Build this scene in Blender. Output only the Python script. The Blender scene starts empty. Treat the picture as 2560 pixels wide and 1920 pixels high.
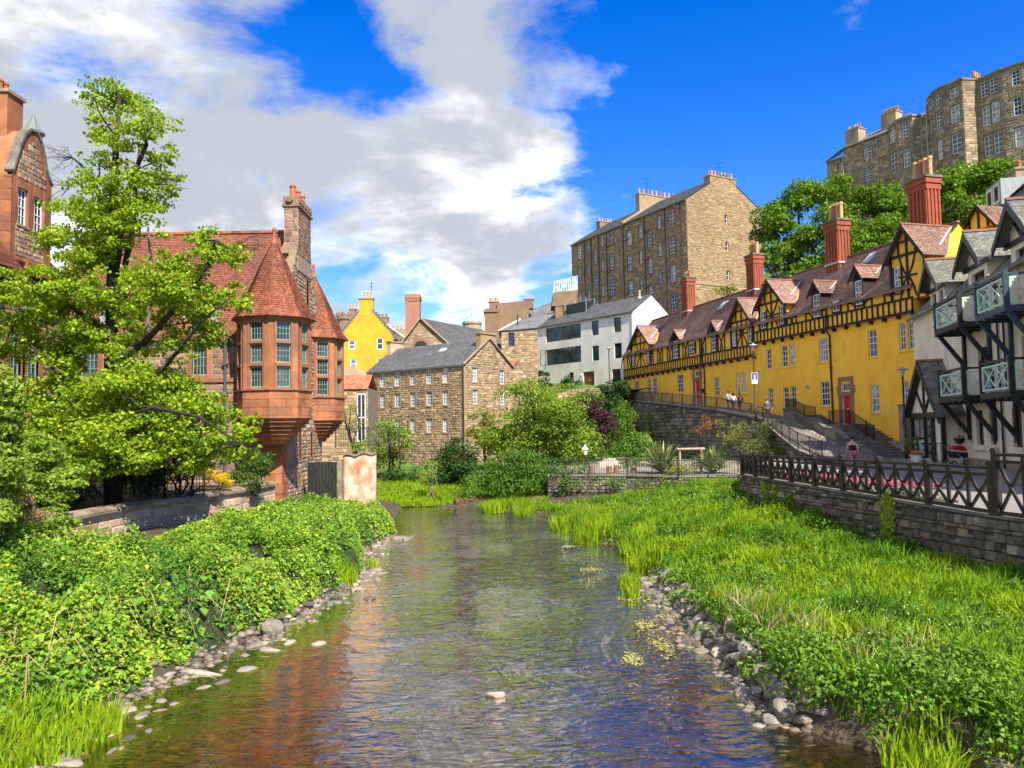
import bpy, math, random
import numpy as np
from mathutils import Vector, Matrix
S = bpy.context.scene
COL = S.collection
random.seed(11)
RNG = np.random.default_rng(11)
rad = math.radians

# ---------------------------------------------------------------- camera
cam_d = bpy.data.cameras.new('camera')
cam_d.sensor_width = 36.0
cam_d.lens = 27.0
cam_d.clip_start = 0.1
cam_d.clip_end = 6000
cam = bpy.data.objects.new('camera', cam_d)
COL.objects.link(cam)
_p, _r = rad(3.4), rad(1.0)
_f = Vector((0, math.cos(_p), math.sin(_p)))
_r0 = Vector((1, 0, 0))
_u0 = Vector((0, -math.sin(_p), math.cos(_p)))
_up = _u0 * math.cos(_r) + _r0 * math.sin(_r)
_rt = _r0 * math.cos(_r) - _u0 * math.sin(_r)
cam.matrix_world = Matrix(((_rt.x, _up.x, -_f.x, 0), (_rt.y, _up.y, -_f.y, 0), (_rt.z, _up.z, -_f.z, 5.0), (0, 0, 0, 1)))
S.camera = cam

# ---------------------------------------------------------------- sun, sky
SUN_EL = 47.0
SUN_AZ = (0.46, -0.888)            # horizontal direction towards the sun
sd = bpy.data.lights.new('sun', 'SUN')
sd.energy = 2.0
sd.angle = rad(0.53)
sd.color = (1.0, 0.93, 0.80)
sun = bpy.data.objects.new('sun', sd)
COL.objects.link(sun)
_h = Vector((SUN_AZ[0], SUN_AZ[1], 0)).normalized() * math.cos(rad(SUN_EL))
_sdir = Vector((_h.x, _h.y, math.sin(rad(SUN_EL))))
sun.rotation_euler = (-_sdir).to_track_quat('-Z', 'Y').to_euler()
sun.location = (40, -30, 60)

W = bpy.data.worlds.new('World')
S.world = W
W.use_nodes = True
nt = W.node_tree
for n in list(nt.nodes):
    nt.nodes.remove(n)


def N(tree, typ, **kw):
    n = tree.nodes.new(typ)
    for k, v in kw.items():
        if k.startswith('i_'):
            key = k[2:]
            n.inputs[int(key) if key.isdigit() else key.replace('_', ' ')].default_value = v
        else:
            setattr(n, k, v)
    return n


def math_n(tree, op, a, b=None, clamp=False):
    n = tree.nodes.new('ShaderNodeMath')
    n.operation = op
    n.use_clamp = clamp
    for i, x in enumerate((a, b)):
        if x is None:
            continue
        if isinstance(x, (int, float)):
            n.inputs[i].default_value = x
        else:
            tree.links.new(x, n.inputs[i])
    return n.outputs[0]


def ramp_n(tree, fac, stops, interp='LINEAR'):
    n = tree.nodes.new('ShaderNodeValToRGB')
    n.color_ramp.interpolation = interp
    el = n.color_ramp.elements
    while len(el) < len(stops):
        el.new(0.5)
    for e, (p, c) in zip(el, stops):
        e.position = p
        e.color = c if len(c) == 4 else (*c, 1)
    tree.links.new(fac, n.inputs[0])
    return n.outputs[0]


def mix_n(tree, fac, a, b, mode='MIX'):
    n = tree.nodes.new('ShaderNodeMix')
    n.data_type = 'RGBA'
    n.blend_type = mode
    n.clamp_factor = True
    for sock, x in ((n.inputs[0], fac), (n.inputs[6], a), (n.inputs[7], b)):
        if isinstance(x, (int, float)):
            sock.default_value = x
        elif isinstance(x, tuple):
            sock.default_value = x if len(x) == 4 else (*x, 1)
        else:
            tree.links.new(x, sock)
    return n.outputs[2]


def sky():
    L = nt.links.new
    st = N(nt, 'ShaderNodeTexSky', sky_type='NISHITA', sun_disc=False, sun_elevation=rad(SUN_EL),
           sun_rotation=math.atan2(SUN_AZ[0], SUN_AZ[1]), altitude=60.0, air_density=1.0, dust_density=0.35, ozone_density=3.0)
    hsv = N(nt, 'ShaderNodeHueSaturation', i_Saturation=1.45, i_Value=1.0)
    hsv.inputs['Hue'].default_value = 0.515
    L(st.outputs[0], hsv.inputs['Color'])
    tc = N(nt, 'ShaderNodeTexCoord')
    sp = N(nt, 'ShaderNodeSeparateXYZ')
    L(tc.outputs['Generated'], sp.inputs[0])
    x, y, z = sp.outputs
    # cloud sheet: direction projected on a flat layer overhead
    zz = math_n(nt, 'ADD', math_n(nt, 'MAXIMUM', z, 0.0), 0.30)
    px = math_n(nt, 'DIVIDE', x, zz)
    py = math_n(nt, 'DIVIDE', y, zz)
    pv = N(nt, 'ShaderNodeCombineXYZ')
    L(px, pv.inputs[0]); L(py, pv.inputs[1]); L(math_n(nt, 'MULTIPLY', z, 1.2), pv.inputs[2])
    n1 = N(nt, 'ShaderNodeTexNoise', i_Scale=2.6, i_Detail=13.0, i_Roughness=0.6, i_Distortion=0.25)
    L(pv.outputs[0], n1.inputs['Vector'])
    n2 = N(nt, 'ShaderNodeTexNoise', i_Scale=2.2, i_Detail=9.0, i_Roughness=0.58, i_Distortion=0.3)
    mp = N(nt, 'ShaderNodeMapping')
    mp.inputs['Location'].default_value = (4.3, 1.7, 0.6)
    L(pv.outputs[0], mp.inputs[0]); L(mp.outputs[0], n2.inputs['Vector'])
    # weather front: cloud to the west (left), clearing to the east
    az = math_n(nt, 'ARCTAN2', x, y)
    front = math_n(nt, 'MULTIPLY', math_n(nt, 'SUBTRACT', 0.0, az), 0.42)
    front = math_n(nt, 'MAXIMUM', math_n(nt, 'MINIMUM', front, 0.13), -0.20)
    cov = math_n(nt, 'ADD', math_n(nt, 'MULTIPLY', math_n(nt, 'SUBTRACT', n1.outputs['Fac'], .5), 1.7), front)
    cov = math_n(nt, 'ADD', cov, .52)

    def lobe(a_deg, e_deg, amp, sharp):
        a, e = rad(a_deg), rad(e_deg)
        d = N(nt, 'ShaderNodeVectorMath', operation='DOT_PRODUCT')
        L(tc.outputs['Generated'], d.inputs[0])
        d.inputs[1].default_value = (math.sin(a) * math.cos(e), math.cos(a) * math.cos(e), math.sin(e))
        g = math_n(nt, 'POWER', math_n(nt, 'MAXIMUM', d.outputs['Value'], 0.0), sharp)
        return math_n(nt, 'MULTIPLY', g, amp)
    for lb in ((2.5, 18.5, 0.20, 160.0), (-4, 17, 0.12, 120.0), (-13.5, 28.0, -0.38, 380.0), (-9, 24.5, -0.12, 600.0), (-3.5, 29, 0.12, 450.0), (3, 27, -0.2, 300.0), (-28, 19, 0.20, 30.0), (-12, 20, 0.10, 120.0),
               (-1, 12.5, 0.10, 300.0), (24.5, 26.5, 0.34, 1100.0), (9, 17, .16, 4000.0), (16, 20, -0.22, 50.0), (4, 11.5, -0.16, 400.0)):
        cov = math_n(nt, 'ADD', cov, lobe(*lb))
    mr = N(nt, 'ShaderNodeMapRange', interpolation_type='SMOOTHSTEP')
    mr.inputs['From Min'].default_value = 0.45
    mr.inputs['From Max'].default_value = 0.76
    L(cov, mr.inputs['Value'])
    # thick cloud is greyer underneath, thin cloud and its rims are white
    thick = N(nt, 'ShaderNodeMapRange', interpolation_type='SMOOTHSTEP')
    thick.inputs['From Min'].default_value = 0.40
    thick.inputs['From Max'].default_value = 0.66
    body = math_n(nt, 'ADD', math_n(nt, 'MULTIPLY', math_n(nt, 'SUBTRACT', cov, 0.66), 0.38), n2.outputs['Fac'])
    body = math_n(nt, 'ADD', body, lobe(-22, 20, .10, 40.0))
    L(body, thick.inputs['Value'])
    cl = ramp_n(nt, thick.outputs[0], [(0.0, (2.9, 2.87, 2.8)), (0.28, (2.3, 2.31, 2.3)), (0.55, (1.62, 1.67, 1.76)), (0.8, (1.25, 1.32, 1.43)), (1.0, (1.0, 1.08, 1.22))])
    skycol = mix_n(nt, 1.0, hsv.outputs[0], (0.42, 0.385, 0.45), 'MULTIPLY')
    col = mix_n(nt, mr.outputs[0], skycol, cl)
    bg = N(nt, 'ShaderNodeBackground', i_Strength=0.11)
    L(col, bg.inputs[0])
    out = N(nt, 'ShaderNodeOutputWorld')
    L(bg.outputs[0], out.inputs[0])


sky()
S.view_settings.view_transform = 'Standard'
S.view_settings.look = 'None'
S.view_settings.exposure = 2.4
S.view_settings.gamma = 1.0
S.view_settings.use_curve_mapping = False
S.cycles.max_bounces = 8
S.cycles.transparent_max_bounces = 12
S.cycles.use_denoising = True
S.cycles.sample_clamp_indirect = 6.0


# ---------------------------------------------------------------- helpers
class MB:
    def __init__(s):
        s.v = []
        s.f = []

    def add(s, vs, fs):
        n = len(s.v)
        s.v += [tuple(p) for p in vs]
        s.f += [tuple(i + n for i in f) for f in fs]

    def poly(s, *p):
        s.add(p, [tuple(range(len(p)))])

    def hexa(s, c):
        s.add(c, [(3, 2, 1, 0), (4, 5, 6, 7), (0, 1, 5, 4), (1, 2, 6, 5), (2, 3, 7, 6), (3, 0, 4, 7)])

    def box(s, F, s0, s1, o0, o1, z0, z1):
        s.hexa([F(s0, o0, z0), F(s1, o0, z0), F(s1, o1, z0), F(s0, o1, z0), F(s0, o0, z1), F(s1, o0, z1), F(s1, o1, z1), F(s0, o1, z1)])

    def slab(s, F, pts, o0, o1):
        """polygon in the facade plane (s,z) given thickness o0..o1"""
        n = len(pts)
        vs = [F(a, o0, z) for a, z in pts] + [F(a, o1, z) for a, z in pts]
        fs = [tuple(range(n)), tuple(range(2 * n - 1, n - 1, -1))] + [(i, (i + 1) % n, n + (i + 1) % n, n + i) for i in range(n)]
        s.add(vs, fs)

    def bar(s, p, q, w, h, up=(0, 0, 1)):
        p, q, up = Vector(p), Vector(q), Vector(up)
        d = (q - p).normalized()
        a = d.cross(up)
        if a.length < 1e-4:
            a = d.cross(Vector((1, 0, 0)))
        a.normalize()
        b = a.cross(d).normalized()
        a *= w / 2
        b *= h / 2
        s.hexa([p - a - b, p + a - b, q + a - b, q - a - b, p - a + b, p + a + b, q + a + b, q - a + b])

    def tube(s, pts, r, n=6, cap=True):
        pts = [Vector(p) for p in pts]
        rs = r if isinstance(r, (list, tuple)) else [r] * len(pts)
        base = len(s.v)
        ref = Vector((0.31, 0.17, 0.93))
        for i, p in enumerate(pts):
            d = (pts[min(i + 1, len(pts) - 1)] - pts[max(i - 1, 0)])
            d.normalize()
            a = d.cross(ref)
            if a.length < 0.05:
                a = d.cross(Vector((1, 0, 0)))
            a.normalize()
            b = d.cross(a)
            for k in range(n):
                t = 2 * math.pi * k / n
                s.v.append(tuple(p + (a * math.cos(t) + b * math.sin(t)) * rs[i]))
        for i in range(len(pts) - 1):
            for k in range(n):
                k2 = (k + 1) % n
                s.f.append((base + i * n + k, base + i * n + k2, base + (i + 1) * n + k2, base + (i + 1) * n + k))
        if cap:
            s.f.append(tuple(base + k for k in range(n - 1, -1, -1)))
            s.f.append(tuple(base + (len(pts) - 1) * n + k for k in range(n)))

    def lathe(s, cx, cy, prof, n=10, ph=0.0):
        base = len(s.v)
        for r, z in prof:
            for k in range(n):
                t = ph + 2 * math.pi * k / n
                s.v.append((cx + r * math.cos(t), cy + r * math.sin(t), z))
        for i in range(len(prof) - 1):
            for k in range(n):
                k2 = (k + 1) % n
                s.f.append((base + i * n + k, base + i * n + k2, base + (i + 1) * n + k2, base + (i + 1) * n + k))
        s.f.append(tuple(base + (len(prof) - 1) * n + k for k in range(n)))
        s.f.append(tuple(base + k for k in range(n - 1, -1, -1)))


def Fr(ox, oy, dx, dy, side=1):
    """facade frame: F(s along, o outwards, z)"""
    l = math.hypot(dx, dy)
    dx, dy = dx / l, dy / l
    nx, ny = (dy * side, -dx * side)

    def F(a, o, z):
        return (ox + dx * a + nx * o, oy + dy * a + ny * o, z)
    F.d = (dx, dy)
    F.n = (nx, ny)
    F.o = (ox, oy)
    return F


def mesh_of(name, v, f):
    me = bpy.data.meshes.new(name)
    me.from_pydata([tuple(map(float, p)) for p in v], [], f)
    me.update()
    return me


def npmesh(name, V, Fc):
    """fast mesh from arrays: V (n,3), Fc (m,k) faces of one size"""
    me = bpy.data.meshes.new(name)
    V = np.asarray(V, np.float32)
    Fc = np.asarray(Fc, np.int32)
    me.vertices.add(len(V))
    me.vertices.foreach_set('co', V.ravel())
    m, k = Fc.shape
    me.loops.add(m * k)
    me.loops.foreach_set('vertex_index', Fc.ravel())
    me.polygons.add(m)
    me.polygons.foreach_set('loop_start', np.arange(0, m * k, k, dtype=np.int32))
    try:
        me.polygons.foreach_set('loop_total', np.full(m, k, np.int32))
    except Exception:
        pass
    me.update(calc_edges=True)
    return me


def tag(o, label=None, cat=None, group=None, kind=None):
    if label:
        o['label'] = label
    if cat:
        o['category'] = cat
    if group:
        o['group'] = group
    if kind:
        o['kind'] = kind
    return o


def link(o, parent=None):
    COL.objects.link(o)
    if parent is not None:
        o.parent = parent
        if parent.parent is None:
            o.matrix_parent_inverse = Matrix.Translation(-Vector(parent.location))
    return o


def obj(name, mb, mat, parent=None, smooth=False, kind=None):
    """one mesh object; a top-level one gets its origin at its own base"""
    if isinstance(mb, MB):
        v, f = mb.v, mb.f
        off = Vector((0, 0, 0))
        if parent is None and v:
            a = np.array(v)
            c = (a.min(0) + a.max(0)) / 2
            off = Vector((c[0], c[1], a[:, 2].min()))
            v = [(p[0] - off.x, p[1] - off.y, p[2] - off.z) for p in v]
        me = mesh_of(name, v, f)
    else:
        me = mb
        off = Vector((0, 0, 0))
    if mat is not None:
        me.materials.append(mat)
    if smooth:
        me.polygons.foreach_set('use_smooth', [True] * len(me.polygons))
    o = bpy.data.objects.new(name, me)
    o.location = off
    link(o, parent)
    if kind:
        o['kind'] = kind
    return o


def root(name, loc, label, cat, group=None):
    o = bpy.data.objects.new(name, None)
    o.empty_display_size = 0.3
    o.location = loc
    COL.objects.link(o)
    return tag(o, label, cat, group)


# ---------------------------------------------------------------- materials
MATS = {}


def mat(name, col, rough=0.8, var=0.15, scale=3.0, col2=None, mixs=(0.35, 0.65), bump=0.0, bscale=30.0, island=0.0, spec=0.3,
        hue=0.0, stain=None, stain_amt=0.0, stain_scale=0.6, stretch=(1, 1, 1), metallic=0.0, pal=None, transl=0.0, coat=0.0, detail=6.0):
    """procedural material: noise between two colours, random tone per stone / tile / leaf, stains and fine relief"""
    if name in MATS:
        return MATS[name]
    m = bpy.data.materials.new(name)
    m.use_nodes = True
    t = m.node_tree
    for n in list(t.nodes):
        t.nodes.remove(n)
    L = t.links.new
    tc = N(t, 'ShaderNodeTexCoord')
    geo = N(t, 'ShaderNodeNewGeometry')
    mp = N(t, 'ShaderNodeMapping')
    mp.inputs['Scale'].default_value = stretch
    L(geo.outputs['Position'], mp.inputs[0])
    nz = N(t, 'ShaderNodeTexNoise', i_Scale=scale, i_Detail=detail, i_Roughness=0.62)
    L(mp.outputs[0], nz.inputs['Vector'])
    c2 = col2 or tuple(c * 0.72 for c in col)
    base = ramp_n(t, nz.outputs['Fac'], [(mixs[0], c2), (mixs[1], col)])
    if pal or island > 0:
        oi = N(t, 'ShaderNodeObjectInfo')
        rnd = math_n(t, 'FRACT', math_n(t, 'ADD', geo.outputs['Random Per Island'], math_n(t, 'MULTIPLY', oi.outputs['Random'], 3.7)))
        if pal:
            stops = [((i + 0.0) / len(pal), c) for i, c in enumerate(pal)]
            pc = ramp_n(t, rnd, stops, 'CONSTANT')
            base = mix_n(t, var, pc, base)
        if island > 0:
            r2 = math_n(t, 'FRACT', math_n(t, 'MULTIPLY', rnd, 17.31))
            k = math_n(t, 'ADD', math_n(t, 'MULTIPLY', r2, 2 * island), 1 - island)
            base = mix_n(t, 1.0, base, k, 'MULTIPLY')
            if hue:
                hs = N(t, 'ShaderNodeHueSaturation')
                r3 = math_n(t, 'FRACT', math_n(t, 'MULTIPLY', rnd, 41.7))
                L(math_n(t, 'ADD', math_n(t, 'MULTIPLY', r3, 2 * hue), 0.5 - hue), hs.inputs['Hue'])
                L(base, hs.inputs['Color'])
                base = hs.outputs[0]
    if stain:
        ns = N(t, 'ShaderNodeTexNoise', i_Scale=stain_scale, i_Detail=5.0, i_Roughness=0.65)
        m2 = N(t, 'ShaderNodeMapping')
        m2.inputs['Scale'].default_value = (1, 1, 0.45)
        m2.inputs['Location'].default_value = (7.1, 3.3, 1.9)
        L(geo.outputs['Position'], m2.inputs[0])
        L(m2.outputs[0], ns.inputs['Vector'])
        sf = ramp_n(t, ns.outputs['Fac'], [(0.46, (0, 0, 0)), (0.66, (stain_amt,) * 3)])
        base = mix_n(t, sf, base, stain)
    bs = N(t, 'ShaderNodeBsdfPrincipled', i_Roughness=rough)
    bs.inputs['Metallic'].default_value = metallic
    bs.inputs['Specular IOR Level'].default_value = spec
    bs.inputs['Coat Weight'].default_value = coat
    L(base, bs.inputs['Base Color'])
    if bump > 0:
        nb = N(t, 'ShaderNodeTexNoise', i_Scale=bscale, i_Detail=5.0, i_Roughness=0.6)
        L(mp.outputs[0], nb.inputs['Vector'])
        bp = N(t, 'ShaderNodeBump', i_Strength=1.0, i_Distance=bump)
        L(nb.outputs['Fac'], bp.inputs['Height'])
        L(bp.outputs[0], bs.inputs['Normal'])
    sh = bs.outputs[0]
    if transl > 0:
        tr = N(t, 'ShaderNodeBsdfTranslucent')
        L(mix_n(t, 1.0, base, (1.25, 1.3, 0.6), 'MULTIPLY'), tr.inputs['Color'])
        mx = N(t, 'ShaderNodeMixShader', i_0=transl)
        L(bs.outputs[0], mx.inputs[1])
        L(tr.outputs[0], mx.inputs[2])
        sh = mx.outputs[0]
    out = N(t, 'ShaderNodeOutputMaterial')
    L(sh, out.inputs[0])
    MATS[name] = m
    return m


def leafmat(name, col, col2, transl=0.35, island=0.35, hue=0.02, scale=0.9, rough=0.6):
    col, col2 = [tuple(c * .92 for c in q) for q in (col, col2)]
    return mat(name, col, rough, scale=scale, col2=col2, island=island, hue=hue, transl=transl, spec=0.12)


def glassmat(name, col, rough=0.06):
    if name in MATS:
        return MATS[name]
    m = bpy.data.materials.new(name)
    m.use_nodes = True
    t = m.node_tree
    bs = t.nodes['Principled BSDF']
    L = t.links.new
    geo = N(t, 'ShaderNodeNewGeometry')
    nz = N(t, 'ShaderNodeTexNoise', i_Scale=1.7, i_Detail=3.0)
    L(geo.outputs['Position'], nz.inputs['Vector'])
    oi = N(t, 'ShaderNodeObjectInfo')
    c = ramp_n(t, nz.outputs['Fac'], [(0.38, tuple(x * 0.35 for x in col)), (0.62, col)])
    k = math_n(t, 'ADD', math_n(t, 'MULTIPLY', oi.outputs['Random'], 1.2), 0.4)
    L(mix_n(t, 1.0, c, k, 'MULTIPLY'), bs.inputs['Base Color'])
    bs.inputs['Roughness'].default_value = rough
    bs.inputs['Specular IOR Level'].default_value = 0.6
    bp = N(t, 'ShaderNodeBump', i_Strength=0.25, i_Distance=0.02)
    n2 = N(t, 'ShaderNodeTexNoise', i_Scale=2.3, i_Detail=2.0)
    L(geo.outputs['Position'], n2.inputs['Vector'])
    L(n2.outputs['Fac'], bp.inputs['Height'])
    L(bp.outputs[0], bs.inputs['Normal'])
    MATS[name] = m
    return m


# ---------------------------------------------------------------- builders for walls, stones, tiles, windows
def top_at(top, a):
    if isinstance(top, (int, float)):
        return top
    for (s0, z0), (s1, z1) in zip(top, top[1:]):
        if s0 - 1e-6 <= a <= s1 + 1e-6:
            return z0 + (z1 - z0) * (a - s0) / max(s1 - s0, 1e-6)
    return top[0][1] if a < top[0][0] else top[-1][1]


def wall(mb, F, s0, s1, z0, top, ops=(), rev=0.18, o=0.0):
    xs = {s0, s1}
    for a, b, *_ in ops:
        xs |= {a, b}
    if not isinstance(top, (int, float)):
        xs |= {a for a, _ in top if s0 < a < s1}
    xs = sorted(xs)
    for a, b in zip(xs, xs[1:]):
        if b - a < 1e-5:
            continue
        ta, tb = top_at(top, a + 1e-5), top_at(top, b - 1e-5)
        cz = z0
        mid = (a + b) / 2
        for q in sorted((q for q in ops if q[0] < mid < q[1]), key=lambda q: q[2]):
            if q[2] > cz:
                mb.poly(F(a, o, cz), F(b, o, cz), F(b, o, q[2]), F(a, o, q[2]))
            cz = q[3]
        if max(ta, tb) > cz + 1e-5:
            mb.poly(F(a, o, cz), F(b, o, cz), F(b, o, tb), F(a, o, ta))
    for a, b, c, d in [q[:4] for q in ops]:
        i = o - rev
        mb.poly(F(a, o, c), F(a, o, d), F(a, i, d), F(a, i, c))
        mb.poly(F(b, o, c), F(b, o, d), F(b, i, d), F(b, i, c))
        mb.poly(F(a, o, c), F(b, o, c), F(b, i, c), F(a, i, c))
        mb.poly(F(a, o, d), F(b, o, d), F(b, i, d), F(a, i, d))


def _unit_stones():
    out = []
    rr = random.Random(5)
    for i in range(8):
        b = 0.09
        j = lambda k=0.05: rr.uniform(-k, k)
        vs = [(-.5, 0, -.5), (.5, 0, -.5), (.5, 0, .5), (-.5, 0, .5)]
        vs += [(-.5 + b + j(), 1 + j(.3), -.5 + b + j()), (.5 - b + j(), 1 + j(.3), -.5 + b + j()), (.5 - b + j(), 1 + j(.3), .5 - b + j()), (-.5 + b + j(), 1 + j(.3), .5 - b + j())]
        fs = [(4, 5, 6, 7), (0, 1, 5, 4), (1, 2, 6, 5), (2, 3, 7, 6), (3, 0, 4, 7)]
        out.append((vs, fs))
    return out


USTONES = _unit_stones()


def masonry(par, F, s0, s1, z0, top, ops, hr, wr, m, seed, o=0.0, th=0.03, nind=300, gap=0.015, rough=0.0, maxz=None, zfun=None, name='stone'):
    """courses of separate stones standing proud of the mortar of a wall"""
    rr = random.Random(seed)
    hi = top if isinstance(top, (int, float)) else max(z for _, z in top)
    st = []
    z = z0
    while z < hi - 0.05:
        h = rr.uniform(*hr)
        a = s0 - rr.uniform(0, wr[0])
        while a < s1 - 0.03:
            w = rr.uniform(*wr) * (h / ((hr[0] + hr[1]) / 2)) ** 0.3
            x0, x1 = max(a, s0), min(a + w, s1)
            a += w
            zz0, zz1 = z, z + h
            if rough and rr.random() < 0.3 and h > 0.16:
                zz1 -= h * rr.uniform(0, rough)
            tz = min(top_at(top, x0), top_at(top, x1))
            if zfun is not None and zz1 < min(zfun(x0), zfun(x1)):
                continue
            if zz0 > tz - 0.06:
                continue
            zz1 = min(zz1, tz)
            bad = False
            for q in ops:
                if x1 > q[0] and x0 < q[1] and zz1 > q[2] and zz0 < q[3]:
                    lw, rw = q[0] - x0, x1 - q[1]
                    bh, thh = q[2] - zz0, zz1 - q[3]
                    best = max(lw, rw, bh * 2, thh * 2)
                    if best < 0.08:
                        bad = True
                        break
                    if best == lw:
                        x1 = q[0]
                    elif best == rw:
                        x0 = q[1]
                    elif best == bh * 2:
                        zz1 = q[2]
                    else:
                        zz0 = q[3]
            if bad or x1 - x0 < 0.06 or zz1 - zz0 < 0.05:
                continue
            st.append((x0 + gap, x1 - gap, zz0 + gap, zz1 - gap))
        z += h
    st.sort(key=lambda q: -(q[1] - q[0]) * (q[3] - q[2]))
    key = '_us_' + m.name
    if key not in MATS:
        MATS[key] = []
        for vs, fs in USTONES:
            me = mesh_of('stone', vs, fs)
            me.materials.append(m)
            MATS[key].append(me)
    dx, dy = F.d
    nx, ny = F.n
    for q in st[:nind]:
        ob = bpy.data.objects.new(name, rr.choice(MATS[key]))
        w, h = q[1] - q[0], q[3] - q[2]
        d = th * rr.uniform(0.5, 1.5)
        c = F((q[0] + q[1]) / 2, o, (q[2] + q[3]) / 2)
        ob.matrix_basis = Matrix(((dx * w, nx * d, 0, c[0]), (dy * w, ny * d, 0, c[1]), (0, 0, h, c[2]), (0, 0, 0, 1)))
        link(ob, par)
    rest = st[nind:]
    if rest:
        n = len(rest)
        A = np.array(rest)
        cs, cz = (A[:, 0] + A[:, 1]) / 2, (A[:, 2] + A[:, 3]) / 2
        w, h = A[:, 1] - A[:, 0], A[:, 3] - A[:, 2]
        rg = np.random.default_rng(seed)
        U = np.array([u[0] for u in USTONES])[rg.integers(0, 8, n)]
        d = th * rg.uniform(0.5, 1.5, n)
        ls = cs[:, None] + U[:, :, 0] * w[:, None]
        lo = o + U[:, :, 1] * d[:, None]
        lz = cz[:, None] + U[:, :, 2] * h[:, None]
        V = np.stack([F.o[0] + dx * ls + nx * lo, F.o[1] + dy * ls + ny * lo, lz], -1).reshape(-1, 3)
        fc = np.array(USTONES[0][1])[None] + (np.arange(n) * 8)[:, None, None]
        obj(name + 's', npmesh(name + 's', V, fc.reshape(-1, 4)), m, par, kind='stuff')
    return len(st)


def tiles(A, B, C, D, tw, th, lift=0.03, jit=0.012, seed=1, skip=0.0):
    """overlapping tiles over the roof plane eave A-B, ridge D-C; returns arrays"""
    rg = np.random.default_rng(seed)
    A, B, C, D = [np.array(p, float) for p in (A, B, C, D)]
    nrm = np.cross(B - A, D - A)
    nrm /= np.linalg.norm(nrm)
    if nrm[2] < 0:
        nrm = -nrm
    hlen = np.linalg.norm((D + C) / 2 - (A + B) / 2)
    rows = max(2, int(hlen / th))
    Vs = []
    for r in range(rows):
        t0, t1 = r / rows, min((r + 1.25) / rows, 1.0)
        l0, r0 = A + (D - A) * t0, B + (C - B) * t0
        l1, r1 = A + (D - A) * t1, B + (C - B) * t1
        wl = np.linalg.norm(r0 - l0)
        n = max(1, int(wl / tw))
        off = (r % 2) * 0.5 / n
        e = np.clip(np.concatenate([[0], (np.arange(1, n) / n + off), [1]]), 0, 1)
        a, b = e[:-1, None], e[1:, None]
        g = 0.02 / n
        a2, b2 = a + g * 4, b - g * 4
        k = len(a)
        li = lift * (1 + rg.uniform(-.35, .35, (k, 1)))
        lj = rg.uniform(0, jit, (k, 1))
        bl = l0 + (r0 - l0) * a2 + nrm * (li + lj)
        br = l0 + (r0 - l0) * b2 + nrm * (li + rg.uniform(0, jit, (k, 1)))
        tl = l1 + (r1 - l1) * np.minimum(a2, 1) + nrm * 0.004
        tr = l1 + (r1 - l1) * np.minimum(b2, 1) + nrm * 0.004
        b0 = l0 + (r0 - l0) * a2
        b1 = l0 + (r0 - l0) * b2
        Vs.append(np.stack([bl, br, tr, tl, b0, b1], 1))
    V = np.concatenate(Vs)
    n = len(V)
    f = np.array([(0, 1, 2, 3), (4, 5, 1, 0)])[None] + (np.arange(n) * 6)[:, None, None]
    return V.reshape(-1, 3), f.reshape(-1, 4)


def tile_obj(name, planes, m, par, tw, th, lift=0.03, seed=1):
    Vs, Fs, k = [], [], 0
    for i, p in enumerate(planes):
        V, f = tiles(*p, tw, th, lift, seed=seed + i)
        Vs.append(V)
        Fs.append(f + k)
        k += len(V)
    o = obj(name, npmesh(name, np.concatenate(Vs), np.concatenate(Fs)), m, par, kind='stuff')
    return o


def window(F, sa, sb, za, zb, o, nx, ny, par, fm, gm, fw=0.07, bw=0.035, sash=True, name='window', sill=None, dep=0.05):
    mb = MB()
    i0, i1 = o - 0.02, o + dep
    mb.box(F, sa, sa + fw, i0, i1, za, zb)
    mb.box(F, sb - fw, sb, i0, i1, za, zb)
    mb.box(F, sa + fw, sb - fw, i0, i1, zb - fw, zb)
    mb.box(F, sa + fw, sb - fw, i0, i1 + 0.01, za, za + fw * 1.2)
    w, h = sb - sa - 2 * fw, zb - za - 2.2 * fw
    for k in range(1, nx):
        x = sa + fw + w * k / nx
        mb.box(F, x - bw / 2, x + bw / 2, o, i1 - 0.012, za + fw, zb - fw)
    for k in range(1, ny):
        z = za + fw * 1.2 + h * k / ny
        e = 0.012 if (sash and abs(k - ny / 2) < 0.3) else 0.0
        q = bw * (1.7 if e else 1.0)
        mb.box(F, sa + fw, sb - fw, o, i1 - 0.014 + e, z - q / 2, z + q / 2)
    wo = obj(name, mb, fm, par)
    pb = MB()
    pb.poly(F(sa + .01, o + 0.01, za + .01), F(sb - .01, o + 0.01, za + .01), F(sb - .01, o + 0.01, zb - .01), F(sa + .01, o + 0.01, zb - .01))
    obj('pane', pb, gm, wo)
    if sill is not None:
        sb_ = MB()
        sb_.box(F, sa - .08, sb + .08, o - 0.02, sill[0], za - .12, za)
        obj('sill', sb_, sill[1], wo)
    return wo


def pots(par, pts, z0, h, r, m):
    for p in pts:
        mb = MB()
        mb.lathe(p[0], p[1], [(r * .9, z0), (r * .85, z0 + h * .8), (r * 1.05, z0 + h * .82), (r * 1.05, z0 + h * .95), (r * .8, z0 + h), (r * .6, z0 + h * .9)], 8)
        obj('chimney_pot', mb, m, par)


# ---------------------------------------------------------------- foliage builders
def rand_unit(n, rg):
    v = rg.normal(size=(n, 3))
    return v / np.linalg.norm(v, axis=1, keepdims=True)


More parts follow.
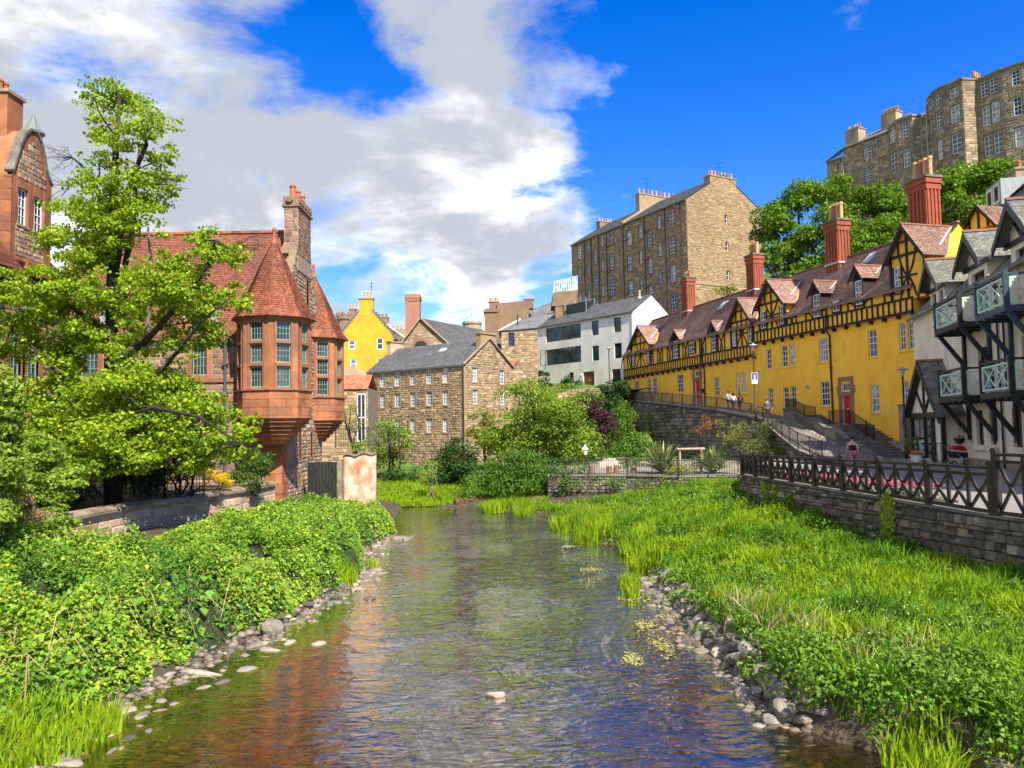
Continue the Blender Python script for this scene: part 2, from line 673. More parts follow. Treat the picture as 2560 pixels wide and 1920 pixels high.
def leaf_arrays(Cn, Nn, size, rg, asp=0.62, droop=0.25, fold=0.18):
    """kite-shaped leaves folded along the midrib: centre, normal, length"""
    n = len(Cn)
    r = rand_unit(n, rg)
    r[:, 2] -= droop
    t = r - Nn * np.sum(r * Nn, 1, keepdims=True)
    t /= np.linalg.norm(t, axis=1, keepdims=True) + 1e-9
    b = np.cross(Nn, t)
    s = np.asarray(size).reshape(-1, 1) * rg.uniform(.65, 1.3, (n, 1))
    base = Cn - t * s * .5
    tip = Cn + t * s * .5 - Nn * s * .10
    l = Cn - t * s * .08 + b * s * asp * .5 + Nn * s * fold * .5
    rr = Cn - t * s * .08 - b * s * asp * .5 + Nn * s * fold * .5
    V = np.stack([base, rr, tip, l], 1).reshape(-1, 3)
    f = (np.arange(n) * 4)[:, None] + np.array([0, 1, 2, 3])[None]
    return V, f


def clump_points(clumps, dens, rg, up=0.35, shell=(0.72, 1.05), low=-0.55):
    """points on the ragged shells of many ellipsoids: (x,y,z,rx,ry,rz)"""
    Ps, Ns = [], []
    for c in clumps:
        x, y, z, rx, ry, rz = c[:6]
        area = 4 * math.pi * ((rx * ry) ** 1.6 / 3 + (rx * rz) ** 1.6 / 3 + (ry * rz) ** 1.6 / 3) ** (1 / 1.6)
        n = max(6, int(area * dens * (c[6] if len(c) > 6 else 1)))
        u = rand_unit(n, rg)
        u = u[u[:, 2] > low]
        k = len(u)
        # lumpy radius so that the outline is uneven
        ph = rg.uniform(0, 6.28, 3)
        lump = 1 + .16 * np.sin(5.1 * u[:, 0] + ph[0]) * np.sin(4.3 * u[:, 1] + ph[1]) + .12 * np.sin(9 * u[:, 2] + ph[2])
        r = rg.uniform(shell[0], shell[1], k) ** .7 * lump
        P = np.stack([x + u[:, 0] * rx * r, y + u[:, 1] * ry * r, z + u[:, 2] * rz * r], 1)
        nn = u * .55 + rand_unit(k, rg) * .75
        nn[:, 2] += up
        Ps.append(P)
        Ns.append(nn / np.linalg.norm(nn, axis=1, keepdims=True))
    return np.concatenate(Ps), np.concatenate(Ns)


def sub_clumps(c, n, frac, rg):
    """break one big ellipsoid into n smaller, uneven ones lying in its outer part"""
    x, y, z, rx, ry, rz = c[:6]
    u = rand_unit(n, rg)
    r = rg.uniform(.35, .92, n)
    out = []
    for i in range(n):
        f = frac * rg.uniform(.6, 1.35)
        out.append((x + u[i, 0] * rx * r[i], y + u[i, 1] * ry * r[i], z + u[i, 2] * rz * r[i], rx * f, ry * f, rz * f * .75))
    return out


def foliage(name, clumps, dens, size, m, par, seed=1, up=0.35, asp=0.62, low=-0.6, shell=(0.55, 1.05), kind=None):
    rg = np.random.default_rng(seed)
    P, Nn = clump_points(clumps, dens, rg, up, shell, low)
    V, f = leaf_arrays(P, Nn, size, rg, asp)
    return obj(name, npmesh(name, V, f), m, par, kind=kind)


def twigs(mb, p0, p1, n, r, rg, spread=0.35, seg=4):
    """a wavering limb from p0 to p1"""
    p0, p1 = np.array(p0, float), np.array(p1, float)
    L = np.linalg.norm(p1 - p0)
    pts = [p0 + (p1 - p0) * i / seg + (rg.normal(size=3) * L * .05 if 0 < i < seg else 0) for i in range(seg + 1)]
    mb.tube(pts, [r * (1 - .75 * i / seg) for i in range(seg + 1)], 6)
    return pts


def shrub(name, label, cat, clumps, dens, size, m, stem_m, base, seed=1, group=None, up=.35, asp=.62, low=-.6, nst=5, fill=None, sub=(7, .5)):
    """a bush or tree: stems and a crown of leaf clumps, standing at base"""
    rt = root(name, base, label, cat, group)
    rg = np.random.default_rng(seed)
    cl = []
    for c in clumps:
        cl += sub_clumps(c, sub[0], sub[1], rg) if sub else [c]
    foliage('crown', cl, dens, size, m, rt, seed, up, asp, low)
    mb = MB()
    for i in range(nst):
        c = cl[int(rg.integers(0, len(cl)))]
        twigs(mb, (base[0] + rg.uniform(-.1, .1), base[1] + rg.uniform(-.1, .1), base[2] - .1), c[:3], 1, max(.02, .025 * (c[2] - base[2])), rg)
    obj('stem', mb, stem_m, rt)
    return rt

# ================================================================ SETTING
def interp(pts, t):
    xs = [p[0] for p in pts]
    ys = [p[1] for p in pts]
    return np.interp(t, xs, ys)


SL = [(-30, -8.6), (8, -8.4), (12, -7.6), (14.7, -7.5), (17, -6.9), (20, -6.1), (23.7, -5.6), (26.6, -5.15), (31.5, -5.9), (35.4, -6.0), (38.5, -5.75), (43, -6.6), (50, -7.2), (54, -7.3)]
SR = [(-30, 8.5), (8, 7.4), (11.4, 6.3), (12.3, 5.2), (13.3, 4.55), (15, 4.6), (18, 4.45), (20, 4.4), (23, 4.45), (26.5, 4.5), (30, 4.55), (32.9, 3.7), (35.9, 2.5), (43.2, 2.6), (46, .5), (46.6, -.3), (50.7, -3.4), (51.2, -7.0), (54, -7.2)]
YO, YD, YN = np.array([28.15, 53.5]), np.array([-.26067, .96543]), np.array([.96543, .26067])
LANE = [(-5, 10.0, 5.6, 2.58), (-2, 9.4, 5.0, 2.75), (2, 8.3, 4.1, 3.25), (5, 7.2, 3.1, 3.85), (8, 6.0, 2.15, 4.45), (12, 4.3, 1.25, 5.25), (15, 4.0, 0.3, 5.75), (15.4, 4.0, 0.05, 5.8), (20, 4.0, 0.05, 6.42), (29, 4.0, 0.05, 7.2), (41, 4.0, 0.05, 8.25), (53, 4.0, 0.05, 8.85)]


def lane_z(s):
    return float(np.interp(s, [p[0] for p in LANE], [p[3] for p in LANE]))


def lane_l(s):
    return float(np.interp(s, [p[0] for p in LANE], [p[1] for p in LANE]))


def fence_x(y):
    return 12.68 - .2358 * (y - 20.5)


def wob(x, y, k=1.0):
    return (np.sin(x * 1.3 * k + y * .7 * k) + np.sin(x * .6 * k - y * 1.7 * k + 1.3) + .6 * np.sin(x * 2.9 * k + 2 + y * 2.3 * k)) / 2.6


def right_z(x, y):
    """height of the grassy right bank"""
    sx = interp(SR, y)
    fx = np.where(y < 33, fence_x(y), 12.0)
    d = x - sx
    zw = np.interp(y, [5, 12, 20.5, 24.8, 28.4, 33, 40, 49], [.8, .85, .9, 1.2, 1.62, 1.9, 1.75, 1.5])
    edge = np.interp(y, [5, 11, 15, 24, 32, 40, 51], [.6, .8, .62, .34, .3, .22, .12])
    t = np.clip(d / np.maximum(fx - sx, .5), 0, 1)
    z = -.5 + np.clip((d + .35) / .75, 0, 1) ** .8 * (.5 + edge) + (zw - edge) * t ** 1.1 * (d > 0)
    return z + wob(x, y) * .06 * np.clip(d, 0, 1)


def left_z(x, y):
    sx = interp(SL, y)
    d = sx - x
    z = -.5 + np.clip((d + .35) / .9, 0, 1) ** .8 * .72 + np.clip(d / 8.5, 0, 1) * .95
    return z + wob(x, y) * .05 * np.clip(d, 0, 1)


def sheet(name, m, X, Y, Z, kind='structure', smooth=True):
    X, Y, Z = np.broadcast_arrays(X, Y, Z)
    r, c = X.shape
    V = np.stack([X, Y, Z], -1).reshape(-1, 3)
    i = np.arange(r * c).reshape(r, c)
    f = np.stack([i[:-1, :-1], i[:-1, 1:], i[1:, 1:], i[1:, :-1]], -1).reshape(-1, 4)
    return obj(name, npmesh(name, V, f), m, None, smooth, kind)


M_soil = mat('soil', (.10, .075, .045), .95, scale=2.5, col2=(.035, .03, .018), bump=.05, bscale=9)
M_turf = mat('turf', (.10, .17, .02), .95, scale=1.4, col2=(.05, .09, .015), bump=.05, bscale=12)
M_bed = mat('river_bed', (.22, .155, .045), .9, scale=1.3, col2=(.04, .032, .012), mixs=(.36, .66), stain=(.13, .14, .02), stain_amt=.75, stain_scale=.35, bump=.12, bscale=5)
M_asph = mat('asphalt', (.25, .23, .205), .95, spec=.1, scale=6, col2=(.19, .175, .16), bump=.006, bscale=90)
M_paving = mat('paving', (.30, .26, .19), .9, scale=1.2, col2=(.16, .14, .11), bump=.02, bscale=20)
M_cop = mat('coping', (.22, .20, .16), .9, scale=2.2, col2=(.09, .085, .07), bump=.02, bscale=25, stain=(.05, .055, .03), stain_amt=.6)


def water_mat():
    m = bpy.data.materials.new('river_water')
    m.use_nodes = True
    t = m.node_tree
    for n in list(t.nodes):
        t.nodes.remove(n)
    L = t.links.new
    geo = N(t, 'ShaderNodeNewGeometry')

    def noise(scale, detail, st, rough=.55, dist=0.0):
        mp = N(t, 'ShaderNodeMapping')
        mp.inputs['Scale'].default_value = st
        L(geo.outputs['Position'], mp.inputs[0])
        n = N(t, 'ShaderNodeTexNoise', i_Scale=scale, i_Detail=detail, i_Roughness=rough, i_Distortion=dist)
        L(mp.outputs[0], n.inputs['Vector'])
        return n.outputs['Fac']
    # riffles: short crests across the current; calm pools where the patch noise is low
    big = noise(.5, 4, (1.0, 1.3, 1))
    rip = noise(.85, 4, (1.0, 2.6, 1), .6, .6)
    fine = noise(3.2, 2, (1.0, 2.2, 1), .5, .4)
    patch = noise(.16, 3, (1.4, .8, 1))
    sp = N(t, 'ShaderNodeSeparateXYZ')
    L(geo.outputs['Position'], sp.inputs[0])
    # pools of slack water along the left shore and under the near right bank
    shallow = N(t, 'ShaderNodeMapRange', interpolation_type='SMOOTHSTEP')
    shallow.inputs['From Min'].default_value = -4.2
    shallow.inputs['From Max'].default_value = -1.2
    shallow.inputs['To Min'].default_value = 0.08
    L(math_n(t, 'ADD', sp.outputs[0], math_n(t, 'MULTIPLY', math_n(t, 'SUBTRACT', patch, .5), 6.0)), shallow.inputs['Value'])
    right = N(t, 'ShaderNodeMapRange', interpolation_type='SMOOTHSTEP')
    right.inputs['From Min'].default_value = 1.0
    right.inputs['From Max'].default_value = 3.2
    right.inputs['To Min'].default_value = 1.0
    right.inputs['To Max'].default_value = 0.25
    L(math_n(t, 'ADD', sp.outputs[0], math_n(t, 'MULTIPLY', math_n(t, 'SUBTRACT', patch, .5), 4.0)), right.inputs['Value'])
    near = N(t, 'ShaderNodeMapRange', interpolation_type='SMOOTHSTEP')
    near.inputs['From Min'].default_value = 11.0
    near.inputs['From Max'].default_value = 30.0
    near.inputs['To Min'].default_value = 0.14
    L(sp.outputs[1], near.inputs['Value'])
    amp = math_n(t, 'MULTIPLY', math_n(t, 'MULTIPLY', shallow.outputs[0], right.outputs[0]), near.outputs[0])
    pool = N(t, 'ShaderNodeMapRange', interpolation_type='SMOOTHSTEP')
    pool.inputs['From Min'].default_value = .40
    pool.inputs['From Max'].default_value = .60
    pool.inputs['To Min'].default_value = .35
    pool.inputs['To Max'].default_value = 1.35
    L(noise(.33, 4, (1.0, .75, 1), .6, .8), pool.inputs['Value'])
    amp = math_n(t, 'MULTIPLY', amp, pool.outputs[0])
    amp = math_n(t, 'ADD', amp, 0.04)
    def ridge(sock, pw):
        q = math_n(t, 'SUBTRACT', 1.0, math_n(t, 'ABSOLUTE', math_n(t, 'SUBTRACT', math_n(t, 'MULTIPLY', sock, 2.0), 1.0)))
        return math_n(t, 'POWER', q, pw)
    crest = ridge(noise(1.1, 2, (1.0, 2.6, 1), .5, .5), 4.0)
    crest2 = ridge(noise(2.4, 1, (1.0, 2.2, 1), .5, .6), 3.0)
    h = math_n(t, 'ADD', math_n(t, 'MULTIPLY', rip, .16), math_n(t, 'ADD', math_n(t, 'MULTIPLY', fine, .02), math_n(t, 'MULTIPLY', big, .03)))
    h = math_n(t, 'ADD', h, math_n(t, 'ADD', math_n(t, 'MULTIPLY', crest, .06), math_n(t, 'MULTIPLY', crest2, .022)))
    h = math_n(t, 'MULTIPLY', h, amp)
    bp = N(t, 'ShaderNodeBump', i_Strength=1.0, i_Distance=1.0)
    L(h, bp.inputs['Height'])
    fr = N(t, 'ShaderNodeFresnel', i_IOR=1.34)
    L(bp.outputs[0], fr.inputs['Normal'])
    gl = N(t, 'ShaderNodeBsdfGlossy', i_Roughness=.02)
    gl.inputs['Color'].default_value = (1, .96, .90, 1)
    L(bp.outputs[0], gl.inputs['Normal'])
    tr = N(t, 'ShaderNodeBsdfTransparent')
    tr.inputs['Color'].default_value = (.74, .60, .34, 1)
    # peat-brown body of the water
    df = N(t, 'ShaderNodeBsdfDiffuse')
    df.inputs['Color'].default_value = (.035, .026, .009, 1)
    m1 = N(t, 'ShaderNodeMixShader', i_0=.18)
    L(tr.outputs[0], m1.inputs[1])
    L(df.outputs[0], m1.inputs[2])
    m2 = N(t, 'ShaderNodeMixShader')
    L(math_n(t, 'MINIMUM', math_n(t, 'MULTIPLY', fr.outputs[0], 2.7), 1.0), m2.inputs[0])
    L(m1.outputs[0], m2.inputs[1])
    L(gl.outputs[0], m2.inputs[2])
    out = N(t, 'ShaderNodeOutputMaterial')
    L(m2.outputs[0], out.inputs[0])
    return m


def setting():
    # ground to the horizon
    mb = MB()
    mb.poly((-3000, -1500, -1.2), (3000, -1500, -1.2), (3000, 4500, -1.2), (-3000, 4500, -1.2))
    o = obj('ground', mb, M_turf, None, kind='structure')
    # river
    ys = np.linspace(-25, 60, 120)[:, None]
    xs = np.linspace(-16, 14, 60)[None]
    sheet('riverbed', M_bed, xs, ys, -.42 + .10 * wob(xs * .8, ys * .8) + .05 * wob(xs, ys, 2.7))
    sheet('river_water', water_mat(), np.linspace(-30, 14, 3)[None], np.linspace(-25, 62, 3)[:, None], np.zeros((3, 3)), smooth=False)
    # banks
    ys = np.linspace(-25, 51, 200)[:, None]
    t = np.linspace(0, 1, 30)[None] ** 1.4
    x = interp(SR, ys) - .5 + t * (np.where(ys < 33, fence_x(ys) + .3, 16) - interp(SR, ys) + .5)
    sheet('right_bank', M_soil, x, ys, right_z(x, ys))
    ys = np.linspace(-25, 52, 200)[:, None]
    x = interp(SL, ys) + .5 - t * (18 + interp(SL, ys))
    sheet('left_bank', M_soil, x, ys, left_z(x, ys))
    # garden terrace behind the left wall
    mb = MB()
    mb.poly((-15.9, -20, 2.15), (-15.9, 32.5, 2.15), (-15.2, 34.0, 2.15), (-13.8, 36, 2.15), (-13.8, 44.5, 2.15), (-70, 44.5, 2.15), (-70, -20, 2.15))
    obj('garden_ground', mb, M_soil, None, kind='structure')
    # far terrain
    ys = np.concatenate([[51.0], np.linspace(51.5, 140, 90), np.linspace(145, 420, 30)])[:, None]
    xs = np.concatenate([np.linspace(-160, -32, 20), np.linspace(-30, 90, 100), np.linspace(95, 260, 20)])[None]
    px, py = xs - YO[0], ys - YO[1]
    q = px * YN[0] + py * YN[1]
    s = px * YD[0] + py * YD[1]
    z = .12 + np.clip(ys - 51.5, 0, 12) * .13 + np.clip((ys - 76) / 26, 0, 1) * 8.5 + np.clip(ys - 102, 0, 60) * .12
    hill = 7 + (np.clip(q, 6, 200) - 6) * .74
    hill = 37 - np.log1p(np.exp((37 - hill) / 3)) * 3
    z = np.where(q > 5, np.maximum(hill, z), z)
    band = (q < 6) & (q > -4.6) & (s < 53) & (s > -40)
    z = np.where(band, np.minimum(z, 1.9), z)
    z = np.where((q <= -4.6) & (xs > 2) & (ys < 82), 1.75, z)
    z = np.where((xs > 5) & (ys < 58) & (q < 6), 1.2, z)
    z = z + wob(xs * .3, ys * .3) * .15
    z = np.where(ys < 60, np.maximum(z, .14 + (ys - 51.5) * .05), z)
    z = np.where(ys < 51.2, -.7, z)
    sheet('hill_terrain', M_turf, xs, ys, z)
    # street beside the river wall
    mb = MB()
    P = [(fence_x(y) + .12, y) for y in (-12, 5, 20.5, 33)] + [(10.6, 34.5), (13.2, 45), (17.6, 50.4), (29.5, 53), (27.9, 53), (21.5, 27), (14.5, -12)]
    P = [(fence_x(-12) + .12, -12), (fence_x(33) + .12, 33), (11.6, 40), (15.5, 49), (19.4, 56.5), (30, 58), (40, 52), (30, -12)]
    mb.poly(*[(a, b, 2.55) for a, b in P])
    obj('street', mb, M_asph, None, kind='structure')
    mb = MB()
    for y0, y1 in ((6, 46),):
        a, b = fence_x(y0) + 5.2, fence_x(y1) + 6.5
        mb.poly((a, y0, 2.555), (a + .1, y0, 2.555), (b + .1, y1, 2.555), (b, y1, 2.555))
    obj('road_marking', mb, mat('road_paint', (.7, .68, .6), .8, scale=9, col2=(.4, .39, .36)), None, kind='structure')
    # pavement in front of the black and white house
    mb = MB()
    K, e, n = np.array([27.9, 53.]), np.array([-.238, -.971]), np.array([-.971, .238])
    Fk = Fr(27.9, 53., -.238, -.971, 1)
    sgn = 1 if Fk.n[0] < 0 else -1
    Fk = Fr(27.9, 53., -.238, -.971, sgn)
    mb.box(Fk, -2, 44, -.5, 3.0, 2.2, 2.66)
    obj('pavement', mb, mat('pavement_slab', (.22, .21, .20), .9, scale=4, col2=(.14, .135, .13), bump=.01, bscale=40), None, kind='structure')
    # cobbled lane climbing past the yellow terrace
    V, f = [], []
    ss = np.concatenate([np.linspace(-5, 15, 30), np.linspace(16, 53, 30)])
    for sv in ss:
        l, r = lane_l(sv), float(np.interp(sv, [p[0] for p in LANE], [p[2] for p in LANE]))
        for k in range(5):
            o = l + (r - l) * k / 4
            p = YO + YD * sv - YN * o
            V.append((p[0], p[1], lane_z(sv) + .02 * math.sin(math.pi * k / 4)))
    for i in range(len(ss) - 1):
        for k in range(4):
            a = i * 5 + k
            f.append((a, a + 1, a + 6, a + 5))
    me = mesh_of('lane', V, f)
    obj('lane', me, cobble_mat(), None, kind='structure')
    mb = MB()
    pts = [(12.0, 1.6), (9.6, 2.1), (8.3, 2.45), (7.4, 2.7), (6.4, 3.0), (5.4, 3.35), (4.3, 3.75), (3.4, 4.0)]
    for a, b in zip(pts[::2], pts[1::2]):
        q0, q1 = [YO + YD * s_ - YN * o_ for s_, o_ in (a, b)]
        zz = [lane_z(a[0]) + .025, lane_z(b[0]) + .025]
        mb.poly((q0[0], q0[1], zz[0]), (q0[0] - .12, q0[1], zz[0]), (q1[0] - .12, q1[1], zz[1]), (q1[0], q1[1], zz[1]))
    obj('lane_marking', mb, mat('yellow_line', (.55, .45, .12), .8, scale=8, col2=(.3, .26, .12)), None, kind='structure')
    # riverside garden plateau below the lane
    mb = MB()
    mb.poly((7.2, 49.2, 1.95), (10.2, 47.2, 1.95), (14, 47.0, 1.95), (20, 56.5, 1.95), (21.6, 63.5, 1.95), (8, 84, 1.95), (2.5, 75, 1.95), (3.0, 52, 1.95))
    obj('garden_paving', mb, M_paving, None, kind='structure')


def cobble_mat():
    m = bpy.data.materials.new('cobbles')
    m.use_nodes = True
    t = m.node_tree
    L = t.links.new
    bs = t.nodes['Principled BSDF']
    geo = N(t, 'ShaderNodeNewGeometry')
    mp = N(t, 'ShaderNodeMapping')
    mp.inputs['Scale'].default_value = (3.2, 5.5, 1)
    mp.inputs['Rotation'].default_value = (0, 0, rad(15))
    L(geo.outputs['Position'], mp.inputs[0])
    v = N(t, 'ShaderNodeTexVoronoi', i_Scale=1.0)
    v.inputs['Randomness'].default_value = .55
    L(mp.outputs[0], v.inputs['Vector'])
    c = ramp_n(t, v.outputs['Color'], [(0, (.16, .14, .12)), (1, (.29, .26, .23))])
    d = ramp_n(t, v.outputs['Distance'], [(.30, (1, 1, 1)), (.62, (.35, .33, .28))])
    L(mix_n(t, 1.0, c, d, 'MULTIPLY'), bs.inputs['Base Color'])
    bs.inputs['Roughness'].default_value = .75
    bp = N(t, 'ShaderNodeBump', i_Strength=.9, i_Distance=.05)
    bp.invert = True
    L(v.outputs['Distance'], bp.inputs['Height'])
    L(bp.outputs[0], bs.inputs['Normal'])
    return m


setting()

# ---------------------------------------------------------------- walls of the riverside
M_stone_river = mat('river_wall_stone', (.20, .16, .11), .9, var=.45, scale=4, col2=(.07, .06, .045), bump=.03, bscale=16, island=.35,
                    pal=[(.12, .095, .066), (.19, .145, .095), (.24, .18, .115), (.08, .068, .052), (.28, .21, .13), (.14, .11, .075), (.20, .165, .12), (.095, .08, .06), (.16, .125, .085), (.11, .09, .065), (.42, .35, .25), (.17, .13, .08)])
M_mortar_dark = mat('dark_mortar', (.10, .085, .065), .95, scale=3, col2=(.045, .04, .033), bump=.02, bscale=30)
M_stone_lane = mat('lane_wall_stone', (.22, .18, .13), .9, var=.45, scale=3, col2=(.09, .08, .06), bump=.03, bscale=16, island=.35,
                   pal=[(.12, .11, .095), (.20, .17, .13), (.26, .21, .15), (.10, .095, .085), (.17, .14, .10), (.30, .26, .19), (.14, .13, .11)])


def river_wall():
    rt = root('river_wall', (11.2, 26.5, 1.2), 'dark rubble stone retaining wall below the brown timber fence', 'wall')
    F = Fr(12.68, 20.5, -.2295, .9733, -1)
    if F.n[0] > 0:
        F = Fr(12.68, 20.5, -.2295, .9733, 1)
    top = [(-9, 2.45), (0, 2.45), (12.9, 2.86)]
    mb = MB()
    wall(mb, F, -9, 12.9, -.3, top)
    mb.box(F, 12.6, 12.9, -3, 0, -.3, 2.86)
    body = obj('mortar', mb, M_mortar_dark, rt)
    masonry(body, F, -9, 12.9, .35, [(-9, 2.42), (0, 2.42), (12.9, 2.82)], [], (.11, .34), (.12, .46), M_stone_river, 3, th=.06, rough=.6, gap=.006)
    for a in np.arange(-9, 12.9, 1.2):
        b = min(a + 1.19, 12.9)
        mb = MB()
        z0, z1 = top_at(top, a), top_at(top, b)
        mb.hexa([F(a, -.25, z0), F(b, -.25, z1), F(b, .09, z1), F(a, .09, z0), F(a, -.25, z0 + .07), F(b, -.25, z1 + .07), F(b, .09, z1 + .07), F(a, .09, z0 + .07)])
        obj('coping_stone', mb, M_cop, rt)
    return F


F_river = river_wall()

M_fence = mat('fence_timber', (.034, .020, .014), .45, scale=5, col2=(.014, .009, .007), stretch=(1, 1, 3), spec=.55, bump=.004, bscale=40)


def fence():
    """post-and-rail timber fence with crossed braces on top of the river wall"""
    F = F_river
    posts = [12.72, 11.68, 10.52, 9.15, 7.69, 6.10, 4.29, 2.24, 0.0]
    rt = root('timber_fence', (11.2, 26.5, 2.5), 'dark brown timber fence with crossed braces on the river wall', 'fence')
    top = 3.80
    base = lambda s: (2.53 if s < 0 else 2.53 + .0335 * s)
    allp = [(p, top) for p in posts] + [(-.16, 4.16), (-2.6, 4.16), (-5.2, 4.16), (-7.8, 4.16)]
    for p, t in allp:
        mb = MB()
        b = base(p) - .02
        mb.box(F, p - .075, p + .075, -.07, .09, b, t + .04)
        mb.slab(F, [(p - .09, t + .04), (p + .09, t + .04), (p + .09, t + .09), (p, t + .15), (p - .09, t + .09)], -.08, .10)
        obj('post', mb, M_fence, rt)
    spans = list(zip(posts[1:], posts[:-1])) + [(-2.6, -.16), (-5.2, -2.6), (-7.8, -5.2)]
    for a, b in spans:
        t = top if a >= -.01 else 4.16
        a2, b2 = a + .075, b - .075
        za, zb = base(a), base(b)
        mb = MB()
        mb.box(F, a2, b2, -.05, .12, t - .075, t)
        obj('handrail', mb, M_fence, rt)
        mb = MB()
        mb.box(F, a2, b2, -.03, .06, t - .26, t - .18)
        obj('rail', mb, M_fence, rt)
        mb = MB()
        mb.hexa([F(a2, -.03, za + .03), F(b2, -.03, zb + .03), F(b2, .06, zb + .03), F(a2, .06, za + .03), F(a2, -.03, za + .12), F(b2, -.03, zb + .12), F(b2, .06, zb + .12), F(a2, .06, za + .12)])
        obj('rail', mb, M_fence, rt)
        n = 3
        for k in range(n):
            x0, x1 = a2 + (b2 - a2) * k / n, a2 + (b2 - a2) * (k + 1) / n
            zb0, zb1 = base(x0) + .12, base(x1) + .12
            zt = t - .26
            if k:
                mb = MB()
                mb.box(F, x0 - .035, x0 + .035, -.025, .055, zb0, t - .075)
                obj('upright', mb, M_fence, rt)
            g = .035 if k else 0
            g2 = .035 if k < n - 1 else 0
            for p, q, oo in (((x0 + g, zb0), (x1 - g2, zt), .035), ((x0 + g, zt), (x1 - g2, zb1), -.002)):
                mb = MB()
                d = Vector((q[0] - p[0], q[1] - p[1])).normalized()
                w = Vector((-d.y, d.x)) * .036
                mb.slab(F, [(p[0] + w.x, p[1] + w.y), (p[0] - w.x, p[1] - w.y), (q[0] - w.x, q[1] - w.y), (q[0] + w.x, q[1] + w.y)], oo - .05, oo + .012)
                obj('brace', mb, M_fence, rt)


fence()

# ================================================================ BUILDINGS
M_yellow = mat('yellow_render', (.95, .545, .05), .9, scale=.7, col2=(.90, .48, .04), mixs=(.3, .7), bump=.016, bscale=9, stain=(.74, .38, .035), stain_amt=.55, stain_scale=1.3)
M_yellow2 = mat('yellow_panel', (.92, .50, .055), .9, scale=1.2, col2=(.80, .41, .045), bump=.006, bscale=12)
M_timber = mat('dark_timber', (.032, .022, .018), .7, scale=4, col2=(.018, .013, .011), bump=.006, bscale=30)
M_white = mat('white_paint', (.78, .78, .75), .45, scale=6, col2=(.66, .66, .63))
M_glass = glassmat('window_glass', (.045, .05, .055))
M_glass_c = glassmat('curtained_glass', (.34, .33, .30), .12)
M_tile = mat('red_brown_tile', (.33, .195, .15), .8, scale=.5, col2=(.25, .155, .125), island=.28, hue=.012, bump=.01, bscale=30, stain=(.11, .085, .06), stain_amt=.55, stain_scale=.5, spec=.2)
M_ridge = mat('ridge_tile', (.33, .15, .10), .8, scale=3, col2=(.22, .11, .08))
M_brick = mat('red_brick', (.36, .09, .04), .85, scale=2, col2=(.26, .062, .03), bump=.012, bscale=28, stain=(.10, .05, .035), stain_amt=.5, stretch=(1, 1, 3))
M_pot = mat('clay_pot', (.58, .36, .16), .75, scale=4, col2=(.42, .24, .10))
M_pot_red = mat('red_clay_pot', (.42, .14, .07), .75, scale=4, col2=(.30, .10, .05))
M_sand_red = mat('red_sandstone', (.37, .145, .06), .85, island=.24, scale=1.2, col2=(.24, .092, .042), bump=.012, bscale=24, stain=(.13, .07, .05), stain_amt=.65, stain_scale=.9)
M_pink_stone = mat('pink_stone', (.33, .15, .10), .85, scale=2, col2=(.24, .11, .075), bump=.01, bscale=24)
M_reddoor = mat('red_door_paint', (.55, .012, .02), .4, scale=3, col2=(.46, .01, .016), spec=.5)
M_iron = mat('black_iron', (.012, .012, .014), .5, scale=6, col2=(.02, .02, .02), spec=.5)
M_lead = mat('lead', (.42, .44, .46), .55, scale=3, col2=(.30, .31, .33))
M_slate = mat('grey_slate', (.135, .135, .14), .65, scale=.6, col2=(.095, .10, .105), island=.25, bump=.006, bscale=30, stain=(.15, .13, .08), stain_amt=.4, stain_scale=.7, spec=.35)


def curve_pts(p, q, bow, n=6):
    p, q = Vector(p), Vector(q)
    d = q - p
    w = Vector((-d.y, d.x)).normalized()
    return [p + d * i / n + w * bow * math.sin(math.pi * i / n) for i in range(n + 1)]


def brace(F, p, q, bow, w, o0, o1, m, par, name='curved_brace'):
    pts = curve_pts(p, q, bow)
    mb = MB()
    for a, b in zip(pts, pts[1:]):
        d = (b - a).normalized()
        n = Vector((-d.y, d.x)) * w / 2
        mb.slab(F, [tuple(a + n), tuple(a - n), tuple(b - n), tuple(b + n)], o0, o1)
    return obj(name, mb, m, par)


def ibox(F, s0, s1, o0, o1, z0, z1, name, m, par):
    mb = MB()
    mb.box(F, s0, s1, o0, o1, z0, z1)
    return obj(name, mb, m, par)


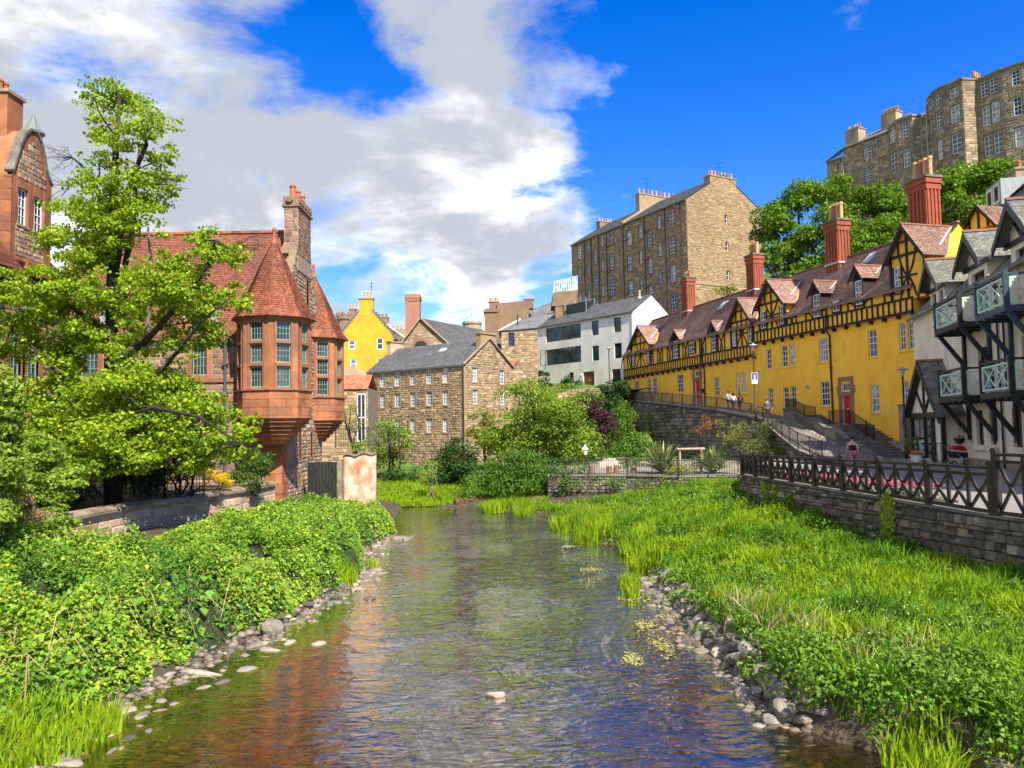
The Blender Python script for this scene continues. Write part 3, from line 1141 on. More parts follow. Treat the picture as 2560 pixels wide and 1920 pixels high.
def brick_chimney(F, sc, oc, ls, lo, z0, z1, par, npot=4, hp=1.2):
    """ribbed brick shaft, corbelled head, clay pots"""
    mb = MB()
    mb.box(F, sc - ls / 2 + .09, sc + ls / 2 - .09, oc - lo / 2 + .09, oc + lo / 2 - .09, z0, z1 - .95)
    ch = obj('chimney', mb, M_brick, par)
    zt = z1 - 1.0
    ribs = MB()
    for k in range(5):
        a = sc - ls / 2 + ls * (k + .5) / 5
        ribs.box(F, a - ls * .055, a + ls * .055, oc - lo / 2, oc + lo / 2, z0, zt)
    for k in range(4):
        a = oc - lo / 2 + lo * (k + .5) / 4
        ribs.box(F, sc - ls / 2, sc + ls / 2, a - lo * .06, a + lo * .06, z0, zt - .01)
    obj('rib', ribs, M_brick, ch)
    for k, (g, za, zb) in enumerate(((.02, zt - .02, zt + .42), (.10, zt + .42, zt + .56), (.05, zt + .56, zt + .84), (.13, zt + .84, zt + 1.0))):
        ibox(F, sc - ls / 2 - g, sc + ls / 2 + g, oc - lo / 2 - g, oc + lo / 2 + g, za, zb, 'corbel_course', M_brick if k < 3 else M_cop, ch)
    for k in range(npot):
        a = sc - ls / 2 + ls * (k + .5) / npot
        p = F(a, oc, 0)
        mb = MB()
        r = .17
        mb.lathe(p[0], p[1], [(r, z1 - .05), (r * .92, z1 + hp * .82), (r * 1.12, z1 + hp * .86), (r * 1.12, z1 + hp), (r * .7, z1 + hp)], 8)
        obj('chimney_pot', mb, M_pot if (k * 7 + npot) % 3 else M_pot_red, ch)
    # lead flashing at the foot
    ibox(F, sc - ls / 2 - .06, sc + ls / 2 + .06, oc - lo / 2 - .06, oc + lo / 2 + .06, z0 + .55, z0 + .72, 'flashing', M_lead, ch)
    return ch


Y_F = Fr(YO[0], YO[1], -.27, 1, 1)
if Y_F.n[0] > 0:
    Y_F = Fr(YO[0], YO[1], -.27, 1, -1)
EO, EZ, RO, RZ = .55, 14.45, -4.0, 19.25          # main roof of the terrace: eave and ridge


def roof_o(z):
    return EO + (z - EZ) / (RZ - EZ) * (RO - EO)


def yellow_house(label, s0, s1, zg, zj, low, timb, gables, dormers, doors, chims, pipes, slit=None):
    F = Y_F
    mid = F((s0 + s1) / 2, -3, zg)
    rt = root('yellow_house', mid, label, 'house', 'yellow terrace houses')
    ops = [(a, b, c, d) for a, b, c, d in low]
    for d in doors:
        ops.append((d[0], d[1], d[2], d[3]))
        ops.append((d[0] + .1, d[1] - .1, d[4], d[5]))
    mb = MB()
    wall(mb, F, s0, s1, zg, zj + .05, ops, .22)
    mb.box(F, s0, s1, -8, -.26, zg - 2, EZ + .2)
    # end gables
    for se in (s0, s1):
        mb.poly(F(se, .2, zj), F(se, -8, zj), F(se, -8, EZ), F(se, RO, RZ - .15), F(se, .2, EZ + .2))
    obj('wall', mb, M_yellow, rt)
    # jettied half-timbered storey
    mb = MB()
    wall(mb, F, s0, s1, zj, EZ + .25, [], 0, .22)
    mb.poly(F(s0, 0, zj), F(s1, 0, zj), F(s1, .22, zj), F(s0, .22, zj))
    obj('upper_storey', mb, M_yellow2, rt)
    zr = zj + 1.0
    ibox(F, s0, s1, .20, .36, zj + .0, zj + .18, 'beam', M_timber, rt)
    ibox(F, s0, s1, .20, .31, zr, zr + .15, 'beam', M_timber, rt)
    n = int((s1 - s0) / .56)
    for k in range(n + 1):
        a = s0 + .07 + (s1 - s0 - .14) * k / n
        ibox(F, a - .058, a + .058, .20, .305, zj + .2, zr, 'stud', M_timber, rt)
    n = int((s1 - s0) / 1.35)
    for k in range(n + 1):
        a = s0 + .15 + (s1 - s0 - .3) * k / n
        mb = MB()
        mb.slab(F, [(a - .1, zj - .02), (a + .1, zj - .02), (a + .08, zj - .25), (a - .08, zj - .25)], -.02, .30)
        obj('corbel', mb, M_timber, rt)
    blocked = [(g[0] - g[2] * .78, g[0] + g[2] * .78) for g in gables] + [(w[0] - .12, w[1] + .12) for w in timb]
    n = int((s1 - s0) / 1.25)
    st = []
    for k in range(n + 1):
        a = s0 + .08 + (s1 - s0 - .16) * k / n
        if not any(x0 < a < x1 for x0, x1 in blocked):
            ibox(F, a - .06, a + .06, .20, .302, zr + .15, EZ + .2, 'stud', M_timber, rt)
            st.append(a)
    for k, a in enumerate(st):
        sg = 1 if k % 2 else -1
        if not any(x0 < a + sg * .4 < x1 for x0, x1 in blocked):
            brace(F, (a + sg * .08, EZ + .1 - .2), (a + sg * .85, zr + .15), .16 * sg, .10, .20, .30, M_timber, rt)
    # roof
    planes = [(F(s0 - .1, EO, EZ), F(s1 + .1, EO, EZ), F(s1 + .1, EO - .9, EZ + .72), F(s0 - .1, EO - .9, EZ + .72)),
              (F(s0 - .1, EO - .88, EZ + .70), F(s1 + .1, EO - .88, EZ + .70), F(s1 + .1, RO, RZ), F(s0 - .1, RO, RZ))]
    mb = MB()
    for p in planes:
        mb.poly(*p)
    mb.poly(F(s0 - .1, RO, RZ), F(s1 + .1, RO, RZ), F(s1 + .1, -8.5, EZ), F(s0 - .1, -8.5, EZ))
    mb.box(F, s0 - .1, s1 + .1, EO - .04, EO + .02, EZ - .12, EZ + .0)
    roof = obj('roof', mb, M_tile, rt)
    tile_obj('roof_tiles', planes, M_tile, roof, .24, .17, .035, seed=int(s0) + 40)
    for k in range(int((s1 - s0) / .9)):
        a = s0 + k * .9
        mb = MB()
        mb.slab(F, [(a, RZ + .02), (a + .88, RZ + .02), (a + .88, RZ + .13), (a, RZ + .13)], RO - .13, RO + .13)
        obj('ridge_tile', mb, M_ridge, roof)
    # gables and dormers with their own little roofs
    for gi, (sa, za, hw, zf, big) in enumerate([(*g, True) for g in gables] + [(*d, False) for d in dormers]):
        oh = .72 if big else .62
        orr, of = roof_o(za), roof_o(zf)
        mb = MB()
        if big:
            w = hw * .80
            mb.slab(F, [(sa - w, zr), (sa + w, zr), (sa + w, zf + (za - zf) * .18), (sa, za - .12), (sa - w, zf + (za - zf) * .18)], orr + .3, .235)
        else:
            w = hw * .7
            mb.slab(F, [(sa - w, EZ - .3), (sa + w, EZ - .3), (sa + w, zf + (za - zf) * .25), (sa, za - .12), (sa - w, zf + (za - zf) * .25)], orr + .3, .24)
        g = obj('gable' if big else 'dormer', mb, M_yellow2 if big else M_timber, rt)
        pl = [(F(sa - hw, oh, zf), F(sa - hw, of, zf), F(sa, orr, za), F(sa, oh, za)), (F(sa + hw, of, zf), F(sa + hw, oh, zf), F(sa, oh, za), F(sa, orr, za))]
        mb = MB()
        for p in pl:
            mb.poly(*p)
        gr = obj('gable_roof', mb, M_tile, rt)
        tile_obj('roof_tiles', pl, M_tile, gr, .24, .17, .035, seed=gi + int(s0))
        mb = MB()
        mb.bar(F(sa, oh, za + .05), F(sa, orr, za + .05), .2, .1)
        obj('ridge_tile', mb, M_ridge, gr)
        mb = MB()
        mb.bar(F(sa - hw * .72, of + .05, zf + (za - zf) * .3 + .06), F(sa, orr + .03, za + .06), .16, .05)
        obj('lead_valley', mb, M_lead, gr)
        for sg in (-1, 1):
            mb = MB()
            bw = .30 if big else .2
            mb.slab(F, [(sa, za + .02), (sa + sg * (hw + .05), zf - .05), (sa + sg * (hw + .05), zf - .05 - bw), (sa, za - bw * 1.25)], oh - .08, oh)
            obj('bargeboard', mb, M_timber, gr)
        if big:
            hz = zf + (za - zf) * .18
            ibox(F, sa - w, sa + w, .236, .33, hz - .08, hz + .1, 'beam', M_timber, g)
            hm = hz + (za - hz) * .45
            wm = w * (za - .12 - hm) / (za - .12 - hz)
            ibox(F, sa - wm, sa + wm, .236, .32, hm - .06, hm + .06, 'beam', M_timber, g)
            ibox(F, sa - .08, sa + .08, .236, .325, zr + .15, za - .35, 'post', M_timber, g)
            for sg in (-1, 1):
                ibox(F, sa + sg * w * .5 - .06, sa + sg * w * .5 + .06, .236, .318, hz + .1, hz + (za - hz) * .42, 'stud', M_timber, g)
                ibox(F, sa + sg * w - .1, sa + sg * w + .1, .236, .335, zr + .1, hz, 'post', M_timber, g)
                mz = (zr + .15 + hz) / 2
                for p, q, bow in (((sa + sg * .06, mz), (sa + sg * w * .46, hz - .06), .1 * -sg), ((sa + sg * .06, mz), (sa + sg * w * .46, zr + .15), .1 * sg)):
                    brace(F, p, q, bow, .11, .236, .312, M_timber, g)
            ibox(F, sa - w * .55, sa + w * .55, .236, .316, (zr + hz) / 2, (zr + hz) / 2 + .12, 'beam', M_timber, g)
    # windows
    rr = random.Random(int(s0 * 7))
    for a, b, c, d in low:
        window(F, a + .02, b - .02, c, d, -.14, 2 if b - a < .98 else 3, 4, rt, M_white, M_glass_c if rr.random() < .35 else M_glass, .075, .04, sill=(.07, M_yellow))
    for a, b, c, d in timb:
        ibox(F, a - .11, a - .0, .2, .345, c - .1, d + .06, 'post', M_timber, rt)
        ibox(F, b, b + .11, .2, .345, c - .1, d + .06, 'post', M_timber, rt)
        ibox(F, a, b, .2, .34, c - .12, c - .005, 'beam', M_timber, rt)
        window(F, a, b, c, d, .26, 2 if b - a < 1.0 else 3, 4 if d - c > 1.3 else 2, rt, M_white, M_glass_c if rr.random() < .3 else M_glass, .07, .04)
    for d0, d1, dz0, dz1, fz0, fz1 in doors:
        # sandstone surround
        mb = MB()
        wd = .34
        mb.box(F, d0 - wd, d0, -.05, .06, dz0 - .05, fz1 + .15)
        mb.box(F, d1, d1 + wd, -.05, .06, dz0 - .05, fz1 + .15)
        mb.box(F, d0 - wd * 1.1, d1 + wd * 1.1, -.05, .09, dz1 + .02, fz0 - .03)
        mb.box(F, d0 - wd * .9, d1 + wd * .9, -.05, .065, fz1 + .15, fz1 + .5)
        mb.box(F, d0 - wd * 1.5, d0 - wd, -.05, .05, fz0 - .1, fz0 + .45)
        mb.box(F, d1 + wd, d1 + wd * 1.5, -.05, .05, fz0 - .1, fz0 + .45)
        obj('door_surround', mb, M_pink_stone, rt)
        mb = MB()
        mb.box(F, d0 + .05, d1 - .05, -.2, -.15, dz0, dz1)
        for r_ in range(2):
            for c_ in range(2):
                x0 = d0 + .17 + c_ * (d1 - d0 - .2) / 2
                mb.box(F, x0, x0 + (d1 - d0) / 2 - .24, -.16, -.135, dz0 + .2 + r_ * 1.15, dz0 + 1.1 + r_ * 1.15)
        do = obj('door', mb, M_reddoor, rt)
        ibox(F, d0 + (d1 - d0) * .35, d0 + (d1 - d0) * .65, -.14, -.11, dz0 + 1.15, dz0 + 1.22, 'letter_plate', M_white, do)
        ibox(F, d1 - .06, d1, -.19, -.08, dz0, dz1, 'door_jamb', M_white, do)
        ibox(F, d0, d0 + .06, -.19, -.08, dz0, dz1, 'door_jamb', M_white, do)
        window(F, d0 + .1, d1 - .1, fz0, fz1, -.12, 3, 1, rt, M_white, M_glass, .06, .035, name='fanlight')
    for c in chims:
        brick_chimney(F, *c, par=rt)
    for ps, zt, zb in pipes:
        mb = MB()
        mb.tube([F(ps, .33, zt), F(ps, .40, zj + .2), F(ps, .36, zj - .1), F(ps, .09, zj - .5), F(ps, .09, zb)], .07, 8)
        for zz in np.arange(zb + .6, zj - .6, 1.8):
            mb.box(F, ps - .11, ps + .11, 0, .18, zz, zz + .1)
        obj('downpipe', mb, M_iron, rt)
    return rt


HA = yellow_house('yellow half-timbered house with one red door, far lower end of the terrace', 19.35, 50.0, 6.0, 11.52,
    [(46.04, 47.29, 9.02, 10.94), (42.4, 43.46, 8.93, 10.96), (40.69, 41.87, 8.93, 10.96), (34.05, 35.5, 8.9, 10.9), (26.25, 27.25, 8.12, 10.06), (22.43, 23.08, 8.15, 10.14), (21.32, 22.07, 8.15, 10.14)],
    [(46.3, 47.4, 12.95, 14.7), (41.55, 42.6, 12.95, 14.65), (34.3, 35.6, 12.77, 14.75), (30.5, 31.9, 13.05, 14.15), (26.03, 26.95, 12.75, 14.42), (22.27, 22.94, 12.8, 14.45), (19.5, 20.1, 12.85, 14.5)],
    [(44.55, 17.8, 3.4, 15.1), (21.3, 17.35, 2.4, 14.65)], [(34.8, 16.0, 1.3, 14.78), (26.45, 15.85, .95, 14.68)],
    [(30.15, 31.4, 7.35, 9.95, 10.38, 11.0)], [(38.9, -3.6, 1.5, 1.15, 18.4, 22.95, 3, .7), (24.6, -3.6, 1.5, 1.15, 18.4, 22.6, 4, 1.0)][0:0], [(29.1, 14.3, 7.1)])
brick_chimney(Y_F, 38.9, -3.6, 1.5, 1.15, 18.2, 22.95, HA, 3, .8)
brick_chimney(Y_F, 24.7, -3.6, 1.5, 1.15, 18.2, 22.55, HA, 4, 1.2)
HB = yellow_house('yellow half-timbered house next to the black and white house, stairs at its red door', -.4, 19.35, 2.2, 12.65,
    [(16.99, 17.8, 10.12, 12.0), (14.58, 15.44, 10.12, 12.04), (13.53, 14.31, 10.12, 12.04), (9.15, 10.23, 10.12, 12.09), (3.58, 4.46, 9.97, 12.02), (.74, 1.33, 10.15, 12.15), (-.1, .5, 10.15, 12.15),
     (16.93, 17.73, 6.55, 8.38), (14.61, 15.41, 6.45, 8.36), (13.55, 14.33, 6.45, 8.36), (9.15, 10.25, 6.49, 8.5), (3.58, 4.48, 5.83, 7.87), (.67, 1.2, 6.2, 7.97), (-.1, .46, 6.2, 7.97), (19.0, 19.3, 8.3, 10.1)],
    [(17.14, 18.0, 13.9, 15.5), (14.22, 14.97, 13.9, 15.5), (9.38, 10.31, 13.85, 15.7), (7.07, 7.93, 13.95, 14.75), (4.49, 5.24, 14.05, 15.9), (.56, 1.16, 14.25, 16.05)],
    [(16.3, 18.2, 2.4, 15.65), (-.05, 18.95, 1.95, 16.35)], [(9.88, 16.85, .85, 15.68), (4.92, 17.1, .75, 15.98)],
    [(6.62, 7.7, 4.98, 7.2, 7.55, 8.2)], [], [(8.75, 14.2, 5.3), (-.32, 12.4, 2.6)])
brick_chimney(Y_F, 12.0, -3.6, 1.8, 1.25, 18.2, 22.65, HB, 4, 1.5)
brick_chimney(Y_F, 2.2, -3.6, 1.9, 1.3, 18.2, 23.2, HB, 4, 1.5)


def terrace_extras():
    F = Y_F
    # rear cross gable of the near house
    mb = MB()
    c = [(-2.6, 18.6), (.1, 18.6), (-1.25, 20.15)]
    mb.slab(F, c, -6.3, -4.9)
    g = obj('rear_gable', mb, M_yellow2, HB)
    pl = [(F(-2.75, -4.7, 18.5), F(-2.75, -7.5, 18.5), F(-1.25, -7.5, 20.3), F(-1.25, -4.7, 20.3)), (F(.25, -7.5, 18.5), F(.25, -4.7, 18.5), F(-1.25, -4.7, 20.3), F(-1.25, -7.5, 20.3))]
    mb = MB()
    for p in pl:
        mb.poly(*p)
    r = obj('gable_roof', mb, M_tile, HB)
    tile_obj('roof_tiles', pl, M_tile, r, .24, .17, .035, seed=77)
    for a in (-2.0, -1.25, -.5):
        ibox(F, a - .07, a + .07, -4.9, -4.82, 18.6, 18.6 + 1.5 * (1 - abs(a + 1.25) / 1.4), 'stud', M_timber, g)
    for sg in (-1, 1):
        mb = MB()
        mb.slab(F, [(-1.25, 20.35), (-1.25 + sg * 1.55, 18.5), (-1.25 + sg * 1.55, 18.25), (-1.25, 20.05)], -4.72, -4.64)
        obj('bargeboard', mb, M_timber, r)
    # small rooflights
    for h, a, z in ((HA, 29.8, 17.6), (HB, 7.5, 17.9)):
        o = roof_o(z)
        mb = MB()
        mb.hexa([F(a - .45, o + .0, z), F(a + .45, o, z), F(a + .45, o + .12, z + .06), F(a - .45, o + .12, z + .06), F(a - .45, roof_o(z + .9), z + .9), F(a + .45, roof_o(z + .9), z + .9), F(a + .45, roof_o(z + .9) + .12, z + .96), F(a - .45, roof_o(z + .9) + .12, z + .96)])
        obj('rooflight', mb, M_lead, h)
    # extract vent, slit window, letter box
    mb = MB()
    p = F(11.9, .05, 8.15)
    mb.tube([F(11.9, 0, 8.2), F(11.9, .14, 8.17)], .16, 10)
    obj('vent', mb, M_lead, HB)
    ibox(F, 6.99, 7.38, -.01, .03, 10.42, 11.72, 'blind_slit', M_yellow2, HB)
    ibox(F, 29.25, 29.65, 0, .2, 8.55, 9.0, 'letter_box', M_iron, HA)


terrace_extras()

# ---------------------------------------------------------------- stone walls of the tall houses
M_mort = mat('lime_mortar', (.25, .20, .14), .95, scale=2, col2=(.16, .125, .085), bump=.015, bscale=30)
M_st_mill = mat('mill_stone', (0.366, 0.256, 0.14), .9, var=.35, scale=1.5, col2=(0.22, 0.152, 0.0854), island=.3, bump=.02, bscale=18,
                pal=[(0.415, 0.305, 0.171), (0.317, 0.22, 0.122), (0.464, 0.329, 0.171), (0.244, 0.171, 0.104), (0.378, 0.256, 0.122), (0.512, 0.378, 0.22), (0.293, 0.195, 0.0976), (0.427, 0.268, 0.122), (0.183, 0.128, 0.0793)],
                stain=(0.146, 0.116, 0.0732), stain_amt=.35, stain_scale=.5)
M_st_ten = mat('tenement_stone', (0.329, 0.213, 0.122), .9, var=.35, scale=1, col2=(0.195, 0.122, 0.0732), island=.25, bump=.02, bscale=18,
               pal=[(0.366, 0.244, 0.134), (0.281, 0.177, 0.0976), (0.403, 0.275, 0.152), (0.232, 0.14, 0.0854), (0.342, 0.201, 0.11), (0.305, 0.195, 0.116), (0.439, 0.305, 0.171)],
               stain=(0.122, 0.0854, 0.0549), stain_amt=.35, stain_scale=.3)
M_st_hill = mat('hill_stone', (0.322, 0.241, 0.154), .9, var=.35, scale=1, col2=(0.191, 0.146, 0.0952), island=.3, bump=.02, bscale=18,
                pal=[(0.322, 0.241, 0.146), (0.248, 0.182, 0.117), (0.366, 0.278, 0.175), (0.175, 0.132, 0.0878), (0.293, 0.22, 0.139), (0.41, 0.314, 0.205)], stain=(0.11, 0.0907, 0.0659), stain_amt=.6, stain_scale=.35)
M_dress = mat('dressed_stone', (.34, .25, .15), .85, scale=2, col2=(.24, .17, .10), bump=.01, bscale=24)
M_dress_r = mat('reddish_dressed_stone', (.26, .12, .07), .85, scale=2, col2=(.19, .09, .055), bump=.01, bscale=24)
M_pipe_c = mat('cream_pipe', (.45, .38, .28), .6, scale=4, col2=(.36, .30, .22))


def surround(F, a, b, c, d, w, o, m, par, name='window_surround'):
    mb = MB()
    mb.box(F, a - w, a, o - .12, o + .03, c - w * .8, d + w)
    mb.box(F, b, b + w, o - .12, o + .03, c - w * .8, d + w)
    mb.box(F, a, b, o - .12, o + .032, d, d + w)
    mb.box(F, a, b, o - .12, o + .05, c - w * .8, c)
    return obj(name, mb, m, par)


def stack(F, s0, s1, o0, o1, z0, z1, m, par, n, ph=.7, pr=.16, pm=None, axis='s', name='chimney'):
    mb = MB()
    mb.box(F, s0, s1, o0, o1, z0, z1)
    ch = obj(name, mb, m, par)
    ibox(F, s0 - .1, s1 + .1, o0 - .1, o1 + .1, z1, z1 + .16, 'chimney_cap', M_dress if m not in (M_brick,) else M_brick, ch)
    for k in range(n):
        t = (k + .5) / n
        p = F(s0 + (s1 - s0) * t, (o0 + o1) / 2, 0) if axis == 's' else F((s0 + s1) / 2, o0 + (o1 - o0) * t, 0)
        pots(ch, [p], z1 + .16, ph, pr, (pm or (M_pot if k % 3 else M_pot_red)))
    return ch


def mill():
    ox, oy = -4.52, 72.0
    F = Fr(ox, oy, -.79, .613, 1)
    if F.n[1] > 0:
        F = Fr(ox, oy, -.79, .613, -1)
    G = Fr(ox, oy, .613, .79, 1)
    if G.n[1] > 0:
        G = Fr(ox, oy, .613, .79, -1)
    rt = root('stone_mill', (ox, oy, 1), 'four-storey brown rubble stone mill with slate roof and white sash windows', 'building')
    wf = [(a, b, c, d) for c, d in ((9.58, 11.0), (7.47, 8.88)) for a, b in ((10.78, 11.54), (8.57, 9.38), (6.38, 7.15), (4.12, 4.94), (1.97, 2.78))]
    wf += [(8.6, 9.39, 4.83, 6.22), (6.43, 7.19, 4.83, 6.24), (4.13, 4.98, 4.84, 6.25), (2.11, 2.8, 4.85, 6.23)]
    wg = [(1.21, 2.02, 9.6, 11.0), (5.35, 6.14, 9.55, 10.95), (1.20, 1.99, 7.48, 8.87), (5.39, 6.13, 7.46, 8.82)]
    L, Wd, ez, rz = 13.5, 7.5, 11.2, 13.95
    mb = MB()
    wall(mb, F, 0, L, .5, ez, wf, .2)
    gt = [(0, ez), (Wd / 2, rz), (Wd, ez)]
    wall(mb, G, 0, Wd, .5, gt, wg, .2)
    mb.box(F, .4, L, -Wd, -.3, .5, ez - .05)
    mb.poly(F(L, 0, .5), F(L, -Wd, .5), F(L, -Wd, ez), F(L, -Wd / 2, rz), F(L, 0, ez))
    w = obj('wall', mb, M_mort, rt)
    sur = lambda q, k=.16: (q[0] - k, q[1] + k, q[2] - k * .8, q[3] + k)
    masonry(w, F, 0, L, 1.0, ez - .05, [sur(q) for q in wf], (.15, .30), (.22, .65), M_st_mill, 21, th=.025, rough=.35, gap=.012)
    masonry(w, G, 0, Wd, 1.0, [(0, ez - .05), (Wd / 2, rz - .05), (Wd, ez - .05)], [sur(q) for q in wg], (.15, .30), (.22, .65), M_st_mill, 22, th=.025, rough=.35, gap=.012, nind=250)
    for a in np.arange(1, 11, .5):
        i = int(a * 2)
        ibox(F, -.03, .42 if i % 2 else .25, -.2, .035, a, a + .48, 'quoin', M_dress, w)
        ibox(G, -.034, .25 if i % 2 else .42, -.2, .036, a, a + .48, 'quoin', M_dress, w)
    rr = random.Random(4)
    for q in wf:
        surround(F, *q, .15, 0, M_dress, w)
        window(F, *q, -.13, 3, 4, rt, M_white, M_glass_c if rr.random() < .3 else M_glass, .07, .04)
    for q in wg:
        surround(G, *q, .15, 0, M_dress, w)
        window(G, *q, -.13, 3, 4, rt, M_white, M_glass_c if rr.random() < .3 else M_glass, .07, .04)
    pl = [(F(-.12, .15, ez - .02), F(L + .1, .15, ez - .02), F(L + .1, -Wd / 2, rz), F(-.12, -Wd / 2, rz)), (F(L + .1, -Wd - .15, ez - .02), F(-.12, -Wd - .15, ez - .02), F(-.12, -Wd / 2, rz), F(L + .1, -Wd / 2, rz))]
    mb = MB()
    for p in pl:
        mb.poly(*p)
    mb.box(F, -.1, L + .1, .05, .2, ez - .16, ez - .05)
    roof = obj('roof', mb, M_slate, rt)
    tile_obj('slates', pl, M_slate, roof, .30, .22, .016, seed=6)
    for p in pl:
        mb = MB()
        a, b = (p[0], p[3]) if p is pl[0] else (p[1], p[2])
        mb.bar((a[0], a[1], a[2] + .05), (b[0], b[1], b[2] + .05), .22, .12)
        obj('skew', mb, M_dress, roof)
    stack(G, Wd / 2 - 1.25, Wd / 2 + 1.2, -.55, .02, 13.0, 14.35, M_st_mill, rt, 0)
    stack(F, L - .7, L - .05, -Wd / 2 - 1.0, -Wd / 2 + 1.0, 12.8, 14.6, M_st_hill, rt, 0)
    # rooflight
    mb = MB()
    k0, k1 = .62, .75
    q = lambda s, k, u: F(s, .15 + (-Wd / 2 - .15) * k, ez + (rz - ez) * k + u)
    mb.hexa([q(4.6, k0, 0), q(5.4, k0, 0), q(5.4, k1, 0), q(4.6, k1, 0), q(4.6, k0, .1), q(5.4, k0, .1), q(5.4, k1, .1), q(4.6, k1, .1)])
    obj('rooflight', mb, M_lead, roof)
    mb = MB()
    mb.tube([F(.02, .1, 11), F(.02, .1, 1)], .05, 6)
    obj('downpipe', mb, M_iron, rt)


mill()


def white_house():
    k = 104 / 92
    zk = lambda z: 5 + (z - 5) * k
    F = Fr(14.75 * k, 92 * k, -.638, .77, 1)
    if F.n[1] > 0:
        F = Fr(14.75 * k, 92 * k, -.638, .77, -1)
    G = Fr(14.75 * k, 92 * k, .77, .638, 1)
    if G.n[1] > 0:
        G = Fr(14.75 * k, 92 * k, .77, .638, -1)
    M_wh = mat('off_white_render', (.72, .69, .61), .9, scale=.6, col2=(.65, .62, .54), stain=(.46, .43, .36), stain_amt=.6, stain_scale=.5, bump=.006, bscale=20)
    M_gl = glassmat('green_dark_glass', (.02, .05, .045))
    M_gf = mat('dark_green_frame', (.015, .03, .028), .5)
    M_wdoor = mat('wood_door', (.20, .075, .025), .5, scale=2, col2=(.14, .05, .018), stretch=(1, 1, .2))
    rt = root('white_house', (14.75 * k, 92 * k, 8), 'white rendered modern house with long dark strip windows and slate roof', 'house')
    ws = [(8.97, 15.66, 16.73, 18.65), (9.01, 15.69, 13.6, 15.72), (5.79, 6.98, 16.78, 18.63), (2.0, 3.16, 16.76, 18.56), (5.82, 7.0, 13.54, 15.43), (1.98, 3.19, 13.53, 15.4), (6.75, 8.7, 10.2, 12.24), (2.24, 3.67, 10.3, 12.23), (10.5, 11.3, 11.2, 12.35)]
    ws = [(a * k, b * k, zk(c), zk(d)) for a, b, c, d in ws]
    L, Wd, ez, rz = 19 * k, 6.9 * k, zk(19.0), zk(21.35)
    mb = MB()
    wall(mb, F, 0, L, 6, ez, ws, .22)
    wall(mb, G, 0, Wd, 6, [(0, ez), (Wd / 2, rz), (Wd, ez)])
    mb.box(F, .05, L, -Wd, -.3, 6, ez - .03)
    mb.poly(F(L, 0, 6), F(L, -Wd, 6), F(L, -Wd, ez), F(L, -Wd / 2, rz), F(L, 0, ez))
    obj('wall', mb, M_wh, rt)
    for i, q in enumerate(ws):
        if i == 6:
            mb = MB()
            n = 7
            for j in range(n):
                a = q[0] + (q[1] - q[0]) * j / n
                mb.box(F, a + .01, a + (q[1] - q[0]) / n - .01, -.2, -.14 + .01 * (j % 2), q[2], q[3])
            d = obj('door', mb, M_wdoor, rt)
            ibox(F, q[0] + .9, q[0] + 1.3, -.14, -.1, q[2] + 1.0, q[2] + 1.1, 'letter_plate', M_lead, d)
        else:
            wo = window(F, *q, -.16, 4 if i < 2 else 1, 2 if i in (0, 2, 4) else 1, rt, M_gf, M_gl, .07, .05, sash=False)
    # open casement of the lower strip window
    q = ws[1]
    p0 = F(q[1] + .02, .0, q[2])
    mb = MB()
    a, b = Vector(F(q[1], .02, q[2])), Vector(F(q[1] + .75, .55, q[2]))
    up = Vector((0, 0, q[3] - q[2]))
    for u, v in ((a, b), (a + up, b + up), (a, a + up), (b, b + up)):
        mb.bar(u, v, .07, .07, (0.3, 0.4, .1))
    obj('open_casement', mb, M_gf, rt)
    pl = [(F(-.15, .25, ez - .02), F(L + .1, .25, ez - .02), F(L + .1, -Wd / 2, rz + .08), F(-.15, -Wd / 2, rz + .08)), (F(L + .1, -Wd - .2, ez), F(-.15, -Wd - .2, ez), F(-.15, -Wd / 2, rz + .08), F(L + .1, -Wd / 2, rz + .08))]
    mb = MB()
    for p in pl:
        mb.poly(*p)
    mb.box(F, -.1, L + .1, .16, .28, ez - .16, ez - .04)
    roof = obj('roof', mb, M_slate, rt)
    tile_obj('slates', pl, M_slate, roof, .32, .24, .016, seed=9)
    mb = MB()
    c = F(1.6, -Wd / 2 + .6, 0)
    mb.lathe(c[0], c[1], [(.35, rz - .4), (.3, rz - .2), (.16, rz - .1), (.14, rz + .6), (.22, rz + .62), (.2, rz + .8)], 10)
    obj('flue', mb, M_lead, roof)
    # roof terrace railing and glazed hatch
    g = MB()
    for a in (11.2, 13.5, 15.8):
        for o in (-Wd / 2 - .2, -Wd / 2 + 1.6):
            g.tube([F(a, o, rz - 1.0), F(a, o, rz + 1.1)], .035, 5)
    for o in (-Wd / 2 - .2, -Wd / 2 + 1.6):
        g.tube([F(11.2, o, rz + 1.1), F(15.8, o, rz + 1.1)], .035, 5)
    obj('terrace_railing', g, M_lead, roof)
    ibox(F, 11.4, 15.4, -Wd / 2, -Wd / 2 + 1.7, rz - 1.2, rz + .5, 'roof_hatch', M_gf, roof)
    for a in (-.0, L * .985):
        mb = MB()
        mb.tube([F(a + .1, .1, ez - .1), F(a + .1, .1, 9)], .06, 6)
        obj('downpipe', mb, M_white, rt)
    mb = MB()
    mb.tube([F(2.0, .35, ez - .15), F(2.0, .1, ez - .6)], .05, 6)
    # wall lamp by the door
    mb = MB()
    mb.tube([F(9.0 * k, .02, zk(11.9)), F(9.0 * k, .22, zk(11.9))], .14, 8)
    obj('wall_lamp', mb, M_white, rt)


white_house()


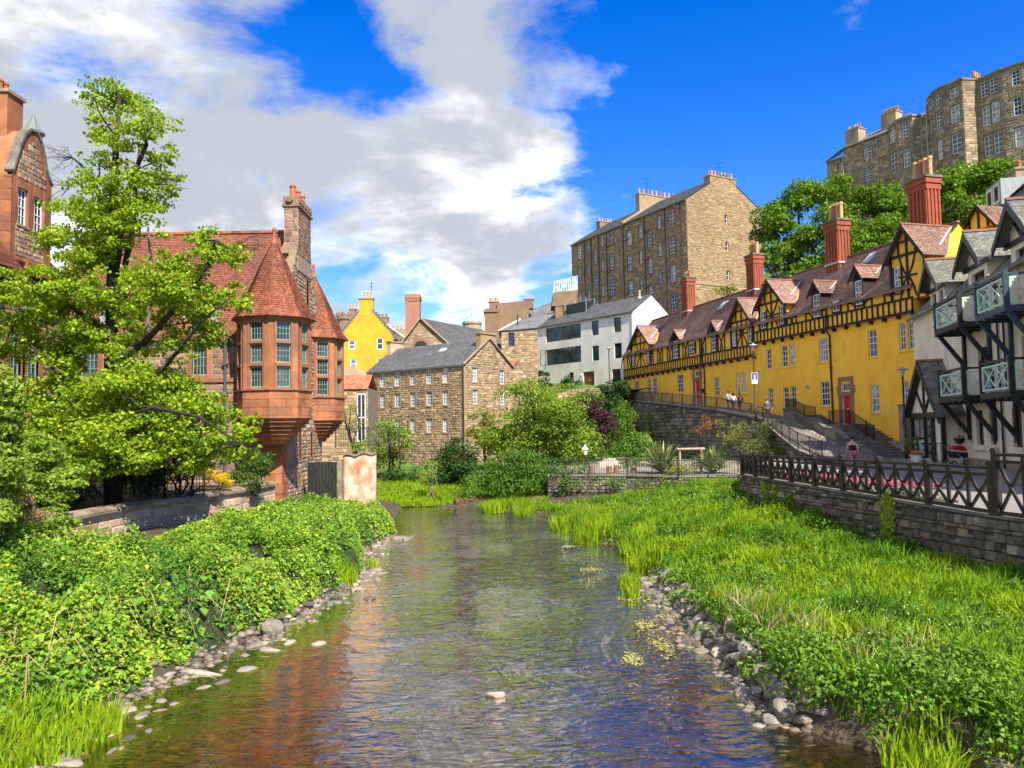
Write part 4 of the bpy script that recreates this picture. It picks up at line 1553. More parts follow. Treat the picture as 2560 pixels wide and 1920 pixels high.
def tenement():
    k = 120 / 108
    zk = lambda z: 5 + (z - 5) * k
    ox, oy = 25.35 * k, 108 * k
    F = Fr(ox, oy, -.473, .881, 1)
    if F.n[0] > 0:
        F = Fr(ox, oy, -.473, .881, -1)
    G = Fr(ox, oy, .881, .473, 1)
    if G.n[1] > 0:
        G = Fr(ox, oy, .881, .473, -1)
    rt = root('brown_tenement', (ox, oy, 14), 'tall brown stone tenement with tan gable end and many sash windows', 'building')
    ws = '''27.24 28.38 34.51 36.82|24.70 25.46 35.04 36.93|20.60 21.23 35.31 37.10|17.63 18.85 35.06 37.1|12.87 14.08 33.74 36.10|10.19 11.04 34.29 36.28|7.90 8.98 32.38 34.71|5.77 6.49 34.61 36.54|2.51 3.86 34.25 36.66|22.48 23.50 32.77 35.16|27.36 28.59 30.40 32.79|24.77 25.49 30.89 32.86|20.68 21.27 31.13 32.93|17.72 18.89 30.87 33.29|12.88 14.09 29.74 32.17|10.33 11.06 30.30 32.25|7.89 8.97 28.40 30.74|5.73 6.53 30.52 32.50|2.59 3.97 30.21 32.62|22.42 23.57 28.71 31.10|27.37 28.60 26.3 28.51|24.71 25.57 26.70 28.53|20.68 21.36 26.90 28.75|17.69 18.90 26.53 28.97|12.82 14.07 25.69 28.01|10.35 11.05 26.22 28.13|7.91 9.00 24.2 26.47|5.77 6.50 26.43 28.35|2.60 3.88 26.08 28.51|2.62 3.90 21.89 24.25|5.84 6.56 22.3 24.07|12.8 14.0 21.6 23.9|17.7 18.9 22.4 24.8|22.4 23.5 24.6 27.0'''
    ws = [tuple(float(x) for x in r.split()) for r in ws.split('|')]
    ws = [(a * k, b * k, zk(c), zk(d)) for a, b, c, d in ws]
    L, Wd, ez, rz = 30.4 * k, 14.6 * k, zk(37.5), zk(42.0)
    wg = [(7.22 * k, 7.77 * k, zk(a), zk(b)) for a, b in ((34.82, 36.05), (30.71, 31.99), (26.36, 27.69))]
    mb = MB()
    wall(mb, F, 0, L, 12, ez, ws, .22)
    wall(mb, G, 0, Wd, 12, [(0, ez), (Wd / 2, rz), (Wd, ez)], wg, .25)
    mb.box(F, .4, L, -Wd, -.35, 12, ez - .03)
    mb.poly(F(L, 0, 12), F(L, -Wd, 12), F(L, -Wd, ez), F(L, -Wd / 2, rz), F(L, 0, ez))
    w = obj('wall', mb, M_mort, rt)
    sur = lambda q, e=.2: (q[0] - e, q[1] + e, q[2] - e, q[3] + e)
    masonry(w, F, 0, L, 19, ez - .1, [sur(q) for q in ws], (.26, .40), (.35, .9), M_st_ten, 31, th=.03, rough=.2, gap=.012)
    M_st_gab = mat('gable_stone', (0.328, 0.23, 0.123), .9, var=.35, scale=1, col2=(0.221, 0.148, 0.082), island=.22, bump=.02, bscale=18,
                   pal=[(0.344, 0.238, 0.127), (0.279, 0.189, 0.0984), (0.377, 0.271, 0.148), (0.23, 0.148, 0.0779), (0.312, 0.197, 0.0984), (0.361, 0.262, 0.156)], stain=(0.164, 0.107, 0.0656), stain_amt=.4, stain_scale=.35)
    masonry(w, G, 0, Wd, 17, [(0, ez - .1), (Wd / 2, rz - .1), (Wd, ez - .1)], wg, (.24, .38), (.3, .85), M_st_gab, 32, th=.03, rough=.25, gap=.012)
    rr = random.Random(8)
    for q in ws:
        surround(F, *q, .18, 0, M_dress_r, w)
        window(F, *q, -.15, 2, 4 if q[3] - q[2] > 2.3 else 2, rt, M_white, M_glass_c if rr.random() < .4 else M_glass, .1, .05)
    for q in wg:
        window(G, *q, -.2, 1, 2, rt, M_white, M_glass, .07, .04)
    ibox(G, 0, Wd * .5, 0, .12, zk(25.3), zk(25.7), 'string_course', M_dress, w)
    pl = [(F(-.1, .3, ez - .05), F(L + .1, .3, ez - .05), F(L + .1, -Wd / 2, rz + .1), F(-.1, -Wd / 2, rz + .1)), (F(L, -Wd - .2, ez), F(-.1, -Wd - .2, ez), F(-.1, -Wd / 2, rz + .1), F(L, -Wd / 2, rz + .1))]
    mb = MB()
    for p in pl:
        mb.poly(*p)
    mb.box(F, -.1, L + .1, .18, .34, ez - .22, ez - .08)
    roof = obj('roof', mb, M_slate, rt)
    tile_obj('slates', pl, M_slate, roof, .45, .34, .02, seed=12)
    # gable-head chimney, cross-wall chimneys
    stack(G, 4.6 * k, 9.7 * k, -1.4, .03, zk(39.5), zk(41.55), M_st_ten, rt, 8, .95, .2)
    stack(F, 15.2 * k, 16.2 * k, -Wd * .78, -Wd * .24, zk(38.5), zk(43.0), M_dress, rt, 9, 1.0, .2, axis='o')
    mb = MB()
    a = 15.0 * k
    mb.slab(F, [(a, zk(36.9)), (a + .35, zk(36.9)), (a + .35, ez + .4), (a, ez + .4)], -.1, .3)
    mb.hexa([F(a, .3, ez - .3), F(a + .4, .3, ez - .3), F(a + .4, -Wd / 2, rz - .2), F(a, -Wd / 2, rz - .2), F(a, .3, ez + .45), F(a + .4, .3, ez + .45), F(a + .4, -Wd / 2, rz + .55), F(a, -Wd / 2, rz + .55)])
    obj('party_wall', mb, M_st_ten, roof)
    stack(F, 28.8 * k, 29.8 * k, -Wd * .6, -Wd * .35, zk(40), zk(42.0), M_st_ten, rt, 6, .8, .18, axis='o')
    for a, zb in ((26.2, 22), (24.1, 22), (21.9, 22), (19.6, 22), (15.05, 22), (9.6, 21), (4.75, 20), (1.35, 24)):
        mb = MB()
        mb.tube([F(a * k, .12, ez - .3), F(a * k, .12, zk(zb))], .075, 6)
        for zz in np.arange(zk(zb), ez - 1, 2.6):
            mb.box(F, a * k - .12, a * k + .12, 0, .2, zz, zz + .12)
        obj('downpipe', mb, M_iron, rt)
    mb = MB()
    for z in (34.6, 30.4, 26.2):
        for a, b in ((9.6, 8.6), (19.6, 17.6), (15.05, 12.9)):
            mb.tube([F(a * k, .14, zk(z)), F(b * k, .1, zk(z) + .5)], .05, 5)
    obj('waste_pipes', mb, M_iron, rt)
    # television aerials
    mb = MB()
    for s_, o_, z_ in ((1.6, -Wd / 2 - .6, zk(42.2)), (16, -Wd * .3, zk(43.2))):
        b = Vector(F(s_, o_, z_))
        mb.tube([b, b + Vector((0, 0, 2.4))], .03, 5)
        for h in (1.6, 2.3):
            mb.tube([b + Vector((-.7, .1, h)), b + Vector((.7, -.1, h))], .02, 4)
            for j in range(4):
                mb.tube([b + Vector((-.6 + j * .4, -.3, h)), b + Vector((-.6 + j * .4, .3, h))], .015, 4)
    obj('aerial', mb, M_iron, roof)


tenement()

# ---------------------------------------------------------------- red sandstone hall with corner turrets
M_st_hall = mat('hall_stone', (.26, .16, .10), .9, var=.35, scale=1.5, col2=(.15, .10, .07), island=.3, bump=.02, bscale=18,
                pal=[(.28, .18, .115), (.21, .13, .085), (.33, .20, .12), (.14, .10, .075), (.25, .15, .09), (.36, .24, .15), (.18, .13, .10), (.30, .15, .09)], stain=(.09, .07, .055), stain_amt=.35, stain_scale=.5)
M_st_hall2 = mat('hall_gable_stone', (.36, .25, .16), .9, var=.35, scale=1.5, col2=(.22, .15, .10), island=.3, bump=.02, bscale=18,
                 pal=[(.38, .27, .18), (.28, .18, .115), (.42, .30, .20), (.24, .17, .12), (.33, .22, .13), (.46, .33, .21), (.22, .15, .11)], stain=(.13, .10, .08), stain_amt=.4, stain_scale=.5)
M_roof_red = mat('orange_red_tile', (.34, .115, .055), .75, scale=.6, col2=(.22, .075, .042), island=.35, hue=.012, bump=.008, bscale=30, stain=(.11, .05, .035), stain_amt=.5, stain_scale=.6, spec=.25)
M_roof_old = mat('weathered_red_tile', (.26, .09, .053), .8, scale=.5, col2=(.185, .07, .045), island=.3, hue=.01, bump=.008, bscale=30, stain=(.09, .06, .045), stain_amt=.5, stain_scale=.4, spec=.2)
M_sash_g = mat('green_sash', (.20, .33, .28), .5, scale=5, col2=(.16, .27, .23))
M_mort_h = mat('pale_mortar', (.36, .28, .20), .95, scale=2, col2=(.24, .18, .13), bump=.012, bscale=30)


def ring(cx, cy, R, n=8, ph=0.0):
    return [(cx + R * math.cos(ph + 2 * math.pi * k / n), cy + R * math.sin(ph + 2 * math.pi * k / n)) for k in range(n)]


def turret(par, cx, cy, R, seed, z_cb=4.4, vis=range(8)):
    ph = -rad(35)
    Z = dict(cb=z_cb, ct=6.0, sill=7.45, head=11.17, eave=11.5)
    ver = ring(cx, cy, R, 8, ph)
    tr = obj('turret', _octa(cx, cy, [(R - .25, Z['ct']), (R - .25, Z['eave'])], ph), M_sand_red, par)
    # stepped corbel, thick and thin rings
    n = 7
    for k in range(n):
        t0, t1 = k / n, (k + 1) / n
        r = .55 + (R + .04 - .55) * ((k + 1) / n) ** .85
        z0, z1 = z_cb + (Z['ct'] - z_cb) * t0, z_cb + (Z['ct'] - z_cb) * t1
        obj('corbel_ring', _octa(cx, cy, [(r - .12, z0), (r, z0 + (z1 - z0) * .35), (r, z1), (r - .2, z1)], ph), M_sand_red, tr)
    obj('parapet_wall', _octa(cx, cy, [(R - .02, Z['ct']), (R - .02, Z['sill'] - .12)], ph), M_sand_red, tr)
    obj('string_course', _octa(cx, cy, [(R, Z['sill'] - .14), (R + .12, Z['sill'] - .08), (R + .12, Z['sill']), (R - .1, Z['sill'] + .05)], ph), M_dress_r, tr)
    obj('eaves_cornice', _octa(cx, cy, [(R - .1, Z['head'] + .05), (R + .02, Z['head'] + .1), (R + .18, Z['eave'] - .05), (R + .18, Z['eave'])], ph), M_dress_r, tr)
    tiers = [(7.55, 8.64), (8.9, 9.9), (10.13, 11.15)]
    for k in range(8):
        a, b = ver[k], ver[(k + 1) % 8]
        mx, my = (a[0] + b[0]) / 2 - cx, (a[1] + b[1]) / 2 - cy
        if not (my < .6 or mx > .9):
            continue
        F = Fr(a[0], a[1], b[0] - a[0], b[1] - a[1], 1)
        if F.n[0] * mx + F.n[1] * my < 0:
            F = Fr(a[0], a[1], b[0] - a[0], b[1] - a[1], -1)
        w = math.dist(a, b)
        ops = [(w * .26, w * .74, z0, z1) for z0, z1 in tiers]
        mb = MB()
        wall(mb, F, 0, w, Z['sill'], Z['head'] + .15, ops, .2, -.02)
        obj('window_wall', mb, M_sand_red, tr)
        for z in (8.77, 10.02):
            ibox(F, w * .2, w * .8, -.03, .05, z - .07, z + .07, 'transom', M_dress_r, tr)
        for x in (w * .22, w * .78):
            ibox(F, x - .05, x + .05, -.03, .03, Z['sill'], Z['head'] + .1, 'mullion', M_sand_red, tr)
        # ashlar blocks of the parapet
        for r_ in range(3):
            zz = Z['ct'] + .02 + r_ * .44
            xs = [0, .55, 1] if r_ % 2 else [0, .28, .78, 1]
            for p, q in zip(xs, xs[1:]):
                ibox(F, p * w + .008, q * w - .008, -.03, .012 + .004 * ((r_ + k) % 3), zz, zz + .42, 'ashlar_block', M_sand_red, tr)
        for z0, z1 in tiers:
            window(F, w * .26, w * .74, z0, z1, -.17, 4, 3, tr, M_sash_g, M_glass, .045, .022, sash=False)
    # bell-cast tiled spire
    prof = [(R + .32, 11.42), (R * .93, 12.05), (R * .66, 13.3), (R * .36, 14.7), (R * .14, 15.6), (.09, 15.95)]
    planes = []
    for (r0, z0), (r1, z1) in zip(prof, prof[1:]):
        p0, p1 = ring(cx, cy, r0, 8, ph), ring(cx, cy, r1, 8, ph)
        for k in range(8):
            k2 = (k + 1) % 8
            planes.append(((*p0[k], z0), (*p0[k2], z0), (*p1[k2], z1), (*p1[k], z1)))
    sp = obj('spire', _octa(cx, cy, prof, ph), M_roof_red, tr)
    Vs, Fs, kk = [], [], 0
    for i, p in enumerate(planes):
        V, f = tiles(*p, .17, .125, .022, seed=seed + i)
        Vs.append(V); Fs.append(f + kk); kk += len(V)
    obj('spire_tiles', npmesh('spire_tiles', np.concatenate(Vs), np.concatenate(Fs)), M_roof_red, tr, kind='stuff')
    mb = MB()
    mb.lathe(cx, cy, [(.2, 15.75), (.13, 16.0), (.08, 16.35), (.1, 16.4), (.06, 16.5), (.11, 16.6), (.13, 16.7), (.08, 16.82), (.02, 16.86)], 10)
    obj('finial', mb, M_pot_red, tr, smooth=True)
    return tr


def _octa(cx, cy, prof, ph):
    mb = MB()
    mb.lathe(cx, cy, prof, 8, ph)
    return mb


def hall():
    X0, Y0, Y1 = -13.3, 44.2, 53.6
    F = Fr(X0, Y0, -1, 0, 1)
    if F.n[1] > 0:
        F = Fr(X0, Y0, -1, 0, -1)
    G = Fr(X0, Y0, 0, 1, 1)
    if G.n[0] < 0:
        G = Fr(X0, Y0, 0, 1, -1)
    rt = root('sandstone_hall', (X0, Y0, 1), 'red-roofed sandstone hall with two corner turrets and a tall chimney', 'building')
    L, Wd, ez, rz = 14.0, Y1 - Y0, 10.8, 17.95
    wf = [(4.3, 5.15, 8.43, 11.5), (10.6, 11.6, 8.4, 11.4), (7.6, 8.5, 3.2, 5.4)]
    wg = [(3.70, 4.05, 3.45, 5.13), (6.4, 6.75, 3.4, 5.06), (5.45, 5.9, 13.35, 15.0), (3.6, 3.75, 2.0, 2.35), (6.3, 6.45, 2.0, 2.35)]
    mb = MB()
    wall(mb, F, 0, L, .3, ez, wf[:1] + wf[1:], .2)
    c = Wd / 2
    gt = [(0, ez + .4), (c, rz + .35), (Wd, ez + .4)]
    wall(mb, G, 0, Wd, .3, gt, wg, .22)
    mb.box(F, .4, L, -Wd, -.35, .3, ez - .05)
    mb.poly(F(.45, 0, ez), F(.45, -c, rz + .3), F(.45, -Wd, ez))
    w = obj('wall', mb, M_mort_h, rt)
    sur = lambda q, e=.2: (q[0] - e, q[1] + e, q[2] - e, q[3] + e)
    masonry(w, F, 1.4, L, .8, ez - .1, [sur(q, .3) for q in wf], (.2, .36), (.3, .75), M_st_hall, 51, th=.03, rough=.3, gap=.012)
    masonry(w, G, .2, Wd - .2, .7, [(0, ez + .2), (c, rz + .15), (Wd, ez + .2)], [sur(q, .14) for q in wg], (.16, .32), (.22, .6), M_st_hall2, 52, th=.03, rough=.35, gap=.012)
    for q in wf:
        mb = MB()
        surround(F, *q, .28, 0, M_sand_red, w)
        window(F, *q, -.14, 4, 6, rt, M_sash_g, M_glass, .06, .03, sash=False)
    for q in wg:
        surround(G, *q, .13, 0, M_sand_red, w)
        ibox(G, q[0], q[1], -.24, -.2, q[2], q[3], 'slit_void', M_glass, w)
    # arch over the gable window
    mb = MB()
    for k in range(7):
        a0, a1 = math.pi * k / 7, math.pi * (k + 1) / 7
        cs, cz = 5.675, 15.0
        mb.slab(G, [(cs + .25 * math.cos(a0), cz + .32 * math.sin(a0)), (cs + .42 * math.cos(a0), cz + .5 * math.sin(a0)), (cs + .42 * math.cos(a1), cz + .5 * math.sin(a1)), (cs + .25 * math.cos(a1), cz + .32 * math.sin(a1))], 0, .06)
    obj('window_arch', mb, M_sand_red, w)
    mb = MB()
    mb.slab(G, [(4.15, 8.3), (4.75, 8.3), (4.75, 9.3), (4.45, 9.7), (4.15, 9.3)], 0, .06)
    obj('carved_panel', mb, M_sand_red, w)
    # string courses
    ibox(F, 1.5, L, 0, .1, 8.02, 8.25, 'string_course', M_dress_r, w)
    ibox(F, 1.5, L, 0, .06, 6.9, 7.1, 'string_course', M_dress_r, w)
    # red corner pier below the turret
    for k in range(7):
        z = .4 + k * .58
        d = .95 if k % 2 else 1.25
        ibox(F, -.06, d, -.3, .05, z, z + .56, 'quoin', M_sand_red, w)
        ibox(G, -.055, 1.25 if k % 2 else .95, -.3, .055, z, z + .56, 'quoin', M_sand_red, w)
    # crow steps on the skews
    for sg in (-1, 1):
        n = 11
        for k in range(n):
            t = (k + .5) / n * .78
            s_ = c + sg * (c - t * c)
            z = ez + .5 + t * (rz - ez)
            ibox(G, s_ - .26, s_ + .26, -.42, .05, z - .35, z + .28, 'crow_step', M_dress, w)
    # roof
    pl = [(F(.4, .28, ez - .15), F(L + .3, .28, ez - .15), F(L + .3, -c, rz), F(.4, -c, rz)), (F(L + .3, -Wd - .2, ez - .1), F(.4, -Wd - .2, ez - .1), F(.4, -c, rz), F(L + .3, -c, rz))]
    mb = MB()
    for p in pl:
        mb.poly(*p)
    mb.box(F, .4, L + .3, .2, .34, ez - .3, ez - .17)
    roof = obj('roof', mb, M_roof_old, rt)
    tile_obj('roof_tiles', pl, M_roof_old, roof, .20, .15, .026, seed=15)
    for k in range(int(L / .6)):
        ibox(F, .4 + k * .6, .4 + k * .6 + .585, -c - .14, -c + .14, rz - .02, rz + .14, 'ridge_tile', M_roof_red, roof)
    # chimney on the gable head
    M_chs = mat('brown_dressed_stone', (.25, .155, .10), .85, scale=2, col2=(.16, .10, .065), bump=.01, bscale=24)
    mb = MB()
    mb.box(G, c - 1.5, c + 1.5, -.8, .08, 15.2, 19.2)
    ch = obj('chimney', mb, M_st_hall2, rt)
    mb = MB()
    mb.hexa([G(c - 1.75, -1.0, 16.2), G(c + 1.6, -1.0, 16.2), G(c + 1.6, .09, 16.2), G(c - 1.75, .09, 16.2), G(c - 1.52, -.82, 16.9), G(c + 1.52, -.82, 16.9), G(c + 1.52, .085, 16.9), G(c - 1.52, .085, 16.9)])
    obj('chimney_skirt', mb, M_chs, ch)
    masonry(ch, G, c - 1.48, c + 1.48, 16.2, 19.1, [], (.2, .32), (.25, .6), M_st_hall, 53, o=.08, th=.02, nind=60)
    FF = Fr(X0 + .08, Y0 + c - 1.5, -1, 0, 1)
    if FF.n[1] > 0:
        FF = Fr(X0 + .08, Y0 + c - 1.5, -1, 0, -1)
    masonry(ch, FF, 0.02, .86, 16.95, 19.1, [], (.22, .34), (.3, .6), M_st_hall, 54, th=.02, nind=30)
    ibox(G, c - 1.62, c + 1.62, -.92, .2, 19.2, 19.32, 'chimney_string', M_chs, ch)
    ibox(G, c - 1.54, c + 1.54, -.86, .13, 19.32, 19.85, 'chimney_frieze', M_chs, ch)
    for k in range(5):
        mb = MB()
        a = c - 1.25 + k * .62
        mb.tube([G(a, .13, 19.58), G(a, .2, 19.58)], .17, 8)
        obj('rosette', mb, M_chs, ch)
    mb = MB()
    mb.tube([FF(.5, -.13 + .17, 19.62), FF(.5, .26, 19.62)], .2, 10)
    obj('rosette', mb, M_chs, ch)
    for a in (c - 1.1, c, c + 1.1):
        pots(ch, [G(a, -.36, 0)], 19.85, .85, .21, M_pot_red)
    # lead-hooded dormer head over the tall window
    for cs in (4.72, 11.1):
        mb = MB()
        n = 8
        pts = [(cs + .75 * math.cos(math.pi * k / n), 11.5 + 1.35 * math.sin(math.pi * k / n)) for k in range(n + 1)]
        mb.slab(F, [(cs - .75, 10.6)] + [(cs + .75, 10.6)] + pts, -3.0, .2)
        d = obj('dormer', mb, M_sand_red, rt)
        mb = MB()
        p2 = [(cs + .88 * math.cos(math.pi * k / n), 11.5 + 1.5 * math.sin(math.pi * k / n)) for k in range(n + 1)]
        p3 = [(cs + .78 * math.cos(math.pi * k / n), 11.5 + 1.38 * math.sin(math.pi * k / n)) for k in range(n + 1)]
        for k in range(n):
            mb.slab(F, [p2[k], p2[k + 1], p3[k + 1], p3[k]], -3.1, .32)
        obj('lead_hood', mb, M_lead, d)
        window(F, cs - .43, cs + .43, 10.3, 11.7, .21, 4, 3, d, M_sash_g, M_glass, .05, .03, sash=False)
    mb = MB()
    mb.tube([F(3.2, .12, 10.6), F(3.2, .12, 1.2)], .085, 8)
    mb.box(F, 3.0, 3.4, .0, .3, 10.3, 10.75)
    for z in (9, 7.2, 5.4, 3.6):
        mb.box(F, 3.05, 3.35, 0, .24, z, z + .12)
    obj('downpipe', mb, mat('grey_pipe', (.09, .09, .10), .6, scale=5, col2=(.06, .06, .065)), rt)
    turret(rt, -13.5, 43.5, 2.06, 61)
    turret(rt, -13.75, 53.2, 2.06, 71)
    return rt


hall()


def left_house():
    P = Fr(-23.5, 36, 0, 1, 1)
    if P.n[0] < 0:
        P = Fr(-23.5, 36, 0, 1, -1)
    rt = root('gabled_sandstone_house', (-24, 36, 2), 'red sandstone house with curved gable behind the tall lime tree', 'house')
    ez = 13.1
    gs = [(-.3, 17.6), (0, 18.3), (.24, 19.0), (.62, 19.75), (1.0, 20.1), (1.46, 20.15), (1.8, 19.75), (2.1, 19.1), (2.25, 18.55), (2.5, 18.1), (2.78, 17.85)]
    up = [(.1, .91, 15.26, 17.05), (1.33, 2.2, 15.24, 16.95)]
    lo = [(-.05, .84, 11.6, 13.5), (1.23, 2.12, 11.6, 13.5)]
    gr = [(-.28, .62, 7.5, 10.3), (1.02, 2.0, 7.5, 10.3), (-3.4, -2.4, 7.5, 10.3), (-6.4, -5.4, 7.5, 10.3), (-3.4, -2.5, 11.4, 12.8)]
    mb = MB()
    wall(mb, P, -16, 4.2, 1.5, ez, gr + [(a, b, c, ez) for a, b, c, d in lo], .22)
    mb.poly(P(4.2, 0, 1.5), P(4.2, -6, 1.5), P(4.2, -6, ez), P(4.2, 0, ez))
    mb.box(P, -16, 4.1, -9, -.35, 1.5, ez - .05)
    w = obj('wall', mb, M_mort_h, rt)
    masonry(w, P, -16, 4.2, 4.0, ez - .1, [(a - .3, b + .3, c - .3, d + .3) for a, b, c, d in gr + lo], (.2, .36), (.3, .7), M_st_hall, 81, th=.03, rough=.3)
    # wall dormer with shaped gable
    mb = MB()
    wall(mb, P, -.3, 2.78, ez, gs, up + [(a, b, ez, d) for a, b, c, d in lo], .22, .02)
    mb.slab(P, [(-.3, ez)] + [(2.78, ez)] + gs[::-1], -4.5, -.25)
    g = obj('gable', mb, M_sand_red, rt)
    masonry(g, P, -.02, 2.2, 13.7, 15.15, [], (.2, .34), (.3, .7), M_st_hall2, 82, o=.02, th=.02)
    masonry(g, P, .1, 2.3, 17.5, [(.1, 18.2), (.62, 19.4), (1.5, 19.8), (2.3, 18.2)], [], (.2, .34), (.3, .6), M_st_hall2, 83, o=.02, th=.02)
    C = Fr(-23.5, 35.7, -1, 0, 1)
    if C.n[1] > 0:
        C = Fr(-23.5, 35.7, -1, 0, -1)
    masonry(g, C, 0, 4, ez, 17.5, [], (.42, .6), (.5, 1.2), M_sand_red, 84, th=.012, gap=.006)
    mb = MB()
    for (a, b), (c, d) in zip(gs, gs[1:]):
        mb.slab(P, [(a, b + .02), (c, d + .02), (c + (.07 if c > 1.3 else -.07), d + .12), (a + (.07 if a > 1.3 else -.07), b + .12)], -.35, .1)
    obj('gable_coping', mb, M_cop, g)
    for q in up:
        window(P, *q, -.16, 3, 4, rt, M_white, M_glass, .06, .03, sill=(.08, M_dress))
    for q in lo:
        window(P, *q, -.16, 3, 4, rt, M_sash_g, M_glass, .06, .03)
    for q in gr:
        surround(P, *q, .28, 0, M_sand_red, w)
        window(P, *q, -.16, 3, 6, rt, M_sash_g, M_glass, .06, .03)
    rz, rx = 19.3, -5.0
    pl = [(P(-16, .55, ez - .05), P(-.3, .55, ez - .05), P(-.3, rx, rz), P(-16, rx, rz)), (P(2.78, .1, ez + .1), P(4.6, .1, ez + .1), P(1.9, rx + 1.8, rz - 1.8), P(1.9, rx + 1.8, rz - 1.8)),
          (P(-.3, -2.4, 16.2), P(2.78, -2.4, 16.2), P(2.2, rx, rz), P(-.3, rx, rz))]
    mb = MB()
    for p in pl:
        mb.poly(*p)
    mb.poly(P(4.6, .1, ez + .1), P(4.6, -10, ez + .1), P(1.5, rx, rz))
    mb.poly(P(-16, rx, rz), P(2, rx, rz), P(4.6, -10, ez), P(-16, -10, ez))
    mb.box(P, -16, 4.6, .35, .6, ez - .25, ez - .08)
    roof = obj('roof', mb, M_roof_old, rt)
    tile_obj('roof_tiles', pl[:1] + [(P(2.8, .12, ez + .12), P(4.6, .12, ez + .12), P(2.0, -3.0, 16.6), P(2.0, -3.0, 16.6))], M_roof_old, roof, .2, .15, .026, seed=33)
    mb = MB()
    mb.poly(P(-.3, .02, ez - .05), P(2.78, .02, ez - .05), P(2.78, .6, ez - .3), P(-.3, .6, ez - .3))
    obj('pent_eave', mb, M_roof_old, roof)
    # chimney and louvred cupola
    CF = Fr(-25.2, 36.6, 1, 0, 1)
    if CF.n[1] > 0:
        CF = Fr(-25.2, 36.6, 1, 0, -1)
    stack(CF, -.9, .8, -1.2, 0, 18.5, 21.9, M_sand_red, rt, 3, .8, .22, M_pot_red, axis='o')
    mb = MB()
    mb.lathe(-25.0, 39.6, [(.42, 18.5), (.42, 20.9), (.56, 21.0), (.56, 21.1), (.4, 21.25), (.15, 21.7), (.04, 22.1)], 8)
    obj('cupola', mb, mat('grey_green_paint', (.16, .19, .17), .6, scale=4, col2=(.12, .14, .13)), rt)
    mb = MB()
    mb.tube([P(4.0, .12, 12.8), P(4.0, .12, 4)], .07, 6)
    mb.tube([P(-1.0, .12, 12.8), P(-1.0, .12, 11.0), P(-.8, .14, 10.75), P(1.4, .14, 10.55)], .07, 6)
    obj('downpipe', mb, M_iron, rt)


left_house()

# ---------------------------------------------------------------- black and white house with balconies
M_cream = mat('cream_render', (.80, .69, .51), .9, scale=.8, col2=(.71, .61, .45), bump=.006, bscale=18, stain=(.42, .37, .29), stain_amt=.4)
M_black = mat('black_timber', (.016, .016, .018), .5, scale=5, col2=(.010, .010, .012), bump=.004, bscale=30, spec=.45)
M_mint = mat('mint_paint', (.46, .64, .55), .5, scale=4, col2=(.40, .57, .50))
M_bluep = mat('blue_black_paint', (.02, .05, .085), .5, scale=4, col2=(.015, .035, .06), spec=.5)
M_slate_g = mat('lichen_slate', (.20, .20, .175), .8, scale=.9, col2=(.13, .13, .115), island=.35, bump=.01, bscale=24, stain=(.16, .16, .08), stain_amt=.5, stain_scale=.9)
M_redint = glassmat('dark_red_glass', (.05, .012, .012))


